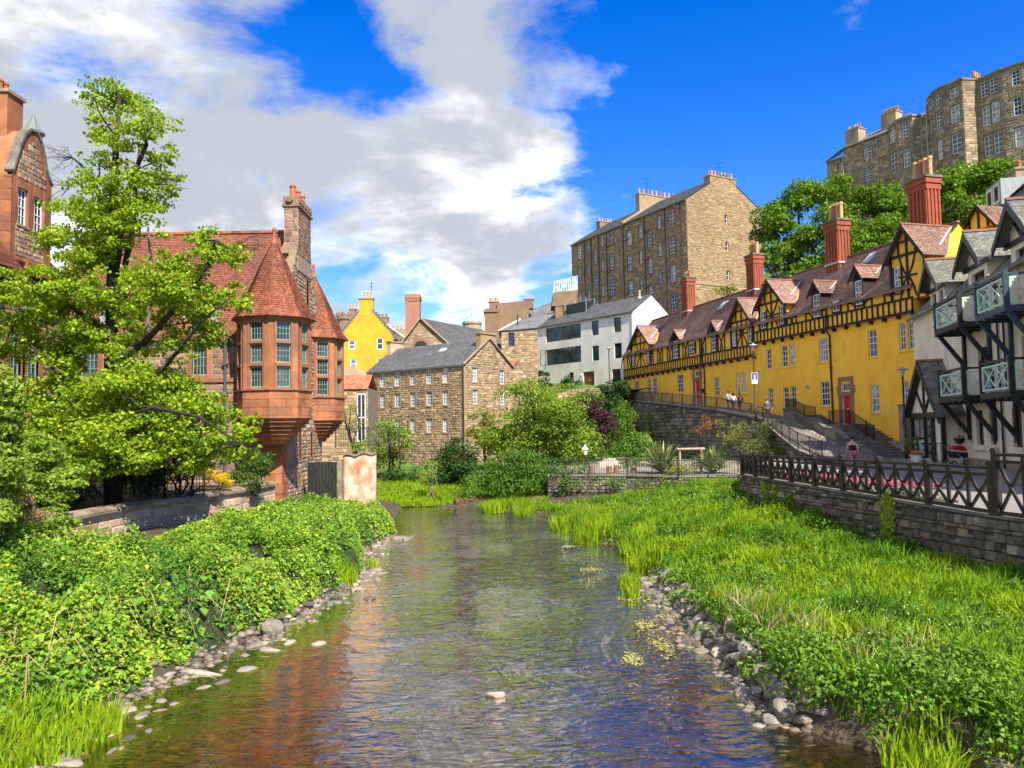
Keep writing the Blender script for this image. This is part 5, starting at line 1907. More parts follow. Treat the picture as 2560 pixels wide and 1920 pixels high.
def balcony(F, a, b, z, dep, par, blue=False):
    """timber balcony: floor, corner posts, handrail, mint panels with crossed bars, brackets"""
    P = M_bluep if blue else M_black
    mb = MB()
    mb.box(F, a - .05, b + .05, .0, dep + .05, z - .28, z)
    bo = obj('balcony', mb, P, par)
    h = 1.35
    for s_ in (a, b):
        ibox(F, s_ - .09, s_ + .09, dep - .13, dep + .05, z - .05, z + h + .22, 'post', P, bo)
        ibox(F, s_ - .06, s_ + .06, .02, .14, z, z + h, 'post', P, bo)
    ibox(F, a + .09, b - .09, dep - .1, dep + .03, z + h - .02, z + h + .1, 'handrail', P, bo)
    for s_ in (a, b):
        ibox(F, s_ - .05, s_ + .05, .14, dep - .13, z + h - .02, z + h + .08, 'handrail', P, bo)

    def panel(Fp, x0, x1, o, z0, z1, nx):
        t = .09
        mb = MB()
        mb.box(Fp, x0, x0 + t, o, o + .07, z0, z1)
        mb.box(Fp, x1 - t, x1, o, o + .07, z0, z1)
        mb.box(Fp, x0 + t, x1 - t, o, o + .07, z0, z0 + t)
        mb.box(Fp, x0 + t, x1 - t, o, o + .07, z1 - t, z1)
        p = obj('panel_frame', mb, M_mint, bo)
        for k in range(nx):
            u0, u1 = x0 + t + (x1 - x0 - 2 * t) * k / nx, x0 + t + (x1 - x0 - 2 * t) * (k + 1) / nx
            if k:
                ibox(Fp, u0 - .04, u0 + .04, o + .002, o + .06, z0 + t, z1 - t, 'bar', M_mint, p)
            for sg in (0, 1):
                q0, q1 = ((u0, z0 + t), (u1, z1 - t)) if sg else ((u0, z1 - t), (u1, z0 + t))
                d = Vector((q1[0] - q0[0], q1[1] - q0[1])).normalized()
                w_ = Vector((-d.y, d.x)) * .04
                mb = MB()
                mb.slab(Fp, [(q0[0] + w_.x, q0[1] + w_.y), (q0[0] - w_.x, q0[1] - w_.y), (q1[0] - w_.x, q1[1] - w_.y), (q1[0] + w_.x, q1[1] + w_.y)], o + .01 + .025 * sg, o + .035 + .025 * sg)
                obj('bar', mb, M_mint, p)
    panel(F, a + .16, b - .16, dep - .07, z + .08, z + h - .1, 2)
    for s_, sg in ((b, 1), (a, -1)):
        pb = F(s_, .16, 0)
        Fs = Fr(pb[0], pb[1], F.n[0], F.n[1], 1)
        if Fs.n[0] * F.d[0] + Fs.n[1] * F.d[1] < 0:
            Fs = Fr(pb[0], pb[1], F.n[0], F.n[1], -1)
        panel(Fs, .05, dep - .35, -.03 if sg > 0 else -.04, z + .08, z + h - .1, 1)
    for s_ in (a + .1, b - .1):
        mb = MB()
        mb.bar(F(s_, dep - .1, z - .25), F(s_, .12, z - 2.0), .2, .2)
        obj('bracket', mb, P, bo)
        ibox(F, s_ - .12, s_ + .12, .0, .16, z - 2.35, z - .28, 'wall_post', P, bo)
    for k in range(4):
        s_ = a + .3 + (b - a - .6) * k / 3
        ibox(F, s_ - .06, s_ + .06, .05, dep + .12, z - .40, z - .27, 'joist', P, bo)
    return bo


def bw_house():
    F = Fr(27.9, 53., -.238, -.971, 1)
    if F.n[0] > 0:
        F = Fr(27.9, 53., -.238, -.971, -1)
    rt = root('black_and_white_house', (26, 45, 2.4), 'cream house with black beams, mint green balconies and slate gables', 'house')
    L = 34
    ez = 12.2
    gnd = [(11.57, 12.65, 3.75, 5.6), (13.58, 14.43, 3.8, 5.6), (16.6, 17.7, 3.75, 5.6), (19.5, 20.6, 3.75, 5.6)]
    mid = [(12.4, 14.3, 6.35, 8.9), (18.2, 20.2, 6.35, 8.9), (24.5, 26.5, 6.35, 8.9)]
    mb = MB()
    wall(mb, F, 0, L, 2.2, ez, gnd + mid, .25)
    mb.box(F, .02, L, -9, -.4, 2.2, ez - .05)
    obj('wall', mb, M_cream, rt)
    ibox(F, 0, L, 0, .05, 2.2, 3.0, 'plinth', M_dress, rt)
    for q in gnd:
        window(F, *q, -.2, 1, 2, rt, M_black, M_glass, .08, .05)
        ibox(F, q[0] - .25, q[1] + .25, 0, .14, q[2] - .28, q[2] - .02, 'sill', M_cream, rt)
    for q in mid:
        window(F, *q, -.2, 2, 1, rt, M_timber, M_redint, .1, .05, sash=False, name='balcony_door')
    rz = 16.6
    pl = [(F(-.1, .35, ez - .05), F(L, .35, ez - .05), F(L, -4.6, rz), F(-.1, -4.6, rz))]
    mb = MB()
    mb.poly(*pl[0])
    mb.poly(F(L, -9.2, ez), F(-.1, -9.2, ez), F(-.1, -4.6, rz), F(L, -4.6, rz))
    mb.poly(F(-.05, .3, ez), F(-.05, -9, ez), F(-.05, -4.6, rz))
    mb.box(F, -.1, L, .28, .42, ez - .16, ez - .03)
    roof = obj('roof', mb, M_slate_g, rt)
    tile_obj('slates', pl, M_slate_g, roof, .30, .22, .02, seed=91)
    ro = lambda z: .35 - (z - ez) / (rz - ez) * 4.95
    for sa, dz in ((6.3, 0), (13.4, 0), (19.35, 0), (26, 0)):
        za, zf, hw, oh = 15.0 + dz, 13.25 + dz, 2.0, .75
        mb = MB()
        w = 1.45
        first = sa < 8
        ops = [(sa - 1.25, sa - .3, 11.35, 13.0), (sa + .3, sa + 1.1, 12.2, 13.0)] if first else [(sa - .95, sa + .95, 10.25, 12.85)]
        wall(mb, F, sa - w, sa + w, 10.2 if not first else 11.0, [(sa - w, 13.75), (sa, za - .1), (sa + w, 13.75)], ops, .25, .12)
        for sg in (-1, 1):
            s_ = sa + sg * w
            mb.poly(F(s_, .12, 10.2 if not first else 11.0), F(s_, -1.6, 10.2), F(s_, -1.6, 13.75), F(s_, .12, 13.75))
        g = obj('gable', mb, M_cream, rt)
        for q in ops:
            window(F, *q, -.1, 1 if first else 2, 1, g, M_timber if not first else M_black, M_redint if not first else M_glass, .09, .05, sash=False)
        ibox(F, sa - hw, sa + hw, .1, .24, 13.1, 13.32, 'tie_beam', M_black, g)
        for dx in (-.75, 0, .75):
            mb = MB()
            mb.bar(F(sa, .16, 13.3), F(sa + dx, .16, 13.3 + 1.15 - abs(dx) * .45), .1, .12)
            obj('strut', mb, M_black, g)
        orr, of = ro(za), ro(zf)
        gp = [(F(sa - hw, oh, zf), F(sa - hw, of, zf), F(sa, orr, za), F(sa, oh, za)), (F(sa + hw, of, zf), F(sa + hw, oh, zf), F(sa, oh, za), F(sa, orr, za))]
        mb = MB()
        for p in gp:
            mb.poly(*p)
        gr = obj('gable_roof', mb, M_slate_g, rt)
        tile_obj('slates', gp, M_slate_g, gr, .28, .2, .02, seed=95 + int(sa))
        mb = MB()
        mb.bar(F(sa, oh, za + .06), F(sa, orr, za + .06), .2, .12)
        obj('ridge_tile', M_and(mb), M_ridge, gr)
        for sg in (-1, 1):
            mb = MB()
            mb.slab(F, [(sa, za + .03), (sa + sg * (hw + .05), zf - .05), (sa + sg * (hw + .05), zf - .38), (sa, za - .42)], oh - .1, oh)
            obj('bargeboard', mb, mat('grey_bargeboard', (.055, .055, .06), .5, scale=3, col2=(.04, .04, .045)), gr)
    balcony(F, 10.45, 14.5, 10.15, 1.45, rt)
    balcony(F, 17.1, 20.7, 10.05, 1.45, rt, True)
    balcony(F, 10.6, 14.6, 6.35, 1.45, rt)
    balcony(F, 17.2, 20.8, 6.32, 1.45, rt)
    balcony(F, 23.6, 27.4, 6.3, 1.45, rt)
    balcony(F, 23.6, 27.4, 10.0, 1.45, rt, True)
    for a, z0, z1 in ((8.9, 3, 6), (15.6, 2.6, 12), (10.4, 6.5, 10), (16.4, 6.4, 10)):
        mb = MB()
        mb.tube([F(a, .1, z0), F(a, .1, z1)], .06, 6)
        obj('downpipe', mb, M_black, rt)
    # gabled porch
    oz = 1.1
    mb = MB()
    a0, a1, ap = 2.9, 9.6, 6.25
    mb.slab(F, [(a0, 5.45), (a1, 5.45), (ap, 8.4)], 0, oz)
    mb.box(F, a0 + .2, a1 - .2, 0, oz - .12, 2.4, 5.45)
    po = obj('porch', mb, M_cream, rt)
    ibox(F, a0 - .1, a1 + .1, oz, oz + .12, 5.3, 5.6, 'tie_beam', M_black, po)
    for d0, d1 in ((ap, ap), (ap - 1.6, ap), (ap + 1.6, ap)):
        mb = MB()
        mb.bar(F(d1, oz + .05, 5.55), F(d0, oz + .05, 7.9 if d0 == d1 else 6.9), .12, .14)
        obj('strut', mb, M_black, po)
    gp = [(F(2.3, oz + .4, 5.3), F(2.3, 0, 5.3), F(ap, 0, 8.75), F(ap, oz + .4, 8.75)), (F(a1 + .6, 0, 5.3), F(a1 + .6, oz + .4, 5.3), F(ap, oz + .4, 8.75), F(ap, 0, 8.75))]
    mb = MB()
    for p in gp:
        mb.poly(*p)
    pr = obj('porch_roof', mb, M_slate_g, po)
    tile_obj('slates', gp, M_slate_g, po, .28, .2, .02, seed=99)
    for sg in (-1, 1):
        mb = MB()
        mb.slab(F, [(ap, 8.8), (ap + sg * 4.0, 5.25), (ap + sg * 4.0, 4.9), (ap, 8.3)], oz + .3, oz + .4)
        obj('bargeboard', mb, M_black, po)
    mb = MB()
    mb.bar(F(ap, oz + .4, 8.82), F(ap, 0, 8.82), .2, .12)
    obj('ridge_tile', mb, M_ridge, po)
    for s_ in (a0 + .1, 5.95, 7.55, a1 - .1):
        ibox(F, s_ - .14, s_ + .14, oz - .14, oz + .06, 2.45, 5.3, 'post', M_black, po)
    window(F, 3.2, 5.8, 3.95, 5.3, oz - .1, 2, 1, po, M_black, M_glass_c, .1, .1, sash=False)
    for x0, x1 in ((3.25, 4.45), (4.55, 5.75)):
        mb = MB()
        t = .1
        mb.box(F, x0, x0 + t, oz - .1, oz, 2.65, 3.85)
        mb.box(F, x1 - t, x1, oz - .1, oz, 2.65, 3.85)
        mb.box(F, x0 + t, x1 - t, oz - .1, oz, 2.65, 2.75)
        mb.box(F, x0 + t, x1 - t, oz - .1, oz, 3.75, 3.85)
        for sg in (0, 1):
            mb.bar(F(x0 + t, oz - .05 + .02 * sg, 2.75 if sg else 3.75), F(x1 - t, oz - .05 + .02 * sg, 3.75 if sg else 2.75), .04, .1)
        obj('mint_panel', mb, M_mint, po)
        ibox(F, x0 + t, x1 - t, oz - .12, oz - .09, 2.75, 3.75, 'panel_back', M_black, po)
    mb = MB()
    mb.box(F, 6.15, 7.4, oz - .1, oz - .03, 2.5, 5.25)
    do = obj('door', mb, M_black, po)
    for k in range(5):
        ibox(F, 6.5, 7.05, oz - .05, oz - .01, 2.75 + k * .5, 3.1 + k * .5, 'pane', M_glass_c, do)
    return F


def M_and(mb):
    return mb


F_bw = bw_house()

# ---------------------------------------------------------------- tenement on the hilltop
def hill_tenement():
    H = Fr(65.49, 95.0, -.507, .862, 1)
    if H.n[0] > 0:
        H = Fr(65.49, 95.0, -.507, .862, -1)
    rt = root('hilltop_tenement', (60, 100, 34), 'grey-brown stone tenement with bow fronts high on the hill', 'building')
    M_w = M_white

    def seg(p, q, z0, z1, wins, seed, mas=True):
        """one facet of the front between plan points (s,o)"""
        a, b = H(p[0], p[1], 0), H(q[0], q[1], 0)
        F = Fr(a[0], a[1], b[0] - a[0], b[1] - a[1], 1)
        if F.n[0] * H.n[0] + F.n[1] * H.n[1] < 0:
            F = Fr(a[0], a[1], b[0] - a[0], b[1] - a[1], -1)
        L = math.dist(a[:2], b[:2])
        ops = [(x0 * L, x1 * L, c, d) for x0, x1, c, d in wins]
        mb = MB()
        wall(mb, F, 0, L, z0, z1, ops, .2)
        w = obj('wall', mb, M_mort_hill, rt)
        masonry(w, F, 0, L, 36, z1 - .02, [(x0 - .12, x1 + .12, c - .12, d + .15) for x0, x1, c, d in ops], (.3, .42), (.4, 1.0), M_st_hill, seed, th=.02, nind=40)
        ibox(F, -.05, L + .05, -.1, .12, z1, z1 + .28, 'cornice', M_st_hill, w)
        for q_ in ops:
            window(F, *q_, -.14, 2, 2 if q_[3] - q_[2] < 1.6 else 4, rt, M_w, M_glass_c if (seed + int(q_[2])) % 3 == 0 else M_glass, .08, .05)
    # far, low wing
    seg((30, -1.2), (26.0, -1.2), 33, 46.9, [(.55, .75, 44.1, 46.2)], 301)
    seg((26.0, 0), (18.6, 0), 33, 47.7, [(.47, .64, 44.95, 47.0), (.47, .64, 41.6, 43.5)], 302)
    # canted bay
    seg((18.6, 0), (16.3, 1.1), 33, 48.4, [(.2, .78, 45.8, 48.1), (.2, .78, 41.35, 44.2)], 303)
    seg((16.3, 1.1), (14.1, 1.1), 33, 48.4, [(.3, .76, 45.75, 47.9), (.3, .76, 41.4, 44.0)], 304)
    seg((14.1, 1.1), (13.5, 0), 33, 48.4, [], 305)
    seg((13.6, 0), (12.3, 0), 33, 47.9, [], 306)
    # bow front
    seg((12.4, 0), (11.2, .95), 33, 50.3, [(.3, .68, 48.4, 49.6), (.3, .68, 45.0, 47.1), (.3, .68, 40.7, 43.4)], 307)
    seg((11.2, .95), (9.3, 1.7), 33, 50.5, [(.3, .78, 48.6, 49.95), (.3, .78, 45.15, 47.5), (.3, .78, 40.85, 43.6)], 308)
    seg((9.3, 1.7), (6.5, 1.9), 33, 50.5, [(.35, .82, 48.45, 49.75), (.35, .82, 45.1, 47.35), (.35, .82, 40.85, 43.5)], 309)
    seg((6.5, 1.9), (5.6, 0), 33, 50.4, [], 310)
    # near block
    seg((6.4, 0), (2.2, .6), 33, 50.2, [(.3, .54, 47.7, 49.75), (.6, .84, 47.72, 49.72), (.31, .57, 43.75, 46.45), (.62, .88, 43.77, 46.5), (.33, .59, 39.7, 42.4), (.64, .9, 39.65, 42.4)], 311)
    seg((2.2, .6), (-1.5, .2), 33, 50.1, [(.3, .55, 43.7, 46.1), (.3, .55, 39.7, 42.1), (.3, .55, 47.6, 49.6)], 312)
    seg((-1.5, .2), (-16, 0), 33, 50.0, [(.1 + .15 * k, .17 + .15 * k, z, z + 2.3) for k in range(5) for z in (39.7, 43.7, 47.4)], 313)
    mb = MB()
    mb.box(H, -16, 13, -10, -.4, 33, 49.9)
    mb.box(H, 13, 26.2, -9, -.4, 33, 47.6)
    mb.box(H, 26, 30, -9, -1.6, 33, 46.8)
    obj('core', mb, M_mort_hill, rt)
    mb = MB()
    mb.poly(H(13.2, .3, 47.9), H(26.2, .3, 47.75), H(25.5, -4.5, 50.6), H(13.2, -4.5, 50.6))
    mb.poly(H(26.2, .3, 47.75), H(30.3, -.8, 47.0), H(30.3, -5, 49.0), H(25.5, -4.5, 50.6))
    mb.poly(H(14.0, 1.2, 48.7), H(18.7, .1, 48.7), H(16.2, -2.2, 50.4))
    mb.poly(H(14.0, 1.2, 48.7), H(16.3, 1.3, 48.7), H(16.2, -2.2, 50.4))
    mb.poly(H(16.3, 1.3, 48.7), H(18.7, .1, 48.7), H(16.2, -2.2, 50.4))
    mb.poly(H(-16, -.3, 50.3), H(13, -.3, 50.4), H(13, -5, 51.6), H(-16, -5, 51.6))
    obj('roof', mb, M_slate, rt)
    stack(H, 18.2, 20.6, -3.2, -1.6, 47.7, 51.3, M_st_hill, rt, 11, .8, .15)
    stack(H, 23.9, 26.2, -2.6, -.8, 46.5, 50.6, M_st_hill, rt, 5, .8, .15)
    stack(H, 6.4, 7.0, -3.0, -1.0, 49.5, 51.4, M_st_hill, rt, 4, .8, .15, axis='o')
    for a, o, z0, z1 in ((22.0, .12, 40, 47.6), (20.3, .12, 40, 47.8), (13.4, .14, 39, 48), (12.5, .3, 38, 50), (26.1, .1, 40, 47)):
        mb = MB()
        mb.tube([H(a, o, z0), H(a, o, z1)], .07, 6)
        obj('downpipe', mb, M_pipe_c, rt)


M_mort_hill = mat('hill_mortar', (.19, .15, .10), .95, scale=2, col2=(.12, .095, .065))
hill_tenement()


def background_cluster():
    E = Fr(0, 0, 1, 0, 1)
    if E.n[1] > 0:
        E = Fr(0, 0, 1, 0, -1)

    def at(y):
        F = Fr(0, y, 1, 0, 1)
        return F if F.n[1] < 0 else Fr(0, y, 1, 0, -1)
    M_ycs = mat('ochre_limewash', (.72, .36, .03), .9, scale=.8, col2=(.60, .28, .024), bump=.02, bscale=6, stain=(.5, .24, .03), stain_amt=.5, stain_scale=.7)
    # yellow crow-stepped house
    F = at(102)
    x0 = -22.55
    rt = root('crow_stepped_house', (-19, 102, 6), 'bright yellow gable house with crow steps behind the stone mill', 'house')
    gt = [(-22.7, 18.4), (-20.4, 21.3), (-18.4, 21.3), (-16.0, 18.3), (-15.6, 16.6)]
    ws = [(x0 + .85, x0 + 1.7, 16.05, 17.26), (x0 + 4.6, x0 + 5.45, 15.95, 17.55), (x0 + 1.05, x0 + 1.9, 13.42, 14.81), (x0 + 4.62, x0 + 5.4, 13.4, 14.79)]
    mb = MB()
    wall(mb, F, -22.7, -15.6, 5, gt, ws, .15)
    mb.poly(F(-15.6, 0, 5), F(-15.6, -12, 5), F(-15.6, -12, 16.6), F(-15.6, 0, 16.6))
    mb.box(F, -22.6, -15.7, -12, -.3, 5, 16.6)
    obj('wall', mb, M_ycs, rt)
    for q in ws:
        window(F, *q, -.1, 1, 2, rt, M_white, glassmat('blue_grey_glass', (.16, .19, .22), .1), .1, .05)
    for k in range(9):
        t = k / 8
        for sx, sz, ex, ez in ((-22.7, 18.3, -20.4, 21.1), (-15.9, 18.2, -18.4, 21.1)):
            ibox(F, sx + (ex - sx) * t - .16, sx + (ex - sx) * t + .16, -.3, .03, sz + (ez - sz) * t - .2, sz + (ez - sz) * t + .28, 'crow_step', M_cop, rt)
    mb = MB()
    mb.poly(F(-22.9, -.2, 18.2), F(-22.9, -12, 18.2), F(-19.4, -12, 22.0), F(-19.4, -.2, 22.0))
    mb.poly(F(-15.5, -.2, 17.4), F(-15.5, -12, 17.4), F(-19.4, -12, 22.0), F(-19.4, -.2, 22.0))
    obj('roof', mb, M_slate, rt)
    stack(F, -20.35, -18.45, -.8, .02, 20.6, 22.8, M_ycs, rt, 0, 0)
    pots(rt, [F(-19.55 + k * .42, -.4, 0) for k in range(3)], 22.95, .9, .17, M_pot)
    mb = MB()
    mb.tube([F(-18.7, -.5, 22.6), F(-18.7, -.5, 25.3)], .04, 5)
    for z in (24.5, 25.0):
        mb.tube([F(-19.0, -.5, z), F(-18.5, -.5, z)], .03, 4)
    obj('aerial', mb, M_iron, rt)
    # castellated mansion behind it
    F = at(116)
    M_cas = mat('castle_stone', (.27, .17, .13), .9, scale=1.2, col2=(.18, .115, .09), bump=.02, bscale=10)
    rt = root('castellated_mansion', (-22, 116, 6), 'pinkish stone mansion with battlements behind the yellow gable house', 'building')
    mb = MB()
    mb.lathe(-25.5, 117, [(1.05, 8), (1.05, 22.0), (1.25, 22.3), (1.25, 22.8)], 12)
    t = obj('round_tower', mb, M_cas, rt)
    for k in range(8):
        a = k * math.pi / 4
        mb = MB()
        mb.lathe(-25.5 + 1.12 * math.cos(a), 117 + 1.12 * math.sin(a), [(.28, 22.8), (.28, 23.3)], 4, a)
        obj('merlon', mb, M_cas, t)
    stack(F, -24.6, -23.7, -1, -.1, 18, 23.7, M_cas, rt, 2, .7, .2, M_pot)
    mb = MB()
    mb.box(F, -26, -14.5, -8, -2, 6, 19.5)
    mb.slab(F, [(-18.9, 19.0), (-16.4, 19.0), (-18.9, 21.3)], -2, 0)
    obj('wall', mb, M_cas, rt)
    stack(F, -20.5, -18.8, -1.5, -.3, 15, 22.4, M_cas, rt, 3, .5, .22, M_pot_red)
    for k in range(3):
        window(F, -17.5 + k * .45, -17.1 + k * .45, 18.6, 19.3, -1.9, 1, 1, rt, M_white, M_glass, .06, .04)
    mb = MB()
    mb.slab(F, [(-19.0, 21.5), (-16.2, 19.45), (-16.2, 19.2), (-19.0, 21.2)], -2.4, .2)
    obj('roof_verge', mb, M_white, rt)
    mb = MB()
    mb.box(F, -18.7, -15.8, -5, -3, 8, 20.9)
    for k in range(3):
        mb.box(F, -18.6 + k * .62, -18.2 + k * .62, -3.2, -2.95, 20.9, 21.5)
    mb.poly(F(-17.3, -3, 21.2), F(-15.8, -3, 21.2), F(-16.5, -4, 22.3))
    obj('battlement_block', mb, M_dress, rt)
    # brick chimney of the old school
    F = at(100)
    M_brick2 = mat('pinkish_brick', (.36, .17, .115), .85, scale=3, col2=(.28, .125, .085), bump=.01, bscale=22)
    rt = root('brick_stack', (-12.9, 100, 6), 'tall plain pinkish brick chimney stack beside the arched gable', 'chimney')
    mb = MB()
    mb.box(F, -13.85, -11.95, -1.6, 0, 6, 22.2)
    obj('shaft', mb, M_brick2, rt)
    for k, g in enumerate((.06, .12, .06)):
        ibox(F, -13.85 - g, -11.95 + g, -1.6 - g, g, 22.2 + .27 * k, 22.2 + .27 * (k + 1), 'corbel_course', M_brick2, rt)
    for k in range(12):
        ibox(F, -13.4 + k * .115, -13.34 + k * .115, .0, .07, 22.05, 22.2, 'dentil', M_brick2, rt)
    for x in (-12.95, -12.7):
        ibox(F, x, x + .04, -.01, .02, 17, 21.3, 'flue_line', M_dress_r, rt)
    # school gable with arched window
    F = at(98)
    rt = root('arched_gable_building', (-11, 98, 6), 'rubble building with round-arched window and long slate roof behind the mill', 'building')
    mb = MB()
    wall(mb, F, -14.3, -8.0, 6, [(-14.3, 15.9), (-11.6, 19.4), (-8.0, 16.1)], [], 0)
    w = obj('wall', mb, M_mort, rt)
    masonry(w, F, -14.3, -8.0, 12.5, [(-14.3, 15.9), (-11.6, 19.4), (-8.0, 16.1)], [(-12.7, -10.5, 10, 16.9)], (.2, .34), (.3, .8), M_st_mill, 66, th=.02, nind=120)
    n = 11
    for k in range(n):
        a0, a1 = math.pi * k / n, math.pi * (k + 1) / n
        mb = MB()
        q = lambda r, a: (-11.6 + r * math.cos(a), 15.75 + r * math.sin(a))
        mb.slab(F, [q(.82, a0 + .02), q(1.12, a0 + .02), q(1.12, a1 - .02), q(.82, a1 - .02)], 0, .08)
        obj('arch_stone', mb, M_pink_stone, w)
    mb = MB()
    mb.slab(F, [(-11.6 + .85 * math.cos(math.pi * k / 10), 15.75 + .85 * math.sin(math.pi * k / 10)) for k in range(11)], -.05, .012)
    aw = obj('arched_window', mb, M_glass, rt)
    for a in (30, 60, 90, 120, 150):
        mb = MB()
        mb.bar(F(-11.6, .03, 15.75), F(-11.6 + .82 * math.cos(rad(a)), .03, 15.75 + .82 * math.sin(rad(a))), .04, .06)
        obj('glazing_bar', mb, M_timber, aw)
    R0, R1 = (-11.6, 98), (-4.2, 112)
    pl = [((-7.9, 97.8, 16.0), (1.0, 110, 16.0), (R1[0], R1[1], 19.7), (R0[0], R0[1] - .2, 19.5))]
    mb = MB()
    mb.poly(*pl[0])
    mb.poly((-14.4, 97.8, 15.9), (R0[0], R0[1] - .2, 19.5), (R1[0], R1[1], 19.7), (-9, 113, 16))
    roof = obj('roof', mb, M_slate, rt)
    tile_obj('slates', pl, M_slate, roof, .4, .3, .018, seed=21)
    for a, b in (((-14.45, 97.75, 15.9), (-11.6, 97.75, 19.55)), ((-7.9, 97.75, 16.05), (-11.6, 97.75, 19.55))):
        mb = MB()
        mb.bar(a, b, .3, .22)
        obj('skew', mb, M_dress, roof)
    # copper cupola
    rt = root('cupola_tower', (-6.1, 120, 8), 'low round tower with pale green copper dome beyond the slate roof', 'tower')
    mb = MB()
    mb.lathe(-6.1, 120, [(1.45, 8), (1.45, 21.5), (1.6, 21.6), (1.6, 21.85)], 14)
    obj('drum', mb, M_st_hill, rt)
    mb = MB()
    mb.lathe(-6.1, 120, [(1.6, 21.85), (1.3, 22.15), (.7, 22.55), (.2, 22.8), (.12, 23.1), (.18, 23.2), (.05, 23.6), (.02, 24)], 14)
    obj('dome', mb, mat('verdigris', (.30, .45, .38), .6, scale=3, col2=(.22, .36, .31)), rt, True)
    # brown block with corner turret chimney
    F = at(126)
    rt = root('brown_block', (0, 126, 8), 'plain brown stone block with parapet left of the tall tenement', 'building')
    M_bb = mat('brown_block_stone', (.23, .15, .085), .9, scale=.9, col2=(.17, .105, .06), bump=.02, bscale=9)
    mb = MB()
    mb.box(F, -4.3, -2.2, -6, .4, 8, 25.0)
    mb.slab(F, [(-2.2, 8), (3.0, 8), (3.0, 26.3), (-2.2, 25.9)], -6, 0)
    obj('wall', mb, M_bb, rt)
    ibox(F, -4.5, -2.1, -6.1, .6, 24.4, 24.75, 'cornice', M_bb, rt)
    stack(F, -3.6, -2.0, -2, -.5, 25.0, 26.2, M_bb, rt, 5, .65, .14)
    stack(F, 2.3, 3.8, -2, -.3, 25.0, 26.5, M_bb, rt, 5, .7, .14, M_lead)
    window(F, 1.0, 1.5, 22.6, 23.4, .01, 1, 2, rt, M_white, M_glass, .06, .04)
    # cottage in front of the white house
    k = 100 / 88
    zk = lambda z: 5 + (z - 5) * k
    F = at(100)
    rt = root('stone_cottage', (0, 100, 6), 'rubble stone cottage with one dark window left of the white house', 'house')
    ws = [(.0 * k - .35, .42, zk(14.6), zk(16.15))]
    mb = MB()
    wall(mb, F, -1.3, 3.4, 6, [(-1.3, zk(16.37)), (3.4, zk(16.65))], ws, .3)
    mb.poly(F(-1.3, 0, 6), F(-1.3, -7, 6), F(-1.3, -7, zk(16.4)), F(-1.3, 0, zk(16.4)))
    w = obj('wall', mb, M_mort, rt)
    masonry(w, F, -1.3, 3.4, 9, zk(16.3), [(a - .1, b + .1, c - .1, d + .1) for a, b, c, d in ws], (.2, .34), (.25, .7), M_st_mill, 67, th=.025, nind=150)
    window(F, *ws[0], -.2, 1, 2, rt, M_timber, M_glass, .06, .04)
    pl = [(F(-1.6, .2, zk(16.37)), F(3.4, .2, zk(16.65)), F(6.2, -5, zk(19.0)), F(1.3, -5, zk(18.3)))]
    mb = MB()
    mb.poly(*pl[0])
    mb.poly(F(-1.6, .2, zk(16.37)), F(1.3, -5, zk(18.3)), F(-1.6, -9, zk(16.4)))
    roof = obj('roof', mb, M_slate, rt)
    tile_obj('slates', pl, M_slate, roof, .35, .26, .016, seed=24)
    mb = MB()
    mb.bar(F(-1.6, .2, zk(16.37) + .05), F(1.3, -5, zk(18.3) + .05), .25, .1)
    obj('skew', mb, M_white, roof)
    mb = MB()
    mb.tube([F(.9, -1.5, zk(17)), F(.9, -1.5, zk(18.4))], .09, 6)
    obj('flue', mb, M_iron, roof)
    # big slate roof further back
    F = at(128)
    rt = root('slate_roofed_house', (4, 128, 8), 'broad grey slate roof rising behind the stone cottage', 'house')
    pl = [(F(-2.0, 0, 23.2), F(7, 0, 24.1), F(11.2, -4, 27.4), F(7.0, -4, 26.9))]
    mb = MB()
    mb.poly(*pl[0])
    mb.box(F, -1.6, 6.8, -6, -.3, 8, 23.0)
    roof = obj('roof', mb, M_slate, rt)
    tile_obj('slates', pl, M_slate, roof, .4, .3, .016, seed=25)
    # little annex with red pantiles by the mill
    F = at(80)
    rt = root('pantile_annex', (.8, 80, 4), 'small stone annex with red pantile roof right of the mill', 'shed')
    mb = MB()
    mb.slab(F, [(-.3, 4), (1.9, 4), (1.9, 10.4), (.75, 12.1), (-.3, 11.0)], -4, 0)
    w = obj('wall', mb, M_mort, rt)
    masonry(w, F, -.3, 1.9, 6.5, [(-.3, 11.0), (.75, 12.0), (1.9, 10.4)], [], (.18, .3), (.25, .6), M_st_mill, 68, th=.02, nind=60)
    mb = MB()
    mb.poly(F(-1.6, .1, 11.2), F(-.2, .1, 11.2), F(.72, .1, 12.2), F(-.9, .1, 12.2))
    mb.poly(F(-.4, .1, 11.0), F(.75, .1, 12.2), F(.75, -4, 12.2), F(-.4, -4, 11.0))
    obj('roof', mb, mat('pantile', (.48, .16, .07), .8, scale=3, col2=(.36, .11, .05)), rt)
    # glass-roofed studio
    F = at(118)
    rt = root('glass_studio', (8.5, 120, 14), 'rooftop glass studio at the left end of the tall tenement', 'building')
    mb = MB()
    mb.slab(F, [(6.4, 24.0), (10.4, 24.0), (10.4, 26.4), (6.7, 26.1)], -5, 0)
    mb.box(F, 6.9, 10.4, -5, -.1, 14, 24)
    obj('wall', mb, M_bb, rt)
    mb = MB()
    mb.slab(F, [(6.9, 26.15), (10.4, 26.4), (10.4, 28.7), (6.9, 27.9)], -4.8, -.05)
    g = obj('glazing', mb, glassmat('pale_glass', (.42, .55, .56), .08), rt)
    for j in range(11):
        x = 6.9 + j * .35
        mb = MB()
        mb.bar(F(x, .0, 26.15 + j * .025), F(x, .0, 27.9 + j * .08), .06, .07)
        obj('glazing_bar', mb, M_white, g)
    # low pantiled house and wall between hall and mill
    F = at(66)
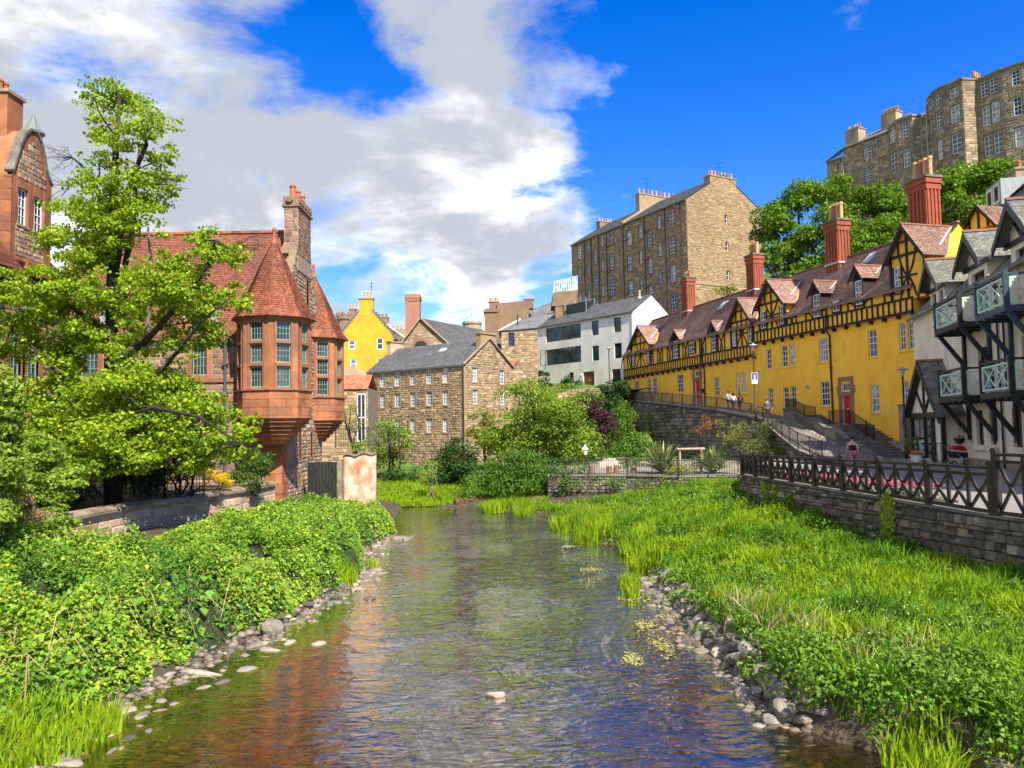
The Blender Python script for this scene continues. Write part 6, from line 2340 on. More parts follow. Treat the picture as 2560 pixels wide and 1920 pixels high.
    rt = root('pantile_house', (-13.5, 66, 1), 'low stone house with orange pantile roof between hall and mill', 'house')
    mb = MB()
    mb.box(F, -17, -12.4, -5, 0, 1, 8.8)
    w = obj('wall', mb, M_mort, rt)
    masonry(w, F, -17, -12.4, 2, 8.7, [(-13.4, -12.55, 4, 8.4)], (.2, .34), (.3, .8), M_st_mill, 69, th=.02, nind=120)
    window(F, -13.35, -12.6, 4.2, 8.3, .01, 2, 2, rt, M_white, M_glass, .08, .06)
    pl = [(F(-17, .15, 8.7), F(-12.4, .15, 8.7), F(-12.4, -2.2, 10.1), F(-17, -2.2, 10.1))]
    mb = MB()
    mb.poly(*pl[0])
    mb.poly(F(-17, -5.2, 8.6), F(-12.4, -5.2, 8.6), F(-12.4, -2.2, 10.1), F(-17, -2.2, 10.1))
    roof = obj('roof', mb, MATS['pantile'], rt)
    tile_obj('roof_tiles', pl, mat('pantile_piece', (.42, .15, .075), .8, scale=2, col2=(.30, .12, .07), island=.3, stain=(.2, .13, .09), stain_amt=.5), roof, .26, .3, .05, seed=28)
    mb = MB()
    mb.slab(F, [(-18, 8.5), (-13.3, 8.5), (-13.3, 9.9), (-14.6, 11.1), (-18, 11.1)], -8, -5.5)
    obj('rear_gable', mb, M_st_mill, rt)


background_cluster()


def dormer_house():
    F = Fr(36, 58, 1, .0, 1)
    if F.n[1] > 0:
        F = Fr(36, 58, 1, 0, -1)
    D_ = Fr(36.3, 58.3, -.25, -1, 1)
    if D_.n[0] > 0:
        D_ = Fr(36.3, 58.3, -.25, -1, -1)
    rt = root('slate_dormer_house', (38, 56, 3), 'slate-hung house with a white dormer window above the black gables', 'house')
    mb = MB()
    mb.box(D_, 0, 16, -8, -.2, 3, 20.2)
    obj('wall', mb, M_mort, rt)
    pl = [(D_(-.2, .3, 19.6), D_(16, .3, 19.6), D_(16, -1.4, 21.6), D_(-.2, -1.4, 21.6)), (D_(3.1, -.9, 21.3), D_(16, -.9, 21.3), D_(16, -3.4, 23.5), D_(3.1, -3.4, 23.5))]
    mb = MB()
    for p in pl:
        mb.poly(*p)
    mb.box(D_, .2, 16, -8, -1.3, 20, 21.6)
    roof = obj('roof', mb, M_slate, rt)
    tile_obj('slates', pl, M_slate, roof, .28, .2, .02, seed=44)
    mb = MB()
    mb.box(D_, .3, 3.3, -4, -.35, 20.75, 22.65)
    d = obj('dormer', mb, mat('grey_zinc', (.33, .37, .36), .6, scale=3, col2=(.27, .30, .30)), rt)
    for a, b in ((.55, 1.65), (1.95, 3.05)):
        window(D_, a, b, 21.0, 22.4, -.33, 1, 1, d, M_white, M_glass, .13, .05, sash=False)
    stack(D_, -.6, 1.0, -6.5, -2.2, 20, 23.9, M_dress, rt, 4, .7, .18, axis='o')
    # row of pots in front
    S_ = Fr(33.9, 56.2, 1, -.25, 1)
    if S_.n[1] > 0:
        S_ = Fr(33.9, 56.2, 1, -.25, -1)
    c = stack(S_, 0, 3.2, -.6, .2, 17.5, 18.6, M_dress, rt, 4, .9, .26, M_pot)


dormer_house()

# ---------------------------------------------------------------- lane wall, railings, stairs
M_rail = mat('railing_iron', (.015, .015, .017), .5, scale=6, col2=(.025, .024, .023), spec=.5)


def railing(name, label, pts, h, sp, group=None, post=1.8, parent=None, r=.012, stay=False):
    """iron railing along a 3D polyline: posts, two rails, many thin bars"""
    c = Vector(pts[0]).lerp(Vector(pts[-1]), .5)
    rt = parent or root(name, c, label, 'railing', group)
    bars = MB()
    for a, b in zip(pts, pts[1:]):
        a, b = Vector(a), Vector(b)
        L = (b - a).length
        n = max(1, int(L / sp))
        for k in range(n):
            p = a.lerp(b, (k + .5) / n)
            bars.bar(p, p + Vector((0, 0, h + .1)), 2 * r, 2 * r, (1, 0, 0))
        for z in (.12, h):
            rl = MB()
            rl.bar(a + Vector((0, 0, z)), b + Vector((0, 0, z)), .045, .035)
            obj('rail', rl, M_rail, rt)
        m = max(1, int(L / post))
        for k in range(m + 1):
            p = a.lerp(b, k / m)
            mb = MB()
            mb.bar(p - Vector((0, 0, .1)), p + Vector((0, 0, h + .12)), .05, .05, (1, 0, 0))
            if stay:
                mb.bar(p + Vector((0, 0, h * .85)), p + Vector((-.45, -.25, -.35)), .035, .035)
            obj('post', mb, M_rail, rt)
    obj('bars', bars, M_rail, rt, kind='stuff')
    return rt


def YP(s, o, z):
    p = YO + YD * s - YN * o
    return (p[0], p[1], z)


def lane_things():
    p = YP(12.2, 4.05, 0)
    Fl = Fr(p[0], p[1], YD[0], YD[1], 1)
    if Fl.n[0] > 0:
        Fl = Fr(p[0], p[1], YD[0], YD[1], -1)
    rt = root('lane_retaining_wall', YP(30, 4, 1.8), 'high weathered stone retaining wall below the climbing lane', 'wall')
    top = [(s - 12.2, lane_z(s) + .02) for s in (12.2, 15, 20, 29, 41, 53)]
    mb = MB()
    wall(mb, Fl, 0, 40.8, 1.2, top)
    body = obj('mortar', mb, M_mortar_dark, rt)
    masonry(body, Fl, 0, 34, 1.6, [(a, z - .12) for a, z in top], [], (.28, .48), (.4, .95), M_stone_lane, 41, th=.06, rough=.35, gap=.012)
    for (a, za), (b, zb) in zip(top, top[1:]):
        n = max(1, int((b - a) / 1.5))
        for k in range(n):
            t0, t1 = k / n, (k + 1) / n
            x0, x1 = a + (b - a) * t0, a + (b - a) * t1 - .02
            z0, z1 = za + (zb - za) * t0, za + (zb - za) * t1
            mb = MB()
            mb.hexa([Fl(x0, -.35, z0), Fl(x1, -.35, z1), Fl(x1, .12, z1), Fl(x0, .12, z0), Fl(x0, -.35, z0 + .16), Fl(x1, -.35, z1 + .16), Fl(x1, .12, z1 + .16), Fl(x0, .12, z0 + .16)])
            obj('coping_stone', mb, M_cop, rt)
    # lower return of the wall beside the lane foot
    a, b = YP(12.2, 4.05, 0), YP(-5, 10.0, 0)
    F2 = Fr(a[0], a[1], b[0] - a[0], b[1] - a[1], 1)
    if F2.n[0] > 0:
        F2 = Fr(a[0], a[1], b[0] - a[0], b[1] - a[1], -1)
    L = math.dist(a[:2], b[:2])
    tp = [(L * (12.2 - s) / 17.2, lane_z(s) + .1) for s in (12.2, 8, 5, 2, -2, -5)]
    mb = MB()
    wall(mb, F2, 0, L, .8, tp)
    b2 = obj('mortar', mb, M_mortar_dark, rt)
    masonry(b2, F2, 0, L, 1.6, tp, [], (.24, .42), (.35, .8), M_stone_lane, 42, th=.05, rough=.3, nind=150)
    pts = [YP(s, 3.95, lane_z(s) + .16) for s in (53, 41, 29, 20, 14.4)]
    railing('lane_railing', 'thin black iron railing along the edge of the climbing lane', pts, 1.05, .15, post=2.2, stay=True)
    pts = [YP(s, lane_l(s) - .1, lane_z(s) + .1) for s in (14.2, 12.2, 9, 6, 2, -2)]
    railing('lane_corner_railing', 'black handrail bending down beside the foot of the lane', pts, 1.05, .2, post=1.6)
    # kerb strip at the house foot
    # stairs
    F = Y_F
    rt = root('stone_stairs', F(3, 1.5, 2.55), 'broad worn stone stairs rising along the yellow house to its door', 'stairs')
    M_step = mat('worn_step', (.26, .23, .195), .85, scale=2.5, col2=(.15, .13, .11), bump=.015, bscale=20)
    RO_ = lambda q: float(np.interp(q, [v[0] for v in LANE], [v[2] for v in LANE]))

    def step(s0, s1, o0, o1, z):
        mb = MB()
        mb.box(F, s0, s1, o0, o1, z - .172, z - .035)
        mb.box(F, s0 - .04, s1, o0, o1 + .03, z - .035, z)
        obj('step', mb, M_step, rt)
    z, s_ = 2.55, -1.3
    for k in range(14):
        z += .172
        if k == 7:
            s_ += 1.0
        if k < 7:
            step(s_, 2.4, 1.75, 4.0, z)
        else:
            step(s_, 8.4, .06, 1.5, z)
        s_ += .38
    for k in range(5):
        step(8.4 + k * .42, 14.6, .06, 1.5 - .14 * k, z + .165 * (k + 1))
    for k in range(7):
        step(2.6 + k * .42, 6.4, 1.62, 2.55, 3.75 + .172 * (k + 1))
    mb = MB()
    mb.box(F, 2.3, 8.4, .06, 1.6, 2.4, 3.75)
    mb.box(F, -.2, 2.4, .06, 1.75, 2.4, 3.7)
    mb.box(F, 2.3, 6.4, 1.6, 2.6, 2.4, 3.75)
    mb.box(F, 8.3, 14.5, .06, .8, 2.4, 5.0)
    obj('landing', mb, M_step, rt)
    # parapet beside the lane, stepping down with it
    for a, b, da, db in ((15.2, 12.4, .55, .75), (12.4, 10.6, .75, .6), (10.6, 8.6, .6, .8), (8.6, 6.6, .8, .55), (6.6, 4.4, .55, .8), (4.4, 2.4, .8, .5)):
        oa, ob, za, zb = RO_(a), RO_(b), lane_z(a) + da, lane_z(b) + db
        mb = MB()
        mb.hexa([F(a, oa - .35, 2.4), F(b, ob - .35, 2.4), F(b, ob, 2.4), F(a, oa, 2.4), F(a, oa - .35, za), F(b, ob - .35, zb), F(b, ob, zb), F(a, oa, za)])
        obj('parapet', mb, M_stone_lane, rt)
        mb = MB()
        mb.bar(F(a, oa - .17, za + .06), F(b, ob - .17, zb + .06), .44, .13)
        obj('coping_stone', mb, M_cop, rt)
    railing('stair_railing', 'black railing between the two stair flights', [F(2.4, 1.56, 3.8), F(3.2, 1.56, 4.1), F(5.0, 1.56, 5.0), F(7.5, 1.4, 5.0)], 1.0, .11, group='railings of the stone stairs')
    railing('landing_railing', 'black railing with drooping top along the upper landing', [F(q, RO_(q) - .2, lane_z(q) + e) for q, e in ((8.6, .8), (10.6, .62), (12.4, .75), (14.9, .6))], .95, .14, group='railings of the stone stairs')
    # rendered end wall by the stairs
    mb = MB()
    mb.box(F, -.6, -.2, .25, 1.75, 2.4, 6.15)
    mb.box(F, -.65, -.15, .2, 1.8, 6.15, 6.28)
    o = obj('rendered_end_wall', mb, mat('grey_render', (.30, .27, .22), .9, scale=1.2, col2=(.17, .155, .13), bump=.01, bscale=18))
    tag(o, 'grey rendered wall end beside the foot of the stone stairs', 'wall')


lane_things()


def lamp_post(pos, h, label, style=0):
    rt = root('street_lamp', pos, label, 'street lamp', 'street lamps')
    x, y, z = pos
    mb = MB()
    mb.lathe(x, y, [(.11, z), (.11, z + 1.1), (.07, z + 1.15), (.055, z + h - .75), (.075, z + h - .7), (.075, z + h - .6)], 10)
    obj('post', mb, mat('lamp_brown', (.055, .04, .035), .5, scale=5, col2=(.04, .03, .026)), rt, True)
    mb = MB()
    mb.lathe(x, y, [(.06, z + h - .6), (.17, z + h - .15), (.16, z + h - .12)], 12)
    obj('lantern', mb, mat('frosted_glass', (.55, .53, .47), .3, scale=4, col2=(.5, .48, .43)), rt, True)
    mb = MB()
    mb.lathe(x, y, [(.38, z + h - .16), (.37, z + h - .12), (.15, z + h - .02), (.05, z + h + .03), (.05, z + h + .08)], 14)
    obj('hood', mb, mat('lamp_hood', (.35, .33, .30), .5, scale=4, col2=(.28, .27, .25)), rt, True)
    return rt


lamp_post((25.48, 50.0, 2.55), 6.05, 'brown street lamp beside the stairs and grey wall end')
lamp_post((20.49, 64.8, 5.5), 6.4, 'street lamp carrying the blue sign at the lane edge')
lamp_post((12.09, 95.0, 8.4), 6.6, 'far street lamp in front of the white house')


def road_sign():
    x, y, z = 20.49, 64.8, 0
    F = Fr(x, y - .1, 1, 0, 1)
    if F.n[1] > 0:
        F = Fr(x, y - .1, 1, 0, -1)
    rt = root('road_sign', (x, y - .1, 8.2), 'blue square no-through-road sign with white plate on lamp post', 'road sign')
    ibox(F, -.30, .27, 0, .03, 8.85, 9.45, 'sign_plate', mat('sign_white', (.75, .77, .78), .4), rt)
    ibox(F, -.27, .24, .03, .036, 8.88, 9.42, 'sign_face', mat('sign_blue', (.01, .11, .48), .4), rt)
    ibox(F, -.07, .04, .036, .042, 8.9, 9.24, 'stem_mark', MATS['sign_white'], rt)
    ibox(F, -.17, .14, .036, .042, 9.24, 9.35, 'bar_mark', mat('sign_red', (.6, .02, .02), .4), rt)
    ibox(F, -.26, .23, 0, .03, 8.5, 8.82, 'lower_plate', MATS['sign_white'], rt)
    for k in range(2):
        ibox(F, -.2, .17, .03, .034, 8.56 + k * .12, 8.60 + k * .12, 'text_line', mat('sign_grey', (.25, .25, .25), .5), rt)
    mb = MB()
    mb.box(F, -.05, .05, -.12, 0, 8.6, 8.66)
    mb.box(F, -.05, .05, -.12, 0, 9.2, 9.26)
    obj('clamp', mb, M_iron, rt)


road_sign()


# ---------------------------------------------------------------- left garden wall and its railing
def left_wall():
    M_gw = mat('garden_wall_stone', (.50, .36, .25), .9, var=.4, scale=2, col2=(.34, .22, .15), island=.2, bump=.02, bscale=16,
               pal=[(.55, .42, .30), (.44, .27, .18), (.60, .48, .36), (.50, .34, .23), (.40, .22, .14), (.58, .45, .33)], stain=(.24, .19, .14), stain_amt=.5)
    M_gc = mat('garden_coping', (.27, .21, .14), .9, scale=1.6, col2=(.12, .095, .065), bump=.015, bscale=22, stain=(.40, .32, .22), stain_amt=.4)
    rt = root('garden_wall', (-15, 32, 1), 'pale stone garden wall with heavy coping above the brambles', 'wall')
    pts = [(-15.7, 14), (-15.6, 26.3), (-15.35, 30.5), (-15.1, 32.3), (-13.5, 33.8), (-14.2, 35.9), (-13.6, 38.4), (-13.5, 41.2), (-13.35, 43.2)]
    for i, (a, b) in enumerate(zip(pts, pts[1:])):
        F = Fr(a[0], a[1], b[0] - a[0], b[1] - a[1], 1)
        if F.n[0] < 0 and not (b[0] > a[0] + .8):
            F = Fr(a[0], a[1], b[0] - a[0], b[1] - a[1], -1)
        if F.n[1] > 0 and b[0] > a[0] + .8:
            F = Fr(a[0], a[1], b[0] - a[0], b[1] - a[1], -1)
        L = math.dist(a, b)
        top = 2.3 if i < 4 else 2.32
        mb = MB()
        mb.box(F, 0, L, -.4, 0, .2, top - .2)
        w = obj('wall', mb, M_mort_h, rt)
        masonry(w, F, 0, L, .5, top - .2, [], (.28, .42), (.5, 1.1), M_gw, 400 + i, th=.02, nind=40)
        n = max(1, int(L / 1.5))
        for k in range(n):
            x0, x1 = L * k / n, L * (k + 1) / n - .015
            mb = MB()
            prof = [(-.5, top - .2), (.14, top - .2), (.14, top - .08), (-.05, top + .02), (-.5, top + .04)]
            vs = [F(x0, o, z) for o, z in prof] + [F(x1, o, z) for o, z in prof]
            m_ = len(prof)
            mb.add(vs, [tuple(range(m_)), tuple(range(2 * m_ - 1, m_ - 1, -1))] + [(j, (j + 1) % m_, m_ + (j + 1) % m_, m_ + j) for j in range(m_)])
            obj('coping_stone', mb, M_gc, rt)
    railing('garden_railing', 'curved black iron railing on the garden wall beside the yellow shrub', [(-15.6, 32.0, 2.3), (-14.9, 33.0, 2.3), (-14.0, 33.6, 2.3), (-13.7, 34.2, 2.3)], 1.15, .16, post=1.2)
    # painted wall stub beyond the hall
    F = Fr(-10.6, 48.0, 1, .12, 1)
    if F.n[1] > 0:
        F = Fr(-10.6, 48.0, 1, .12, -1)
    M_pw = mat('peeling_wall', (.62, .50, .36), .9, scale=1.6, col2=(.38, .26, .15), mixs=(.4, .6), stain=(.42, .10, .05), stain_amt=.9, stain_scale=.9, bump=.03, bscale=9)
    nx = 14
    V, f = [], []
    zs = [.3, 1.3, 2.3, 3.1, 3.6]
    rg = np.random.default_rng(4)
    for side in (0, 1):
        for k in range(nx + 1):
            s_ = 2.05 * k / nx
            for j, z in enumerate(zs):
                zz = z + (.12 * (k / nx - .5) + .08 * math.sin(k * .9) if j == 4 else 0)
                bow = .18 * math.sin(math.pi * s_ / 2.05) + rg.normal() * .012
                V.append(F(s_, (bow if side == 0 else -.55), zz))
    m_ = len(zs)
    n1 = (nx + 1) * m_
    for side in (0, 1):
        for k in range(nx):
            for j in range(m_ - 1):
                a = side * n1 + k * m_ + j
                f.append((a, a + m_, a + m_ + 1, a + 1))
    for k in range(nx):
        a = k * m_ + m_ - 1
        f.append((a, a + m_, n1 + a + m_, n1 + a))
    for e in (0, nx):
        for j in range(m_ - 1):
            a = e * m_ + j
            f.append((a, a + 1, n1 + a + 1, n1 + a))
    rt = root('peeling_wall', F(1, -.2, .3), 'cream and red peeling masonry wall end right of the hall', 'wall')
    obj('wall', mesh_of('wall', V, f), M_pw, rt, True)
    mb = MB()
    for k in range(nx):
        s0, s1 = 2.05 * k / nx, 2.05 * (k + 1) / nx
        z0 = 3.6 + .12 * (k / nx - .5) + .08 * math.sin(k * .9)
        z1 = 3.6 + .12 * ((k + 1) / nx - .5) + .08 * math.sin((k + 1) * .9)
        b0, b1 = [.18 * math.sin(math.pi * q / 2.05) + .1 for q in (s0, s1)]
        mb.hexa([F(s0, -.6, z0), F(s1, -.6, z1), F(s1, b1, z1), F(s0, b0, z0), F(s0, -.6, z0 + .14), F(s1, -.6, z1 + .14), F(s1, b1, z1 + .12), F(s0, b0, z0 + .12)])
    obj('coping', mb, M_gc, rt)
    # dark gate and gate pier between hall and the stub
    F = Fr(-12.9, 47.8, 1, .05, 1)
    if F.n[1] > 0:
        F = Fr(-12.9, 47.8, 1, .05, -1)
    rt = root('timber_gate', F(1, 0, 1), 'dark plank gate between the hall and the peeling wall', 'gate')
    for k in range(9):
        ibox(F, .15 + k * .2, .335 + k * .2, 0, .05, .9, 3.2, 'plank', mat('dark_plank', (.010, .009, .008), .7, scale=3, col2=(.02, .023, .026)), rt)
    ibox(F, 1.98, 2.28, -.3, .06, .6, 3.35, 'gate_pier', M_gc, rt)
    railing('yard_railing', 'dark railing above the gate between hall and mill', [(-12.8, 55.5, 4.0), (-8.5, 57.5, 4.0)], 1.3, .16)


left_wall()


# ---------------------------------------------------------------- riverside garden below the lane
def garden():
    rt = root('low_garden_wall', (6.5, 49, 1), 'low rubble wall edging the riverside garden', 'wall')
    pts = [(2.2, 50.2), (7.2, 49.0), (10.0, 47.0), (14, 46.8)]
    for i, (a, b) in enumerate(zip(pts, pts[1:])):
        F = Fr(a[0], a[1], b[0] - a[0], b[1] - a[1], 1)
        if F.n[1] > 0:
            F = Fr(a[0], a[1], b[0] - a[0], b[1] - a[1], -1)
        L = math.dist(a, b)
        mb = MB()
        mb.box(F, 0, L, -.4, 0, .6, 1.93)
        w = obj('mortar', mb, M_mortar_dark, rt)
        masonry(w, F, 0, L, .9, 1.9, [], (.16, .28), (.2, .5), M_stone_lane, 430 + i, th=.05, nind=70)
        mb = MB()
        mb.box(F, 0, L, -.45, .1, 1.93, 2.03)
        obj('coping', mb, M_paving, rt)
    railing('garden_fence', 'low green-black railing on the riverside garden wall', [(2.4, 50.0, 2.0), (7.2, 48.9, 2.0), (10, 46.9, 2.0), (13.6, 46.7, 2.0)], .95, .15, post=1.7)
    # flat stones of the terrace, log seats, boulder
    for i, (x, y, r, h) in enumerate(((5.2, 51.2, .2, .55), (6.4, 51.6, .2, .5), (7.0, 52.4, .22, .5), (8.0, 51.4, .2, .5))):
        mb = MB()
        mb.lathe(x, y, [(r, 1.94), (r * .97, 1.94 + h), (r * .9, 1.94 + h + .02)], 9, i)
        tag(obj('log_stool', mb, mat('cut_log', (.24, .15, .085), .85, scale=5, col2=(.15, .09, .05))), 'short upright log seat on the garden paving, ' + ('first from the left', 'second from the left', 'third from the left', 'rightmost one')[i], 'stool', 'log seats in the riverside garden')
    rock('boulder', (7.46, 60, 1.95), (.9, .7, .75), 5, mat('pale_boulder', (.46, .40, .32), .9, scale=3, col2=(.33, .28, .22)), 'pale rounded boulder at the back of the riverside garden', 'boulder')
    # lantern on a post
    rt = root('garden_lantern', (5.6, 60, 1.9), 'white-topped lantern on a short post under the bushes', 'lantern')
    mb = MB()
    mb.lathe(5.6, 60, [(.1, 1.9), (.06, 2.1), (.05, 2.9), (.09, 2.95)], 8)
    obj('post', mb, M_iron, rt)
    mb = MB()
    mb.lathe(5.6, 60, [(.13, 2.95), (.2, 3.35), (.2, 3.37)], 6)
    obj('glass_box', mb, MATS['frosted_glass'], rt)
    mb = MB()
    mb.lathe(5.6, 60, [(.28, 3.37), (.25, 3.42), (.08, 3.62), (.03, 3.75)], 6)
    obj('cap', mb, M_white, rt)
    # rustic pergola of poles with trellis
    M_pole = mat('bleached_pole', (.40, .32, .22), .85, scale=4, col2=(.27, .20, .13))
    rt = root('rustic_pergola', (11.6, 50, 1.95), 'bleached pole pergola with small trellis between two spiky plants', 'pergola')
    mb = MB()
    mb.tube([(10.6, 49.9, 3.55), (12.45, 50.1, 3.55)], .08, 8)
    obj('crossbar', mb, M_pole, rt)
    for x in (10.8, 12.2):
        mb = MB()
        mb.tube([(x, 50, 1.9), (x, 50, 3.55)], .07, 8)
        obj('pole', mb, M_pole, rt)
    for k in range(7):
        mb = MB()
        mb.bar((11.6, 50, 2.1 + k * .19), (12.15, 50, 2.1 + k * .19), .03, .03)
        obj('trellis_slat', mb, M_timber, rt)
    for x in (11.62, 11.88, 12.12):
        mb = MB()
        mb.bar((x, 50.03, 2.0), (x, 50.03, 3.4), .03, .03, (1, 0, 0))
        obj('trellis_slat', mb, M_timber, rt)


def rock_mesh(seed, n=2):
    """angular stone: jittered box-sphere"""
    rg = np.random.default_rng(seed)
    import bmesh
    bm = bmesh.new()
    bmesh.ops.create_icosphere(bm, subdivisions=n, radius=1.0)
    P = rand_unit(9, rg)
    d = rg.uniform(.55, .92, 9)
    for v in bm.verts:
        c = np.array(v.co)
        for p, q in zip(P, d):
            t = c @ p
            if t > q:
                c = c - p * (t - q) * .92
        c = c * (1 + .05 * math.sin(c[0] * 5 + seed) * math.cos(c[1] * 4))
        v.co = Vector(c)
    me = bpy.data.meshes.new('rock')
    bm.to_mesh(me)
    bm.free()
    return me


ROCKS = {}


def rock(name, pos, sc, seed, m, label=None, cat=None, group=None, rot=0.0, parent=None, tilt=(0, 0)):
    key = (seed % 10, m.name)
    if key not in ROCKS:
        me = rock_mesh(seed % 10)
        me.materials.append(m)
        ROCKS[key] = me
    o = bpy.data.objects.new(name, ROCKS[key])
    o.location = pos
    o.scale = sc
    o.rotation_euler = (tilt[0], tilt[1], rot)
    link(o, parent)
    return tag(o, label, cat, group)


garden()

# ================================================================ VEGETATION
M_bark = mat('dark_bark', (.045, .035, .028), .95, scale=6, col2=(.02, .016, .013), stretch=(1, 1, .25), bump=.03, bscale=14)
M_bark_p = mat('pale_bark', (.20, .16, .12), .95, scale=6, col2=(.11, .085, .06), stretch=(1, 1, .3), bump=.02, bscale=14)
L_lime = leafmat('lime_leaf', (.34, .45, .028), (.19, .30, .018), .42, .42, .025)
L_bram = leafmat('bramble_leaf', (.22, .36, .034), (.11, .22, .022), .32, .45)
L_bram2 = leafmat('young_bramble_leaf', (.40, .50, .05), (.27, .39, .032), .40, .32)
L_grass = leafmat('grass_blade', (.30, .43, .016), (.17, .29, .010), .30, .32, .02, .7)
L_grass2 = leafmat('deep_grass_blade', (.12, .27, .018), (.08, .19, .014), .3, .3, .015, .5)
L_dry = leafmat('dry_stalk', (.50, .40, .22), (.36, .27, .13), .15, .25)
L_dk = leafmat('dark_leaf', (.055, .12, .025), (.03, .07, .016), .22, .4)
L_md = leafmat('mid_leaf', (.12, .22, .03), (.07, .14, .02), .30, .4)
L_lt = leafmat('fresh_leaf', (.26, .37, .045), (.17, .27, .03), .36, .35)
L_ol = leafmat('olive_leaf', (.30, .30, .06), (.20, .21, .04), .3, .35)
L_pu = leafmat('purple_leaf', (.095, .04, .05), (.05, .022, .03), .2, .4)
L_gold = leafmat('golden_leaf', (.85, .60, .02), (.66, .46, .015), .3, .22)
L_yew = leafmat('yew_needle', (.05, .09, .02), (.028, .055, .014), .15, .4)
L_br = leafmat('russet_leaf', (.34, .22, .12), (.22, .14, .07), .2, .35)
L_hill = leafmat('hill_leaf', (.17, .29, .022), (.09, .17, .014), .32, .4)
L_iv = leafmat('ivy_leaf', (.17, .30, .03), (.10, .19, .02), .28, .35)
L_flw = mat('white_blossom', (.75, .74, .66), .7, scale=5, col2=(.62, .61, .52))
L_pink = mat('pink_blossom', (.55, .06, .12), .7, scale=3, col2=(.40, .03, .08), island=.3)
L_orb = leafmat('rust_creeper', (.30, .13, .07), (.20, .09, .05), .2, .4)

LIME = [(-17.58, 33.46, 20.23, 1.11, 0.81, 0.5), (-16.84, 33.43, 20.0, 0.81, 0.66, 0.5), (-16.91, 30.58, 18.94, 0.55, 0.44, 0.33), (-14.87, 30.67, 17.97, 0.83, 0.69, 0.55), (-15.31, 33.07, 18.66, 0.5, 0.5, 0.5), (-17.59, 32.76, 18.68, 0.69, 0.59, 0.49), (-17.67, 32.54, 17.87, 0.59, 0.49, 0.39), (-15.59, 31.39, 17.19, 0.76, 0.64, 0.53), (-14.86, 32.34, 16.83, 0.68, 0.68, 0.68), (-17.35, 32.34, 16.98, 0.68, 0.56, 0.43), (-14.91, 32.26, 15.8, 0.78, 0.68, 0.58), (-15.14, 30.91, 15.55, 0.75, 0.65, 0.56), (-17.42, 31.78, 15.78, 0.42, 0.35, 0.29), (-15.89, 31.66, 14.93, 1.05, 0.81, 0.57), (-15.21, 32.71, 15.03, 0.79, 0.64, 0.49), (-19.21, 33.58, 14.73, 1.21, 0.96, 0.71), (-17.8, 33.44, 14.67, 1.11, 0.96, 0.81), (-19.25, 32.14, 13.34, 1.07, 0.87, 0.68), (-17.5, 31.82, 12.83, 1.15, 0.96, 0.77), (-15.86, 31.26, 13.44, 0.94, 0.75, 0.57), (-14.75, 30.51, 13.8, 0.83, 0.64, 0.46), (-18.67, 29.42, 11.01, 1.06, 0.75, 0.44), (-20.84, 31.35, 10.94, 0.57, 0.52, 0.47), (-18.36, 30.7, 11.45, 0.83, 0.69, 0.56), (-20.0, 30.97, 10.01, 0.93, 0.75, 0.56), (-21.84, 33.22, 9.16, 0.7, 0.75, 0.8), (-19.44, 31.61, 8.94, 0.95, 0.81, 0.67), (-18.79, 31.77, 10.69, 0.96, 0.81, 0.67), (-17.03, 30.34, 10.98, 0.73, 0.69, 0.64), (-13.83, 29.4, 11.11, 1.06, 0.93, 0.8), (-13.14, 30.73, 11.74, 0.93, 0.79, 0.65), (-12.06, 29.9, 12.65, 0.81, 0.68, 0.54), (-11.96, 31.54, 12.86, 0.57, 0.48, 0.38), (-12.36, 33.69, 13.08, 0.71, 0.56, 0.41), (-13.99, 32.27, 10.89, 1.17, 0.97, 0.78), (-11.95, 30.1, 10.47, 1.0, 0.77, 0.54), (-11.98, 33.23, 11.02, 0.6, 0.48, 0.36), (-13.21, 32.81, 9.76, 0.79, 0.74, 0.69), (-15.08, 32.53, 9.96, 0.98, 0.88, 0.78), (-16.65, 33.29, 10.91, 0.8, 0.9, 1.0), (-17.91, 32.66, 9.43, 0.98, 0.89, 0.79), (-18.94, 32.77, 8.26, 0.89, 0.74, 0.59), (-13.17, 30.86, 8.74, 0.84, 0.7, 0.56), (-18.6, 32.23, 6.65, 1.36, 1.12, 0.87), (-19.53, 32.16, 6.27, 0.87, 0.78, 0.68), (-15.49, 29.28, 7.0, 1.24, 0.97, 0.71), (-15.11, 31.41, 7.31, 1.14, 0.9, 0.66), (-13.71, 31.27, 6.71, 1.32, 1.04, 0.75), (-12.02, 30.36, 6.09, 0.92, 0.78, 0.64), (-11.2, 30.61, 5.16, 0.74, 0.65, 0.55), (-12.98, 30.46, 5.37, 1.29, 1.06, 0.83), (-15.58, 32.03, 6.0, 1.54, 1.21, 0.87), (-16.67, 30.5, 5.25, 1.29, 1.1, 0.92), (-14.83, 31.69, 4.65, 1.15, 0.86, 0.57), (-11.5, 29.97, 4.63, 0.81, 0.63, 0.45), (-11.08, 31.88, 4.39, 0.38, 0.34, 0.29), (-18.8, 31.94, 5.29, 0.96, 0.82, 0.67), (-14.5, 29.6, 4.3, 1.2, .9, .6), (-17.8, 29.3, 4.4, 1.4, 1, .8), (-16, 29.2, 4.1, 1.2, .9, .6), (-19.3, 30, 4.6, 1.1, .9, .8), (-12.6, 30, 4.3, 1, .8, .5), (-15.2, 29.0, 5.4, 1.2, .9, .7)]
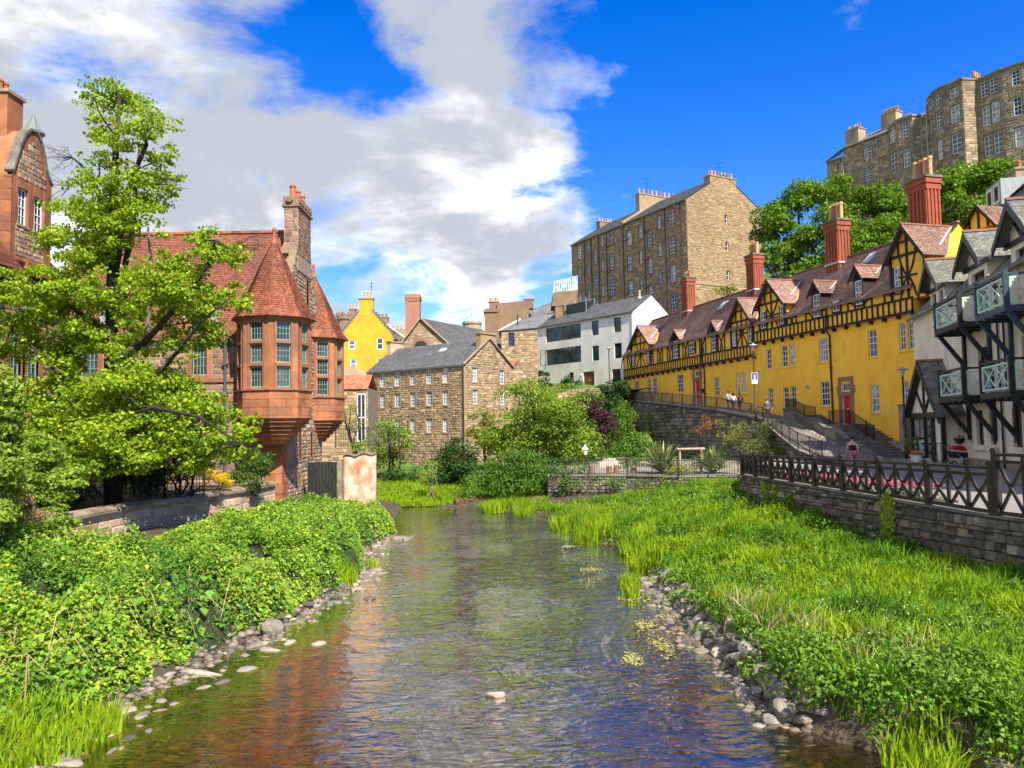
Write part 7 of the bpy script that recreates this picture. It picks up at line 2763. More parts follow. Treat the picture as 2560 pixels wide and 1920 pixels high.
LIMBS = [[(-16.58, 32.0, 2.1), (-16.72, 32.0, 5.83), (-16.76, 32.0, 8.35), (-16.75, 32.0, 12.47), (-16.75, 32.0, 15.24), (-16.64, 32.0, 17.65), (-16.55, 32.0, 19.36)], [(-16.73, 32.0, 10.89), (-16.3, 32.0, 14.92), (-15.67, 31.7, 16.2), (-15.12, 31.5, 17.17), (-15.27, 31.5, 17.96)], [(-16.76, 32.0, 13.26), (-17.45, 32.4, 14.98), (-17.91, 32.6, 16.0), (-18.5, 32.8, 16.75), (-19.08, 33.0, 17.23)], [(-16.68, 32.0, 9.71), (-16.14, 32.5, 14.05), (-16.03, 32.5, 16.34), (-15.99, 32.6, 17.25)], [(-16.71, 32.0, 8.15), (-16.8, 31.5, 9.42), (-17.73, 31.0, 10.18), (-18.05, 30.6, 10.52), (-19.04, 30.0, 11.1)], [(-16.55, 32.0, 7.76), (-14.55, 31.0, 9.16), (-13.03, 30.5, 10.56), (-12.11, 30.5, 11.86), (-11.84, 30.5, 12.8), (-11.0, 30.5, 12.31)], [(-16.64, 32.0, 6.6), (-13.93, 30.5, 7.6), (-12.27, 30.0, 9.36), (-10.81, 29.5, 10.35)], [(-16.73, 32.0, 6.22), (-18.09, 31.0, 7.34), (-19.31, 30.5, 8.81), (-19.81, 30.0, 8.94)], [(-16.62, 32.0, 5.25), (-13.82, 29.5, 6.09), (-11.63, 28.5, 5.68), (-9.9, 28.0, 4.64)], [(-16.71, 32.0, 5.06), (-17.13, 30.0, 6.17), (-17.61, 29.0, 6.15)]]


def lime_tree():
    rt = root('lime_tree', (-16.6, 32, 2.1), 'tall ragged lime tree with bright green leaves in front of the hall', 'tree')
    rg = np.random.default_rng(77)
    R0 = [.36, .17, .15, .15, .14, .15, .12, .11, .12, .09]
    mb = MB()
    for L, r in list(zip(LIMBS, R0))[:1]:
        mb.tube(L, [r * (1 - .82 * i / (len(L) - 1)) for i in range(len(L))], 9)
    obj('trunk', mb, M_bark, rt, True)
    for L, r in list(zip(LIMBS, R0))[1:]:
        mb = MB()
        mb.tube(L, [r * (1 - .75 * i / (len(L) - 1)) for i in range(len(L))], 7)
        obj('limb', mb, M_bark, rt, True)
    mb = MB()
    mb.tube([(-15.03, 31.5, 13.69), (-14.9, 31.5, 12.32), (-14.95, 31.5, 10.58), (-15.09, 31.6, 8.47)], [.05, .08, .1, .12], 6)
    obj('dead_limb', mb, M_bark_p, rt)
    # twigs from limbs to clumps, bare twigs at the crown edge
    nodes = np.array([p for L in LIMBS for p in L])
    tw = MB()
    for c in LIME:
        d = np.linalg.norm(nodes - np.array(c[:3]), axis=1) + np.maximum(0, nodes[:, 2] - c[2]) * 1.5
        twigs(tw, nodes[d.argmin()], c[:3], 1, .045, rg, seg=3)
    for p0, n in (((-19.08, 33.0, 17.23), 14), ((-11.0, 30.5, 12.6), 12), ((-14.8, 31.5, 15.5), 6), ((-18.6, 32, 15.6), 8)):
        for k in range(n):
            sg = -1 if p0[0] < -16 else 1
            q = np.array(p0) + np.array([sg * rg.uniform(.2, 1.5), rg.uniform(-.6, .6), rg.uniform(-.9, .9)])
            ps = twigs(tw, p0, q, 1, .014, rg, seg=3)
            for j in range(2):
                twigs(tw, ps[2], ps[2] + np.array([sg * rg.uniform(.1, .5), rg.uniform(-.2, .2), rg.uniform(-.35, .35)]), 1, .008, rg, seg=2)
    obj('twigs', tw, M_bark, rt, kind='stuff')
    cl = []
    for c in LIME:
        big = c[2] < 8
        cl += sub_clumps((*c[:3], c[3] * 1.15, c[4] * 1.15, c[5] * 1.2), 15 if big else 13, .48, rg)
    # layered sprays: flattened clumps
    cl = [(x + rg.normal() * .25, y + rg.normal() * .3, z + rg.normal() * .18 - .1 * abs(rg.normal()), a * rg.uniform(.7, 1.3), b * rg.uniform(.7, 1.3), h * rg.uniform(.7, 1.3)) for x, y, z, a, b, h in cl]
    for k in range(230):
        q = LIMBS[0][2] if k % 2 else LIMBS[0][3]
        zz = rg.uniform(4.5, 16)
        cl.append((q[0] + rg.normal() * (1.3 if zz < 12 else .7), q[1] - .3 - abs(rg.normal()) * .9, zz, .34, .34, .26))
    cl = [(*c, .62) if c[2] > 13 else c for c in cl]
    foliage('crown', cl, 52, .145, L_lime, rt, 78, up=.45, asp=.85, low=-.85, shell=(.15, 1.1))


lime_tree()


def mound_leaves(name, label, cat, pts_fn, n, size, m, seed, asp=.7, up=.8, group=None, kind='stuff'):
    rg = np.random.default_rng(seed)
    P, Nn = pts_fn(n, rg)
    V, f = leaf_arrays(P, Nn, size if np.isscalar(size) else size[:len(P)], rg, asp, .1)
    o = obj(name, npmesh(name, V, f), m, None, kind=kind)
    return tag(o, label, cat, group)


_rb = np.random.default_rng(44)
BUSH = []
for _k in range(330):
    _y = 11.8 + 31 * _rb.uniform() ** 1.25
    _d = _rb.uniform(.4, 9.0)
    BUSH.append((float(interp(SL, _y)) - _d, _y, _rb.uniform(.45, 1.15), _rb.uniform(.55, 1.0)))
BUSH = np.array(BUSH)


def bramble_h(x, y):
    """height of the bramble thicket above the left bank: many separate humps with hollows between"""
    x, y = np.broadcast_arrays(np.asarray(x, float), np.asarray(y, float))
    sx = interp(SL, y)
    d = sx - x
    hump = np.zeros(x.shape)
    for bx, by, r, k in BUSH:
        q = 1 - ((x - bx) ** 2 + (y - by) ** 2) / r ** 2
        hump = np.maximum(hump, np.sqrt(np.clip(q, 0, 1)) * k)
    a = .30 + 1.25 * hump + .12 * wob(x * 2.1 + 3, y * 1.9)
    near = np.clip((y - 11.5) / 5.0, .12, 1) * np.interp(y, [28, 36, 44], [1, .72, .55])
    edge = np.clip((d - .12 - .3 * np.abs(wob(y * 1.2, 2.0 + 0 * y))) / .6, 0, 1) ** .5
    wl = 1 - .93 * np.clip((d - 5.2) / 2.6, 0, 1) * (y > 22)
    return np.maximum(0, a * edge * near * wl)


def brambles():
    def pts(n, rg, kind=0):
        y = 10.5 + (44 - 10.5) * rg.uniform(0, 1, n) ** 1.35
        sx = interp(SL, y)
        d = rg.uniform(0, 1, n) ** 1.15 * np.where(y > 26, 8.4, 9.6)
        x = sx - d
        h = bramble_h(x, y)
        sp = wob(x * .55 + 1, y * .5) + .5 * wob(x * 1.3, y * 1.5 + 2)
        keep = (h > .12) & ((sp < .45) if kind == 0 else (sp > .3) if kind == 1 else (np.abs(sp + .2) < .5) if kind == 2 else (sp < 9))
        x, y, h = x[keep], y[keep], h[keep]
        z0 = left_z(x, y)
        u = rg.uniform(0, 1, len(x))
        d = interp(SL, y) - x
        front = d < 1.6
        t = np.where(front, rg.uniform(.05, 1.05, len(x)), 1 - .38 * u ** 1.7 + .10 * rg.normal(size=len(x)))
        z = z0 + h * t
        nn = rg.normal(size=(len(x), 3)) * .55
        nn[:, 2] += .85
        nn[:, 0] += np.where(front, .55, .12)
        nn[:, 1] -= .25
        nn /= np.linalg.norm(nn, axis=1, keepdims=True)
        return np.stack([x, y, z], 1), nn
    sz = np.random.default_rng(2).choice([.06, .08, .1, .1, .15], 190000)
    mound_leaves('bramble_thicket', 'dense green bramble thicket covering the left river bank', 'brambles', pts, 190000, sz, L_bram, 5)
    mound_leaves('nettle_patch', 'patches of darker nettles among the left bank brambles', 'nettles', lambda n, rg: pts(n, rg, 1), 75000, .085, leafmat('nettle_leaf', (.11, .24, .03), (.06, .14, .018), .28, .4), 7, asp=.5)
    mound_leaves('butterbur', 'broad round leaves low along the left bank edge', 'butterbur', lambda n, rg: (lambda P: (P[0][np.abs(interp(SL, P[0][:, 1]) - P[0][:, 0] - .9) < .9], P[1][np.abs(interp(SL, P[0][:, 1]) - P[0][:, 0] - .9) < .9]))(pts(n, rg, 3)), 9000, .21, L_iv, 8, asp=1.05)
    mound_leaves('young_brambles', 'bright young bramble shoots over the left bank thicket', 'brambles', lambda n, rg: (lambda P: (P[0] + np.array([0, 0, .07]), P[1]))(pts(n, rg, 2)), 90000, .1, L_bram2, 6)
    # dark core so that the thicket has depth
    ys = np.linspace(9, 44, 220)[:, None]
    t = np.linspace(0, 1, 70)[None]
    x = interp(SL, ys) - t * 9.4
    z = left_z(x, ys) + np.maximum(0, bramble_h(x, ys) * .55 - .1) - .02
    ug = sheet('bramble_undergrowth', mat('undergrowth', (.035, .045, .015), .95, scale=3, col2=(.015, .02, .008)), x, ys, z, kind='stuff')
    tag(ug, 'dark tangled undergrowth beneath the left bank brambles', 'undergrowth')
    # white blossom and bare arching canes
    rg = np.random.default_rng(9)
    P, Nn = pts(1500, rg)
    sel = P[:, 1] > 27
    P = P[sel] + np.array([0, 0, .1])
    V, f = leaf_arrays(P, Nn[sel], .07, rg, 1.0)
    tag(obj('bramble_blossom', npmesh('bramble_blossom', V, f), L_flw, None, kind='stuff'), 'small white blossoms scattered over the far brambles', 'blossom')
    mb = MB()
    for k in range(26):
        y = rg.uniform(13, 22)
        x = float(interp(SL, y)) - rg.uniform(.6, 2.4)
        z = float(left_z(np.array(x), np.array(y))) + .3
        dx, dy = rg.uniform(-.4, 1.2), rg.uniform(-.9, .9)
        L = rg.uniform(.6, 1.5)
        mb.tube([(x, y, z), (x + dx * .4, y + dy * .4, z + L * .7), (x + dx * .8, y + dy * .8, z + L * .75), (x + dx * 1.2, y + dy * 1.2, z + L * .3)], [.010, .008, .006, .004], 4)
    tag(obj('dead_canes', mb, L_dry, None, kind='stuff'), 'pale dead canes arching from the left bank brambles', 'canes')


brambles()


def blades(name, X, Y, Z, H, m, seed, width=.016, lean=.6, label=None, cat='grass', wind=(.07, -.07)):
    """bent grass blades, three faces each"""
    rg = np.random.default_rng(seed)
    n = len(X)
    a = rg.uniform(0, 2 * np.pi, n)
    ln = np.abs(rg.normal(0, lean, n)) + .08
    dx, dy = np.cos(a) * ln + wind[0], np.sin(a) * ln + wind[1]
    b = rg.uniform(0, 2 * np.pi, n)
    wx, wy = np.cos(b) * width * rg.uniform(.6, 1.5, n), np.sin(b) * width * rg.uniform(.6, 1.5, n)
    V = np.empty((n, 5, 3))
    for i, (t, lf) in enumerate(((0, 0), (.55, .32), (1.0, 1.0))):
        cx, cy, cz = X + dx * H * lf, Y + dy * H * lf, Z + H * (t - .22 * lf * ln)
        wf = (1, .8, 0)[i]
        if i < 2:
            V[:, 2 * i] = np.stack([cx - wx * wf, cy - wy * wf, cz], 1)
            V[:, 2 * i + 1] = np.stack([cx + wx * wf, cy + wy * wf, cz], 1)
        else:
            V[:, 4] = np.stack([cx, cy, cz], 1)
    k = (np.arange(n) * 5)[:, None]
    f = np.concatenate([k + np.array([0, 1, 3]), k + np.array([0, 3, 2]), k + np.array([2, 3, 4])])
    o = obj(name, npmesh(name, V.reshape(-1, 3), f), m, None, kind='stuff')
    return tag(o, label, cat)


def grass_bank():
    rg = np.random.default_rng(15)

    def pts(n, y0, y1, p=1.3, far=True):
        y = y0 + (y1 - y0) * rg.uniform(0, 1, n) ** p
        sx = interp(SR, y)
        w = np.where(y < 33, fence_x(y), np.where(y < 45, 13.5, 14)) - sx
        x = sx + .05 + rg.uniform(0, 1, n) * w
        ok = ~((y > 46.7) & (x > 2.2)) & ~((y > 44) & (x > 12.5))
        return x[ok], y[ok]
    x, y = pts(150000, 8.5, 50)
    cl = wob(x * 1.7, y * 1.7) + .5 * wob(x * 4.1, y * 4.3)
    h = (.34 + .2 * cl + .1 * wob(x * .5, y * .45)) * rg.uniform(.5, 1.35, len(x))
    d = x - interp(SR, y)
    h *= np.clip(d / .5, .35, 1) * np.interp(y, [9, 16, 22], [1.45, 1.3, 1.0])
    flat = wob(x * .9 + 5, y * .75) > .62
    h = np.where(flat, h * .5, h)
    keep = (rg.uniform(0, 1, len(x)) < np.clip(.75 + .4 * cl, .3, 1)) & (d > .1)
    x, y, h = x[keep], y[keep], h[keep]
    dark = (wob(x * .8 + 2, y * .8) + .4 * rg.normal(size=len(x)) > .5) | (d[keep] < .9) & (rg.uniform(0, 1, len(x)) < .6)
    z = right_z(x, y) - .03
    w = .010 + .0006 * y[~dark]
    blades('bank_grass', x[~dark], y[~dark], z[~dark], np.maximum(h[~dark], .12), L_grass, 16, width=.0165, label='tall bright green grass covering the right bank')
    blades('bank_rushes', x[dark], y[dark], z[dark], np.maximum(h[dark] * 1.1, .15), L_grass2, 17, width=.018, label='darker rank grass clumps among the bright bank grass')
    # tufts of long reeds at the waterline and in the stream
    X, Y, H = [], [], []
    for cx, cy, r, hh, n in ((4.75, 27.5, .7, .7, 600), (4.8, 30.6, .7, .7, 600), (3.5, 34.5, .9, .75, 800), (2.6, 38.5, .8, .8, 700), (3.6, 24.6, .35, .5, 220), (-1.3, 47.6, .75, .8, 700), (.6, 46.2, .7, .6, 500),
                             (-5.7, 25.7, .45, .65, 450), (-7.6, 13.0, .9, .5, 900), (-8.4, 12.0, 1.0, .5, 900), (-8.8, 14.0, .8, .5, 600), (5.8, 11.3, .5, .6, 300), (3.4, 22.95, .22, .55, 110), (-5.4, 29.2, .2, .35, 60), (5.2, 19.0, .4, .7, 260), (5.5, 17.0, .4, .7, 260)):
        a, q = rg.uniform(0, 2 * np.pi, n), r * np.sqrt(rg.uniform(0, 1, n))
        X.append(cx + q * np.cos(a)); Y.append(cy + q * np.sin(a) * 1.3); H.append(hh * rg.uniform(.55, 1.15, n))
    X, Y, H = map(np.concatenate, (X, Y, H))
    zr = np.where(X > 0, right_z(X, Y), left_z(X, Y))
    blades('waterside_reeds', X, Y, np.maximum(zr, -.02) - .02, H, L_grass, 18, width=.02, lean=.28, label='upright green reeds at the water edge', cat='reeds')
    # far bank grass
    n = 26000
    X, Y = rg.uniform(-16, 4, n), 51.0 + 9 * rg.uniform(0, 1, n) ** 1.2
    Z = .1 + np.clip(Y - 51.5, 0, 12) * .13
    blades('far_bank_grass', X, Y, Z - .03, .38 * rg.uniform(.5, 1.2, n), L_grass, 19, width=.03, label='green grass strip on the far bank at the river bend')
    # leafy weeds: foreground bank edge, wall foot
    cl = []
    for k in range(150):
        yy = rg.uniform(9.5, 15.5) if k < 95 else rg.uniform(15, 24)
        sx = float(interp(SR, yy))
        dd = rg.uniform(-.05, 1.1) if k % 3 else rg.uniform(1, 5)
        xx = sx + dd
        zz = max(float(right_z(np.array(xx), np.array(yy))), .12)
        cl.append((xx, yy, zz + rg.uniform(.0, .3), rg.uniform(.2, .42), rg.uniform(.2, .42), rg.uniform(.15, .32)))
    for k in range(46):
        yy = rg.uniform(9.5, 14.5)
        xx = float(interp(SR, yy)) + rg.uniform(.1, 3.2)
        cl.append((xx, yy, max(float(right_z(np.array(xx), np.array(yy))), .2) + .25, rg.uniform(.35, .6), rg.uniform(.35, .6), rg.uniform(.3, .5)))
    foliage_top('bank_weeds', 'broad-leaved weeds hanging over the near right bank edge', 'weeds', cl, 120, .085, L_iv, 21)
    cl = []
    for k in range(120):
        yy = rg.uniform(10, 33)
        xx = fence_x(yy) - abs(rg.normal(0, .5)) - .1
        zz = float(right_z(np.array(xx), np.array(yy)))
        cl.append((xx, yy, zz + rg.uniform(.05, .25), rg.uniform(.2, .5), rg.uniform(.25, .6), rg.uniform(.15, .4)))
    foliage_top('wall_foot_weeds', 'dark nettles along the foot of the river wall', 'weeds', cl, 70, .09, L_md, 22)
    cl = []
    for k in range(150):
        yy = rg.uniform(33, 46) if k < 70 else rg.uniform(12, 33)
        xx = rg.uniform(4.5, 12) if k < 70 else float(interp(SR, yy)) + rg.uniform(.5, 6)
        zz = float(right_z(np.array(xx), np.array(yy)))
        cl.append((xx, yy, zz + .2, rg.uniform(.3, .7), rg.uniform(.3, .7), rg.uniform(.2, .4)))
    for k in range(46):
        tt = rg.uniform(0, 1)
        cl.append((2.4 + 11 * tt, np.interp(tt, [0, .44, .7, 1], [49.7, 48.5, 46.6, 46.3]) - rg.uniform(.1, .7), rg.uniform(1.2, 1.75), rg.uniform(.3, .6), rg.uniform(.3, .5), rg.uniform(.3, .5)))
    foliage_top('meadow_weeds', 'mid green weeds on the far part of the right bank', 'weeds', cl, 26, .13, L_md, 23)
    # pale dead stalks and white umbels
    n = 520
    cx = np.array([(5.3, 18.6), (5.6, 16.0), (6.2, 13.6), (5.2, 17.4), (6.6, 13.0)])[rg.integers(0, 5, n)]
    X, Y = cx[:, 0] + rg.normal(0, .35, n), cx[:, 1] + rg.normal(0, .5, n)
    blades('dead_stalks', X, Y, right_z(X, Y), rg.uniform(.4, 1.0, n), L_dry, 24, width=.008, lean=.5, label='pale dead grass stalks at the right bank edge', cat='dry grass')
    n = 620
    c = np.array([(6.5, 40), (8.5, 38), (4, 42), (9.5, 15), (10, 13.5), (6.2, 14.5), (8, 17), (11, 15.5)])[rg.integers(0, 8, n)]
    X, Y = c[:, 0] + rg.normal(0, .6, n), c[:, 1] + rg.normal(0, .7, n)
    P = np.stack([X, Y, right_z(X, Y) + rg.uniform(.25, .5, n)], 1)
    nn = rg.normal(size=(n, 3)) * .3 + np.array([0, 0, 1])
    V, f = leaf_arrays(P, nn / np.linalg.norm(nn, axis=1, keepdims=True), .032, rg, 1.0)
    tag(obj('meadow_blossom', npmesh('meadow_blossom', V, f), L_flw, None, kind='stuff'), 'white cow parsley heads dotted through the bank grass', 'blossom')


def foliage_top(name, label, cat, clumps, dens, size, m, seed, up=.5):
    o = foliage(name, clumps, dens, size, m, None, seed, up, low=-.4, kind='stuff')
    return tag(o, label, cat)


grass_bank()

# ---------------------------------------------------------------- shrubs and trees, one by one
SH = [
 ('hill_tree', 'large bushy green tree between tenement and chimneys on the hill', 'tree', [(31.65, 87.69, 28.97, 2.64, 2.91, 3.17), (35.29, 88.54, 31.34, 3.2, 2.94, 2.67), (33.18, 87.89, 25.19, 3.18, 2.91, 2.65), (30.63, 89.6, 27.85, 1.89, 2.3, 2.7), (29.57, 85.33, 23.6, 1.54, 1.8, 2.06), (34.54, 86.15, 22.63, 3.12, 2.47, 1.82)], 15, .36, L_hill, (33, 88, 16), 31),
 ('hill_tree', 'tall green tree crown rising behind the middle red chimney', 'tree', [(40.89, 91.36, 32.1, 3.3, 3.03, 2.75), (44.0, 89.79, 31.01, 2.71, 2.84, 2.98), (36.63, 85.77, 26.22, 3.62, 3.36, 3.1), (41.19, 86.6, 25.81, 3.13, 3.0, 2.87), (46.32, 91.26, 29.71, 2.2, 2.75, 3.3), (41.62, 91.29, 24.16, 3.3, 2.75, 2.2)], 15, .36, L_hill, (41, 89, 19), 32),
 ('hill_tree', 'green tree below the bow-fronted tenement at upper right', 'tree', [(44.97, 78.86, 28.71, 2.38, 2.26, 2.14), (50.3, 82.74, 31.38, 2.99, 2.62, 2.24), (51.9, 81.24, 31.36, 2.45, 2.08, 1.71), (46.97, 80.03, 26.55, 2.65, 2.29, 1.93), (50.01, 80.11, 27.52, 2.66, 2.41, 2.17), (45.02, 80.91, 26.84, 1.71, 1.95, 2.19)], 15, .36, L_hill, (48, 80, 22), 33),
 ('hill_shrub', 'small pale shrub at the foot of the tan gable end', 'shrub', [(30.12, 106.0, 23.65, 1.6, 1.28, 0.96)], 12, .3, L_ol, (30.1, 106, 21), 34),
 ('maple_tree', 'fresh green rounded tree right of the stone mill', 'tree', [(0.9, 63.44, 7.58, 1.72, 1.63, 1.53), (2.78, 63.12, 6.78, 2.09, 1.81, 1.52), (0.86, 64.04, 5.29, 1.93, 1.74, 1.54), (3.23, 65.3, 4.87, 1.97, 1.77, 1.57), (1.61, 64.37, 3.74, 2.33, 1.84, 1.36), (4.45, 62.73, 5.98, 1.6, 1.5, 1.7), (5.2, 64, 3.6, 1.8, 1.6, 1.7), (-.9, 64.5, 4.2, 1.6, 1.5, 1.6)], 24, .21, L_lt, (1.8, 64, 1.7), 35),
 ('dark_tree', 'dark green tree tucked behind the fresh green one', 'tree', [(4.17, 67.96, 4.44, 1.64, 1.84, 2.05), (5.0, 67.68, 6.05, 1.22, 1.43, 1.63), (2.92, 68.22, 2.42, 2.47, 2.06, 1.65), (-0.73, 66.07, 3.75, 1.59, 1.59, 1.59), (6.3, 66.5, 3.4, 1.5, 1.5, 1.6), (5.5, 70, 5.6, 1.8, 1.6, 1.8)], 24, .22, L_md, (3.5, 68, 1.7), 36),
 ('olive_shrub', 'yellow-green shrub against the mill corner', 'shrub', [(-2.57, 68.49, 5.99, 1.32, 1.24, 1.16), (-1.93, 67.12, 4.55, 1.62, 1.42, 1.21), (-3.2, 68.31, 4.57, 1.03, 1.13, 1.24)], 24, .2, L_ol, (-2.4, 68, 1.8), 37),
 ('laurel_bush', 'dark glossy bush standing below the mill front', 'bush', [(-3.76, 57.55, 2.58, 1.56, 1.56, 1.56), (-5.14, 57.45, 2.27, 1.21, 1.3, 1.39), (-3.5, 58.75, 1.48, 1.77, 1.51, 1.24), (-4.59, 57.21, 3.64, 0.86, 0.86, 0.86)], 40, .17, L_dk, (-4, 57.6, .8), 38),
 ('copper_shrub', 'dark purple-leaved shrub at the left end of the lane wall', 'shrub', [(7.29, 72.04, 6.72, 1.6, 1.4, 1.35), (6.67, 72.71, 5.24, 1.5, 1.4, 1.5), (8.28, 71.49, 5.42, 1.5, 1.45, 1.7), (7.59, 71.42, 3.93, 1.29, 1.29, 1.29)], 34, .2, L_pu, (7.4, 72, 1.8), 39),
 ('elder_bush', 'big rounded elder bush in flower at the river bend', 'bush', [(-1.7, 52.2, 1.3, 2.0, 1.7, 1.4), (0.32, 51.35, 1.7, 2.3, 1.9, 1.75), (2.4, 51.9, 1.6, 2.0, 1.7, 1.6), (3.7, 50.6, 1.5, 1.4, 1.3, 1.3), (0.2, 51.22, 2.7, 2.0, 1.4, 1.0)], 44, .15, L_md, (.4, 51.6, .3), 40),
 ('lilac_shrub', 'loose light green shrub in front of the mill at left', 'shrub', [(-9.56, 59.34, 5.1, 1.25, 1.25, 1.25), (-10.1, 60.35, 3.66, 1.46, 1.36, 1.27), (-8.47, 59.17, 4.37, 0.89, 0.98, 1.07), (-9.46, 60.91, 2.9, 1.47, 1.19, 0.92)], 22, .19, L_lt, (-9.5, 60, 1.1), 41),
 ('bare_shrub', 'thin twiggy shrub beside the hall and pantile house', 'shrub', [(-12.84, 60.53, 6.61, 0.91, 0.97, 1.02), (-12.63, 61.23, 5.52, 1.03, 0.98, 0.92)], 9, .17, L_ol, (-12.7, 61, 1.2), 42),
 ('box_hedge', 'dark low hedge at the foot of the mill', 'hedge', [(-8.9, 59.52, 1.52, 1.44, 1.17, 0.9), (-7.51, 59.76, 1.31, 1.08, 0.94, 0.79)], 36, .15, L_dk, (-8.2, 59.6, .8), 43),
 ('sapling', 'slender young sapling with drooping yellow-green leaves', 'sapling', [(-5.71, 53.13, 2.65, 0.58, 0.54, 0.51), (-5.85, 52.86, 2.03, 0.51, 0.48, 0.45)], 40, .13, L_lt, (-5.4, 53, .3), 44),
 ('creeper', 'dark creeper hanging over the left end of the lane wall', 'creeper', [(10.25, 79.68, 7.61, 0.96, 1.2, 1.44), (9.76, 80.19, 4.74, 0.87, 1.4, 1.93), (11.27, 79.89, 9.04, 1.2, 1.08, 0.96)], 26, .22, L_dk, (10.3, 80, 2.2), 45),
 ('garden_shrub', 'low grey-green shrub beside the large spiky plant', 'shrub', [(10.43, 48.24, 2.16, 1.02, 0.83, 0.64), (9.43, 47.61, 1.79, 0.72, 0.57, 0.43)], 44, .12, L_ol, (10, 48, 1.3), 46),
 ('garden_shrub', 'small rounded shrub at the back of the garden paving', 'shrub', [(8.75, 53.84, 2.53, 0.65, 0.52, 0.39), (7.74, 53.53, 2.4, 0.48, 0.4, 0.32)], 44, .13, L_md, (8.3, 53.7, 1.95), 47),
 ('tall_shrub', 'bright light green shrub at the far left edge', 'shrub', [(-12.54, 18.95, 6.11, 0.34, 0.46, 0.57), (-12.85, 19.27, 5.32, 0.46, 0.58, 0.7), (-12.49, 19.24, 5.54, 0.29, 0.41, 0.52), (-12.75, 19.4, 4.62, 0.41, 0.44, 0.47), (-13.2, 19.6, 3.6, .6, .6, .6), (-12.8, 19.0, 3.0, .6, .6, .6), (-13.4, 20, 2.4, .7, .7, .7), (-12.4, 19, 4.2, .45, .5, .5)], 230, .12, L_lt, (-12.9, 19.3, 1.0), 48),
 ('viburnum', 'layered green viburnum above the left end of the garden wall', 'shrub', [(-15.8, 25.1, 4.8, 0.76, 0.57, 0.37), (-15.2, 25.3, 4.4, 0.76, 0.6, 0.42), (-15.6, 25.0, 4.05, 1.05, 0.75, 0.45), (-14.6, 24.7, 3.46, 0.9, 0.7, 0.5), (-15.2, 24.2, 3.2, 0.73, 0.58, 0.44), (-14.3, 25.0, 3.87, 0.52, 0.45, 0.37), (-14.9, 24.3, 2.9, 0.88, 0.62, 0.5), (-15.6, 23.6, 3.6, .9, .7, .5), (-16.4, 24.2, 4.4, .8, .7, .5), (-15.8, 23.2, 2.7, 1.0, .8, .6), (-14.2, 23.6, 2.3, .8, .7, .4)], 190, .13, L_lt, (-15.1, 24.7, 1.2), 49),
 ('russet_bush', 'dry reddish-brown bush above the brambles at left', 'bush', [(-14.2, 22.0, 3.1, 0.6, 0.53, 0.46), (-13.9, 22.4, 2.75, 0.54, 0.44, 0.33), (-14.9, 22.8, 2.5, 0.55, 0.45, 0.35)], 130, .07, L_br, (-14.3, 22.4, 1.2), 50),
 ('yew_tree', 'dark upright clipped yew beneath the lime tree', 'tree', [(-15.95, 32.9, 4.3, .65, .7, .95), (-15.5, 33.0, 4.35, .62, .7, .95), (-15.75, 32.9, 3.2, .85, .8, 1.1), (-16.35, 33, 3.2, .6, .7, .95), (-15.15, 33.2, 3.1, .5, .6, .9)], 150, .09, L_yew, (-15.75, 33, 2.15), 51),
 ('laurel_bush', 'dark laurel filling the shade left of the lime trunk', 'bush', [(-18.4, 31.5, 3.4, 1.1, .9, 1.1), (-19.8, 31.0, 3.6, 1.1, .9, 1.2), (-17.3, 31.0, 3.0, .8, .8, .9), (-17.2, 29.5, 2.9, .8, .7, .6), (-20.8, 30.5, 4.4, 1.0, .9, 1.2), (-18.8, 29.5, 3.2, .9, .8, .8)], 60, .12, L_dk, (-18.6, 31, 2.15), 64),
 ('golden_shrub', 'bright golden-yellow shrub beside the black railing', 'shrub', [(-14.6, 36.6, 3.15, 0.46, 0.39, 0.33), (-14.0, 36.9, 2.88, 0.56, 0.46, 0.36), (-13.9, 37.2, 2.65, 0.35, 0.31, 0.27)], 190, .07, L_gold, (-14.2, 36.9, 2.15), 52),
 ('hall_shrub', 'dark green shrub at the foot of the turret', 'shrub', [(-13.47, 39.44, 3.53, 0.71, 0.71, 0.71), (-12.65, 39.11, 3.42, 0.59, 0.62, 0.66), (-13.98, 39.55, 2.83, 0.6, 0.6, 0.6), (-13.04, 39.21, 2.72, 0.71, 0.65, 0.59)], 75, .11, L_md, (-13.4, 39.4, 1.5), 53),
 ('shade_shrub', 'shaded dark shrub behind the railing under the lime tree', 'shrub', [(-16.9, 34.6, 3.4, 1.1, 1.0, 1.1), (-15.9, 36.1, 3.6, 1.2, 1.1, 1.1), (-15.0, 36.2, 4.15, 1.0, 0.9, 0.9), (-16.6, 36.3, 4.39, 0.9, 0.8, 0.7), (-14.6, 37.4, 3.92, 0.9, 0.8, 0.7)], 60, .12, L_dk, (-15.5, 36.4, 2.15), 54),
 ('rust_plant', 'small orange-leaved plant behind the railing', 'plant', [(-15.4, 35.3, 5.33, 0.2, 0.23, 0.33), (-15.3, 35.3, 4.8, 0.2, 0.23, 0.33), (-15.3, 35.3, 4.2, .2, .2, .3)], 160, .08, L_orb, (-15.35, 35.3, 2.15), 55),
 ('wall_plant', 'yellow-green plant growing on top of the peeling wall', 'plant', [(-9.7, 48.3, 4.05, 0.71, 0.4, 0.3)], 90, .1, L_lt, (-9.7, 48.3, 3.7), 56),
 ('house_shrub', 'dark shrub at the left foot of the white house', 'shrub', [(2.2, 105, 13.0, 1.15, .95, .8), (3.8, 105, 12.1, 1.4, 1.15, .9), (4.7, 104, 10.8, .95, .85, .8)], 14, .3, L_dk, (3.5, 105, 9.5), 57),
 ('house_shrub', 'round dark green bush beside the brown door of the white house', 'shrub', [(8.05, 106, 11.6, 1.3, 1.15, 1.05), (7.0, 105.6, 10.8, 1.2, .9, .7)], 16, .28, L_dk, (7.6, 106, 9.5), 58),
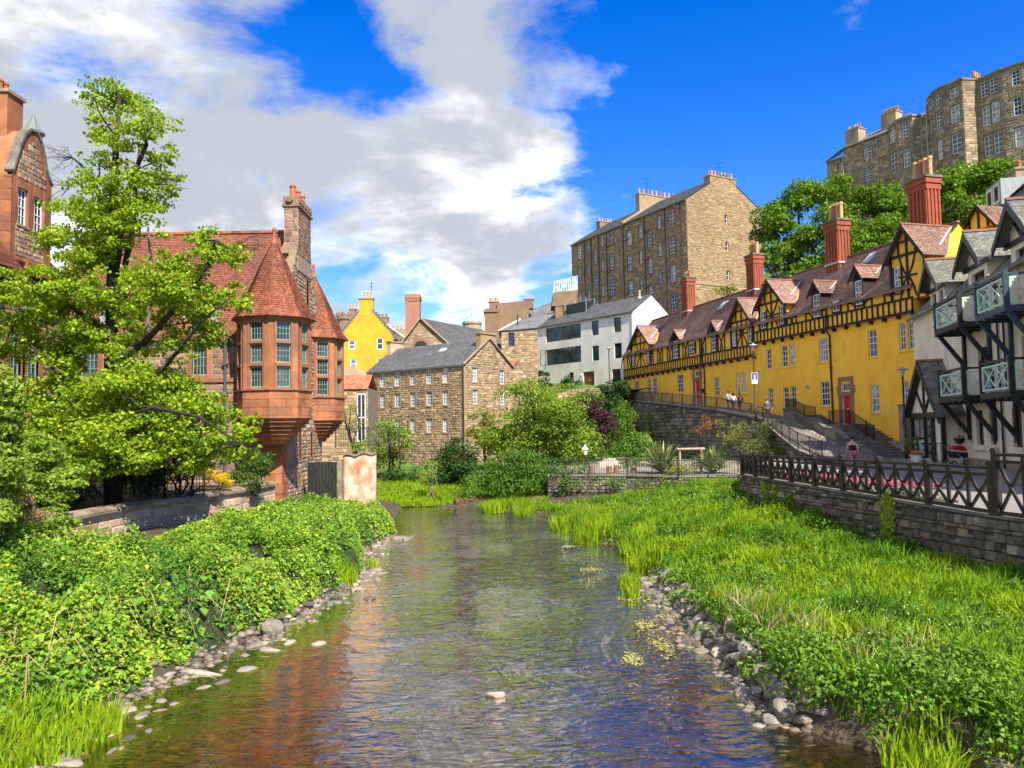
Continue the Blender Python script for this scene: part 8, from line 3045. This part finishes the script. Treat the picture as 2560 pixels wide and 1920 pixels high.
 ('house_shrub', 'straggling shrubs below the right end of the white house', 'shrub', [(12.4, 101, 9.9, 1.9, 1.3, .9), (13.7, 101, 10.8, 1.25, 1.0, .9), (14.4, 100, 9.0, .9, 1.0, 1.2)], 14, .3, L_dk, (13.2, 101, 8.2), 59),
 ('bank_shrub', 'dark weedy shrub near the steps of the lane wall', 'shrub', [(13.3, 55, 2.5, .9, .8, .6), (15.0, 57, 2.6, 1.1, .9, .7)], 40, .14, L_dk, (14, 56, 1.95), 60),
 ('stairs_shrub', 'small light green shrub by the grey wall end and lamp', 'shrub', [(25.5, 49.2, 3.3, .55, .5, .5), (26.0, 49.0, 3.7, .45, .4, .4), (25.2, 49.0, 3.8, .4, .4, .35)], 55, .1, L_ol, (25.5, 49.1, 2.6), 61),
 ('mid_bushes', 'mixed dark bushes between the garden and the white house', 'bush', [(4.5, 76, 6.5, 2.4, 2.0, 1.6), (1.5, 74, 6.0, 2.0, 1.8, 1.7), (7.5, 79, 7.5, 2.2, 2.0, 1.6), (3.0, 72, 3.8, 2.4, 2.0, 1.7), (9.0, 75, 4.2, 2.0, 1.8, 2.2), (10.3, 79, 5.5, 1.9, 1.8, 2.4), (6.2, 70, 3.0, 2.0, 1.7, 1.7), (9.6, 72, 2.9, 1.5, 1.3, 1.2), (8.2, 82, 7.6, 2.2, 2, 1.6), (11.6, 74.5, 3.2, 1.7, 1.5, 1.5), (12.6, 71, 2.8, 1.3, 1.2, 1.1), (12.6, 80.5, 4.2, 1.5, 1.6, 2.4), (11.4, 84, 6.2, 1.8, 1.8, 2.4)], 16, .24, L_md, (4, 76, 2.5), 62),
 ('mid_bushes', 'green bushes on the bank right of the pantile annex', 'bush', [(1.2, 86, 9.0, 2.0, 2.0, 1.5), (4.0, 88, 9.0, 2.2, 2.0, 1.4), (7.5, 90, 9.2, 2.2, 2.0, 1.2)], 12, .27, L_lt, (4, 88, 6.5), 63),
]
for nm, lab, cat, cl, dens, size, m, base, seed in SH:
    shrub(nm, lab, cat, cl, dens, size, m, M_bark if cat != 'sapling' else M_bark_p, base, seed, 'trees on the hill' if nm == 'hill_tree' else None,
          sub=(15, .46), nst=4 if cat not in ('tree',) else 6)


def climbers():
    # hanging plants on the lane wall
    rt = root('wall_creeper', (17.5, 62.5, 3), 'russet and olive creeper trailing down the right end of the lane wall', 'creeper')
    rg = np.random.default_rng(3)
    for m, lst, nm in ((L_orb, [(15.9, 64.6, 4.9, .7, .35, 1.2), (16.9, 66, 5.3, .6, .35, .9)], 'russet_growth'),
                       (L_ol, [(17.7, 63.7, 4.4, .9, .5, 1.5), (18.5, 62.5, 4.0, 1.3, .6, 1.5)], 'olive_growth'),
                       (leafmat('moss_green_leaf', (.16, .19, .045), (.09, .11, .03), .25, .4), [(19.9, 61.5, 3.8, 1.3, 1.2, 1.5), (20.6, 62.2, 4.8, .9, 1.0, 1.1), (20.1, 59, 2.6, 1.3, 1.5, 1.0), (19.3, 60.0, 3.0, 1.2, 1.2, 1.0)], 'green_growth')):
        cl = []
        for c in lst:
            cl += sub_clumps(c, 8, .45, rg)
        foliage(nm, cl, 45, .14, m, rt, 5, up=.0)
    # ivy on the river wall
    for i, (s_, w, z0, z1, lab) in enumerate(((3.9, .26, .95, 2.75, 'thick bright ivy hanging over the middle of the river wall'), (10.9, .16, 1.6, 2.7, 'narrow ivy strand on the far end of the river wall'),
                                              (10.2, .14, 1.5, 2.65, 'second narrow ivy strand on the far river wall'), (9.2, .12, 1.45, 2.3, 'short ivy wisp low on the far river wall'), (7.4, .2, 1.3, 2.0, 'low leafy weed climbing the river wall'))):
        rg = np.random.default_rng(90 + i)
        n = int(900 * w * (z1 - z0) / .3)
        ss = s_ + rg.normal(0, w * .55, n)
        zz = z0 + (z1 - z0) * rg.uniform(0, 1, n) ** .85
        oo = rg.uniform(.03, .14, n)
        P = np.array([F_river(a, b, c) for a, b, c in zip(ss, oo, zz)])
        nn = rg.normal(size=(n, 3)) * .45 + np.array([F_river.n[0], F_river.n[1], .45])
        V, f = leaf_arrays(P, nn / np.linalg.norm(nn, axis=1, keepdims=True), .10, rg, .9, .6)
        r_ = root('wall_ivy', F_river(s_, .05, z0), lab, 'ivy', 'ivy on the river wall')
        obj('leaves', npmesh('leaves', V, f), L_bram2 if i < 3 else L_iv, r_)
        mb = MB()
        mb.tube([F_river(s_ - .05, .03, z0), F_river(s_ + .04, .03, (z0 + z1) / 2), F_river(s_, .03, z1)], .012, 5)
        obj('stem', mb, M_bark, r_)
    # moss-green strands on the lane wall
    for i, (s_, z0, z1) in enumerate(((37.5, 2.2, 5.0), (34, 3.0, 6.5))):
        rg = np.random.default_rng(120 + i)
        n = 260
        P = np.array([YP(s_ + rg.normal(0, .35), 4.12 + rg.uniform(0, .15), z0 + (z1 - z0) * rg.uniform() ** .8) for _ in range(n)])
        nn = rg.normal(size=(n, 3)) * .5 + np.array([-1, -.2, .3])
        V, f = leaf_arrays(P, nn / np.linalg.norm(nn, axis=1, keepdims=True), .2, rg, .8)
        r_ = root('wall_fern', YP(s_, 4.1, z0), ('green fern strand low on the left part of the lane wall', 'green fern tuft under the coping of the lane wall')[i], 'fern', 'ferns on the lane wall')
        obj('leaves', npmesh('leaves', V, f), L_iv, r_)


climbers()


def phormium(pos, r, n, label, seed):
    """spiky clump of long sword leaves"""
    rt = root('flax_plant', pos, label, 'flax plant', 'spiky flax plants in the garden')
    rg = np.random.default_rng(seed)
    V, f = [], []
    for k in range(n):
        a = rg.uniform(0, 2 * math.pi)
        ln = r * rg.uniform(.7, 1.25)
        el = rad(rg.uniform(25, 86))
        dr = Vector((math.cos(a), math.sin(a), 0))
        sd = Vector((-math.sin(a), math.cos(a), 0)) * .045 * r
        b = Vector(pos) + dr * .12 * rg.uniform()
        pts = []
        for j in range(5):
            t = j / 4
            pts.append(b + dr * ln * t * math.cos(el) * (1 + .25 * t) + Vector((0, 0, ln * (t * math.sin(el) - .38 * t * t * t * math.cos(el)))))
        base = len(V)
        for j, p in enumerate(pts):
            w = (.7, 1, .95, .65, .05)[j]
            V += [tuple(p - sd * w), tuple(p + sd * w)]
        for j in range(4):
            f.append((base + 2 * j, base + 2 * j + 1, base + 2 * j + 3, base + 2 * j + 2))
    o = obj('leaves', mesh_of('leaves', V, f), leafmat('flax_leaf', (.27, .32, .12), (.16, .20, .07), .2, .4), rt)
    mb = MB()
    mb.lathe(pos[0], pos[1], [(.18, pos[2] - .1), (.14, pos[2] + .2), (.05, pos[2] + .3)], 7)
    obj('crown_base', mb, M_bark_p, rt)


phormium((9.85, 51.0, 2.0), 2.05, 150, 'large spiky green flax plant left of the pole pergola', 1)
phormium((12.95, 50.2, 2.0), 1.7, 120, 'smaller spiky flax plant right of the pole pergola', 2)

# ================================================================ STONES, SMALL THINGS, PEOPLE
M_peb = mat('shore_stone', (.30, .26, .21), .8, scale=4, col2=(.17, .145, .115), island=.35, bump=.02, bscale=14, stain=(.08, .07, .05), stain_amt=.5, stain_scale=2.5)
M_peb_d = mat('wet_stone', (.13, .105, .08), .55, scale=4, col2=(.06, .05, .038), island=.4, bump=.02, bscale=14, spec=.5)
M_peb_p = mat('pale_stone', (.38, .33, .255), .85, scale=4, col2=(.22, .19, .14), island=.2, bump=.02, bscale=14)


def stones():
    rg = np.random.default_rng(31)
    for k in range(160):
        y = 11.2 + 26 * rg.uniform() ** 1.5
        d = rg.normal(.28, .42)
        if 12 < y < 19:
            d += rg.uniform(0, .55)
        if rg.uniform() < .3:
            d = -.25 + rg.normal(0, .15)
        x = float(interp(SL, y)) + d
        s = rg.uniform(.07, .19) * (1.5 if rg.uniform() < .14 else 1) * (.85 + .012 * y)
        fl = rg.uniform(.3, .55)
        z = max(float(left_z(np.array(x), np.array(y))), -.05) + s * fl * rg.uniform(-.1, .35)
        rock('river_stone', (x, y, z), (s * rg.uniform(1.0, 1.8), s, s * fl), int(rg.integers(0, 100)), (M_peb, M_peb, M_peb_p, M_peb_d)[int(rg.integers(0, 4))],
             'grey-brown stone lying along the left waterline', 'stone', 'stones along the left shore', rg.uniform(0, 3.1))
    for k in range(138):
        y = (rg.uniform(13.3, 19.4) if k < 96 else rg.uniform(20.5, 25.5))
        d = -abs(rg.normal(0, .26)) + .2 if k % 3 else rg.uniform(0, .55)
        x = float(interp(SR, y)) + d
        s = rg.uniform(.10, .23)
        z = max(float(right_z(np.array(x), np.array(y))), -.06) + s * rg.uniform(0, .45)
        rock('river_stone', (x, y, z), (s * rg.uniform(.9, 1.5), s, s * rg.uniform(.55, .85)), int(rg.integers(0, 100)), (M_peb, M_peb_d, M_peb_d, M_peb_p, M_peb)[int(rg.integers(0, 5))],
             'rough brown stone heaped along the right waterline', 'stone', 'stones along the right shore', rg.uniform(0, 3.1), tilt=(rg.uniform(-.4, .4), rg.uniform(-.4, .4)))
    one = [((-.41, 14.8, .0), (.24, .12, .09), M_peb_p, 'angular pale rock standing alone in mid river near the camera'), ((-4.7, 18.6, -.01), (.2, .14, .08), M_peb_p, 'flat white stone lying in the water off the left bank'),
           ((-6.15, 19.7, .12), (.34, .3, .26), M_peb, 'largest mossy boulder at the left water edge'), ((-6.75, 20.1, .1), (.26, .22, .2), M_peb, 'rounded tan boulder beside the mossy one on the left shore'),
           ((-6.6, 16.5, -.01), (.55, .16, .07), M_peb_p, 'long flat white slab in the shallows at left'), ((-1.6, 14.1, -.03), (.14, .1, .07), M_peb_d, 'small dark wet stone left of the lone rock'),
           ((6.9, 10.9, .18), (.9, .5, .3), M_peb_d, 'big dark ledge stone at the bottom right corner'), ((1.4, 17.9, -.03), (.12, .09, .06), M_peb_d, 'small dark stone breaking the riffle at centre right')]
    for i, (p, s, m, lab) in enumerate(one):
        rock('river_rock', p, s, 3 + i * 3, m, lab, 'rock', None, i * .7)
    # small shingle packed between the larger stones
    V, f, kk = [], [], 0
    bm_ = rock_mesh(6, 1)
    bv, bf = np.array([v.co[:] for v in bm_.vertices]), np.array([q.vertices[:] for q in bm_.polygons])
    for k in range(2600):
        left = k % 2
        y = 11 + 27 * rg.uniform() ** 1.5 if left else rg.uniform(12.8, 26)
        d = rg.normal(-.02 if left else -.05, .3)
        x = float(interp(SL, y)) - d if left else float(interp(SR, y)) + d + .05
        zz = float((left_z if left else right_z)(np.array(x), np.array(y)))
        q = rg.uniform(.03, .13)
        V.append(bv * np.array([q * 1.3, q, q * .7]) + np.array([x, y, max(zz, -.06) + q * .2]))
        f.append(bf + kk)
        kk += len(bv)
    tag(obj('shore_shingle', npmesh('shore_shingle', np.concatenate(V), np.concatenate(f)), mat('damp_shingle', (.21, .17, .13), .75, scale=3, col2=(.09, .075, .055), island=.45), None, kind='stuff'), 'small shingle along both waterlines', 'shingle')
    # cobbles of the stream bed seen through the water
    V, f, kk = [], [], 0
    base = rock_mesh(4, 1)
    bv = np.array([v.co[:] for v in base.vertices])
    bf = np.array([p.vertices[:] for p in base.polygons])
    for k in range(1500):
        y = 10.5 + 22 * rg.uniform() ** 1.6
        a, b = float(interp(SL, y)), float(interp(SR, y))
        x = a + (b - a) * rg.uniform()
        s = rg.uniform(.05, .17)
        V.append(bv * np.array([s * 1.3, s, s * .5]) + np.array([x, y, -.4 + .08 * math.sin(x * 2 + y)]))
        f.append(bf + kk)
        kk += len(bv)
    o = obj('bed_cobbles', npmesh('bed_cobbles', np.concatenate(V), np.concatenate(f)), mat('bed_cobble', (.20, .13, .055), .85, scale=3, col2=(.09, .06, .025), island=.45), None, kind='stuff')
    tag(o, 'brown cobbles on the shallow stream bed', 'cobbles')
    # drifts of yellow-green weed on the water
    M_alg = mat('river_weed', (.46, .42, .16), .85, island=.3, scale=9, col2=(.20, .21, .05), bump=.02, bscale=20)
    for i, (x, y, rx, ry, lab) in enumerate(((3.3, 19.7, .38, .5, 'pale weed raft near the right bank stones'), (3.35, 17.9, .22, .75, 'long pale weed streak beside the near stones'), (2.7, 27.5, .5, .35, 'flat weed patch off the reeds'),
                                             (2.3, 32.9, .35, .3, 'far small weed patch by the right bank'), (3.4, 22.9, .62, .35, 'weed mat holding a tuft of grass'), (4.0, 20.6, .5, .22, 'narrow weed drift against the right stones'), (2.5, 16.9, .18, .4, 'thin weed streak in open water at right'))):
        n = 260
        t_, q = rg.uniform(0, 2 * math.pi, n), np.sqrt(rg.uniform(0, 1, n)) * (1 + .5 * np.sin(rg.uniform(0, 6, n)))
        X, Y = x + .55 * rx * q * np.cos(t_) + .12 * np.sin(8 * q + i), y + ry * q * np.sin(t_)
        nn = rg.normal(size=(n, 3)) * .14 + np.array([0, 0, 1])
        V, f = leaf_arrays(np.stack([X, Y, rg.uniform(-.006, .016, n)], 1), nn / np.linalg.norm(nn, axis=1, keepdims=True), .10, rg, .45, 0)
        c0 = np.array([x, y, 0])
        me = npmesh('weed_raft', V - c0, f)
        me.materials.append(M_alg)
        ro = bpy.data.objects.new('weed_raft', me)
        ro.location = c0
        link(ro)
        tag(ro, lab, 'river weed', 'weed rafts on the river')
    # log at the bend
    rt = root('driftwood_log', (-3.6, 51.2, .1), 'reddish cut log on the far bank at the river bend', 'log')
    mb = MB()
    mb.tube([(-3.9, 50.9, .3), (-2.9, 51.3, .34), (-2.0, 51.6, .3)], [.22, .2, .17], 10)
    obj('trunk', mb, mat('red_log', (.16, .07, .04), .9, scale=5, col2=(.08, .04, .025)), rt)
    mb = MB()
    mb.tube([(-3.1, 51.2, .4), (-2.8, 51.0, .75)], [.06, .04], 6)
    obj('branch_stub', mb, MATS['red_log'], rt)


stones()


def terrace_wall():
    F = Fr(2.6, 87, 1, .05, 1)
    if F.n[1] > 0:
        F = Fr(2.6, 87, 1, .05, -1)
    rt = root('terrace_wall', F(3.5, 0, 5), 'broken-topped rubble terrace wall below the white house', 'wall')
    top = [(0, 8.4), (2, 8.9), (4, 9.3), (6, 9.6), (7.4, 9.5)]
    mb = MB()
    wall(mb, F, 0, 7.4, 3, top)
    mb.poly(*[F(a, 0, z) for a, z in top], *[F(a, -1.0, z) for a, z in top[::-1]])
    w = obj('mortar', mb, M_mort, rt)
    masonry(w, F, 0, 7.4, 5, top, [], (.2, .36), (.3, .8), M_st_mill, 88, th=.05, rough=.4, nind=120)
    mb = MB()
    mb.poly(F(0, -.9, 8.5), F(14, -.9, 9.6), F(14, -14, 9.7), F(-2, -14, 9.5))
    obj('terrace_ground', mb, M_soil, rt)


terrace_wall()


def flower_bed():
    rt = root('flower_bed', F_river(7.5, -.9, 2.55), 'long bed of pink flowers behind the timber fence', 'flower bed')
    rg = np.random.default_rng(8)
    cg, cp = [], []
    for k in range(70):
        s_ = rg.uniform(2.9, 12.6)
        p = F_river(s_, -rg.uniform(.45, 1.3), 0)
        cg.append((p[0], p[1], 2.75, .3, .3, .22))
        cp.append((p[0], p[1], 2.98 + rg.uniform(-.03, .06), .26, .26, .14))
    foliage('leaves', cg, 70, .08, L_dk, rt, 3)
    foliage('blossom', cp, 190, .05, L_pink, rt, 4, asp=1.0, low=-.1)
    mb = MB()
    mb.box(F_river, 2.7, 12.7, -1.45, -.3, 2.5, 2.62)
    obj('soil', mb, M_soil, rt)


flower_bed()

M_skin = mat('skin', (.55, .34, .25), .6, scale=4, col2=(.48, .29, .21))


def skin_obj(name, verts, edges, radii, m, parent, T, rootv=0):
    me = bpy.data.meshes.new(name)
    me.from_pydata([tuple(T @ Vector(v)) for v in verts], edges, [])
    me.materials.append(m)
    o = bpy.data.objects.new(name, me)
    md = o.modifiers.new('skin', 'SKIN')
    md.use_smooth_shade = True
    for i, r in enumerate(radii):
        sv = me.skin_vertices[0].data[i]
        sv.radius = r if isinstance(r, tuple) else (r, r)
        sv.use_root = (i == rootv)
    ss = o.modifiers.new('sub', 'SUBSURF')
    ss.levels = ss.render_levels = 2
    return link(o, parent)


def person(pos, yaw, label, shirt, trousers, hair, h=1.75, stride=.22, arm=.15, bare=False, bag=None, shorts=False, shoe=None, lean=.0, longhair=False):
    rt = root('person', pos, label, 'person', None)
    k = h / 1.75
    T = Matrix.Translation(pos) @ Matrix.Rotation(yaw, 4, 'Z') @ Matrix.Scale(k, 4)
    st = stride
    J = {'pel': (0, 0, .95), 'spi': (0, lean * .3, 1.15), 'che': (0, lean * .7, 1.36), 'nec': (0, lean, 1.5), 'chi': (0, lean + .025, 1.58), 'sku': (0, lean, 1.69)}
    for sg, n in ((1, 'l'), (-1, 'r')):
        f = st * sg
        J['sh' + n] = (.18 * sg, lean * .8, 1.42)
        J['el' + n] = (.25 * sg, lean * .6 - arm * sg - .03, 1.15)
        J['wr' + n] = (.25 * sg, lean * .6 - arm * sg * 1.1 + .12, .93)
        J['pa' + n] = (.245 * sg, lean * .6 - arm * sg * 1.1 + .15, .86)
        for q in range(5):
            ox = (-.035, -.018, 0, .018, .045)[q]
            J['f%d%s' % (q, n)] = (.245 * sg + (ox if q < 4 else -.03 * sg), J['pa' + n][1] + (.01 + .004 * q if q < 4 else .05), J['pa' + n][2] - (.075, .085, .08, .065, .02)[q])
        J['hi' + n] = (.09 * sg, 0, .9)
        J['kn' + n] = (.095 * sg, f * .62 + .03, .5)
        J['an' + n] = (.095 * sg, f - .03, .09)
        J['to' + n] = (.105 * sg, f + .13, .04)
    names = list(J)
    ix = {n: i for i, n in enumerate(names)}
    E = [('pel', 'spi'), ('spi', 'che'), ('che', 'nec'), ('nec', 'chi'), ('chi', 'sku')]
    for n in 'lr':
        E += [('che', 'sh' + n), ('sh' + n, 'el' + n), ('el' + n, 'wr' + n), ('wr' + n, 'pa' + n), ('pel', 'hi' + n), ('hi' + n, 'kn' + n), ('kn' + n, 'an' + n), ('an' + n, 'to' + n)]
        E += [('pa' + n, 'f%d%s' % (q, n)) for q in range(5)]
    R = {'pel': (.15, .11), 'spi': (.135, .1), 'che': (.16, .11), 'nec': .055, 'chi': .07, 'sku': .1, 'sh': .062, 'el': .043, 'wr': .03, 'pa': (.038, .022), 'hi': .085, 'kn': .06, 'an': .042, 'to': .035}
    rad_of = lambda n: R.get(n) or R.get(n[:2]) or .0085
    skin_obj('body', [J[n] for n in names], [(ix[a], ix[b]) for a, b in E], [rad_of(n) for n in names], M_skin, rt, T)

    def part(nm, lst, ed, g, m):
        li = {n: i for i, n in enumerate(lst)}
        rr = [tuple(q * g + .012 for q in (rad_of(n) if isinstance(rad_of(n), tuple) else (rad_of(n),) * 2)) for n in lst]
        return skin_obj(nm, [J[n] for n in lst], [(li[a], li[b]) for a, b in ed], rr, m, rt, T)
    tl = ['pel', 'spi', 'che'] + ([] if bare else ['shl', 'ell', 'wrl', 'shr', 'elr', 'wrr'])
    te = [('pel', 'spi'), ('spi', 'che')] + ([] if bare else [('che', 'shl'), ('shl', 'ell'), ('ell', 'wrl'), ('che', 'shr'), ('shr', 'elr'), ('elr', 'wrr')])
    part('top', tl, te, 1.28 if bare else 1.1, shirt)
    ll = ['pel', 'hil', 'knl', 'hir', 'knr'] + ([] if shorts else ['anl', 'anr'])
    le = [('pel', 'hil'), ('hil', 'knl'), ('pel', 'hir'), ('hir', 'knr')] + ([] if shorts else [('knl', 'anl'), ('knr', 'anr')])
    part('trousers' if not shorts else 'shorts', ll, le, 1.12, trousers)
    for n in 'lr':
        part('shoe', ['an' + n, 'to' + n], [('an' + n, 'to' + n)], 1.1, shoe or M_iron)
    # hair cap
    mb = MB()
    c = T @ Vector((0, lean - .012, 1.715))
    pr = [(.108, -.06), (.115, 0), (.1, .055), (.06, .09), (.0, .1)]
    if longhair:
        pr = [(.09, -.3), (.12, -.18)] + pr
    mb.lathe(c.x, c.y, [(max(r, .005) * k, c.z + z * k) for r, z in pr], 12)
    obj('hair', mb, hair, rt, True)
    # nose and eyes
    mb = MB()
    a, b = T @ Vector((0, lean + .1, 1.66)), T @ Vector((0, lean + .125, 1.63))
    mb.tube([a, b], [.008 * k, .016 * k], 6)
    obj('nose', mb, M_skin, rt)
    for sg in (-1, 1):
        mb = MB()
        e = T @ Vector((.035 * sg, lean + .1, 1.68))
        mb.lathe(e.x, e.y, [(.004, e.z - .008), (.01, e.z), (.004, e.z + .008)], 6)
        obj('eye', mb, M_iron, rt)
    if bag:
        mb = MB()
        o = [(-.15, -.12, 1.05), (.15, -.12, 1.05), (.15, -.3, 1.05), (-.15, -.3, 1.05), (-.14, -.11, 1.42), (.14, -.11, 1.42), (.12, -.25, 1.46), (-.12, -.25, 1.46)]
        mb.hexa([T @ Vector(q) for q in o])
        obj('backpack', mb, bag, rt)
    return rt


H_dark = mat('dark_hair', (.03, .02, .015), .6, scale=8, col2=(.015, .01, .008))
H_auburn = mat('auburn_hair', (.14, .05, .02), .6, scale=8, col2=(.08, .03, .012))
cloth = lambda n, c, c2=None: mat(n, c, .85, scale=9, col2=c2, bump=.004, bscale=30)
M_stripe = cloth('grey_shirt', (.42, .43, .44), (.26, .27, .29))
M_blk = cloth('black_cloth', (.018, .018, .02))
up_lane = math.atan2(-YD[0], YD[1])
person(YP(20.9, 2.2, lane_z(20.9) + .02), up_lane + .15, 'man in grey striped shirt and black trousers walking up the lane', M_stripe, M_blk, H_auburn, 1.78)
person(YP(19.4, 2.6, lane_z(19.4) + .02), up_lane, 'walker in white striped top and dark skirt-length trousers', cloth('white_stripe', (.62, .62, .64), (.3, .3, .36)), M_blk, H_dark, 1.68, .14, longhair=True)
person(YP(19.3, 2.0, lane_z(19.3) + .02), up_lane - .1, 'walker with maroon backpack beside the striped one', cloth('maroon_top', (.10, .03, .04)), M_blk, H_dark, 1.7, .12, bag=cloth('maroon_bag', (.16, .03, .05)), longhair=True)
person(YP(12.9, 3.3, lane_z(12.9) + .02), up_lane + math.pi, 'man in grey and black jacket coming down the lane', cloth('grey_jacket', (.12, .125, .14), (.05, .05, .055)), cloth('navy_jeans', (.02, .025, .045)), H_auburn, 1.8, .12)
person((18.5, 42.0, 2.56), -.25, 'runner in black racerback vest behind the timber fence', M_blk, cloth('pink_leggings', (.55, .10, .22)), H_dark, 1.7, .3, .2, bare=True, lean=.06, shoe=cloth('white_shoe', (.7, .7, .72)))


def stroller():
    p = Vector((23.6, 41.0, 2.67))
    rt = root('pushchair', p, 'red-hooded black pushchair parked by the cream house wall', 'pushchair')
    M_rc = cloth('red_canopy', (.42, .015, .025))
    M_al = mat('aluminium', (.55, .56, .58), .35, metallic=.8, scale=5)
    F = Fr(p.x, p.y, 1, 0, 1)
    mb = MB()
    n = 8
    for k in range(n):
        a0, a1 = math.pi * .05 + math.pi * .8 * k / n, math.pi * .05 + math.pi * .8 * (k + 1) / n
        q = lambda a, o: (p.x + .42 * math.cos(a), p.y + o, p.z + .72 + .36 * math.sin(a))
        mb.poly(q(a0, -.26), q(a1, -.26), q(a1, .26), q(a0, .26))
    for o in (-.26, .26):
        mb.poly(*[(p.x + .42 * math.cos(math.pi * (.05 + .1 * k)), p.y + o, p.z + .72 + .36 * math.sin(math.pi * (.05 + .1 * k))) for k in range(9)])
    obj('canopy', mb, M_rc, rt)
    mb = MB()
    mb.hexa([(p.x - .3, p.y - .25, p.z + .42), (p.x + .4, p.y - .25, p.z + .42), (p.x + .4, p.y + .25, p.z + .42), (p.x - .3, p.y + .25, p.z + .42), (p.x - .4, p.y - .26, p.z + .78), (p.x + .44, p.y - .26, p.z + .7), (p.x + .44, p.y + .26, p.z + .7), (p.x - .4, p.y + .26, p.z + .78)])
    obj('seat', mb, M_blk, rt)
    for o in (-.27, .27):
        mb = MB()
        mb.tube([p + Vector((-.55, o, 1.1)), p + Vector((-.1, o, .6)), p + Vector((.45, o, .15))], .02, 6)
        mb.tube([p + Vector((.1, o, .5)), p + Vector((-.35, o, .14))], .018, 6)
        obj('frame', mb, M_al, rt)
    mb = MB()
    mb.tube([p + Vector((-.55, -.27, 1.1)), p + Vector((-.55, .27, 1.1))], .025, 6)
    obj('handle', mb, M_blk, rt)
    for x, o in ((-.36, -.3), (-.36, .3), (.45, 0)):
        mb = MB()
        mb.tube([p + Vector((x, o - .03, .15)), p + Vector((x, o + .03, .15))], .15, 14)
        w = obj('wheel', mb, M_iron, rt)
        mb = MB()
        mb.tube([p + Vector((x, o - .036, .15)), p + Vector((x, o + .036, .15))], .09, 10)
        obj('hub', mb, M_al, w)


stroller()


def pots_and_plants():
    for i, (s_, o_, m, lab) in enumerate(((6.6, 1.9, L_pink, 'white pot of red flowers by the porch'), (7.6, 2.0, mat('orange_blossom', (.75, .28, .03), .7, scale=4, col2=(.5, .16, .02)), 'white pot of orange flowers by the porch'))):
        p = F_bw(s_, o_, 2.66)
        rt = root('flower_pot', p, lab, 'flower pot', 'flower pots by the porch')
        mb = MB()
        mb.lathe(p[0], p[1], [(.2, 2.66), (.28, 3.0), (.3, 3.0), (.3, 3.05)], 10)
        obj('pot', mb, M_white, rt)
        foliage('blossom', [(p[0], p[1], 3.15, .34, .34, .2)], 220, .07, m, rt, 5 + i, asp=1.0)
        foliage('leaves', [(p[0], p[1], 3.08, .3, .3, .16)], 120, .08, L_md, rt, 9 + i)
    p = F_bw(10.7, .6, 0)
    rt = root('hanging_basket', (p[0], p[1], 4.0), 'dark hanging basket under the lower balcony', 'basket')
    mb = MB()
    mb.lathe(p[0], p[1], [(.05, 3.75), (.2, 3.85), (.28, 4.05), (.28, 4.08)], 10)
    obj('bowl', mb, M_bark, rt)
    foliage('plant', [(p[0], p[1], 4.1, .3, .3, .14)], 120, .08, L_dk, rt, 4)
    mb = MB()
    mb.tube([(p[0], p[1], 4.1), (p[0], p[1], 4.7)], .012, 4)
    obj('chain', mb, M_iron, rt)
    a, b, c = F_bw(8.6, .9, 2.66), F_bw(9.4, 1.5, 2.66), F_bw(8.6, 1.9, 2.66)
    railing('step_handrail', 'short black handrail beside the porch door', [a, b], 1.1, .35, post=.5)


pots_and_plants()
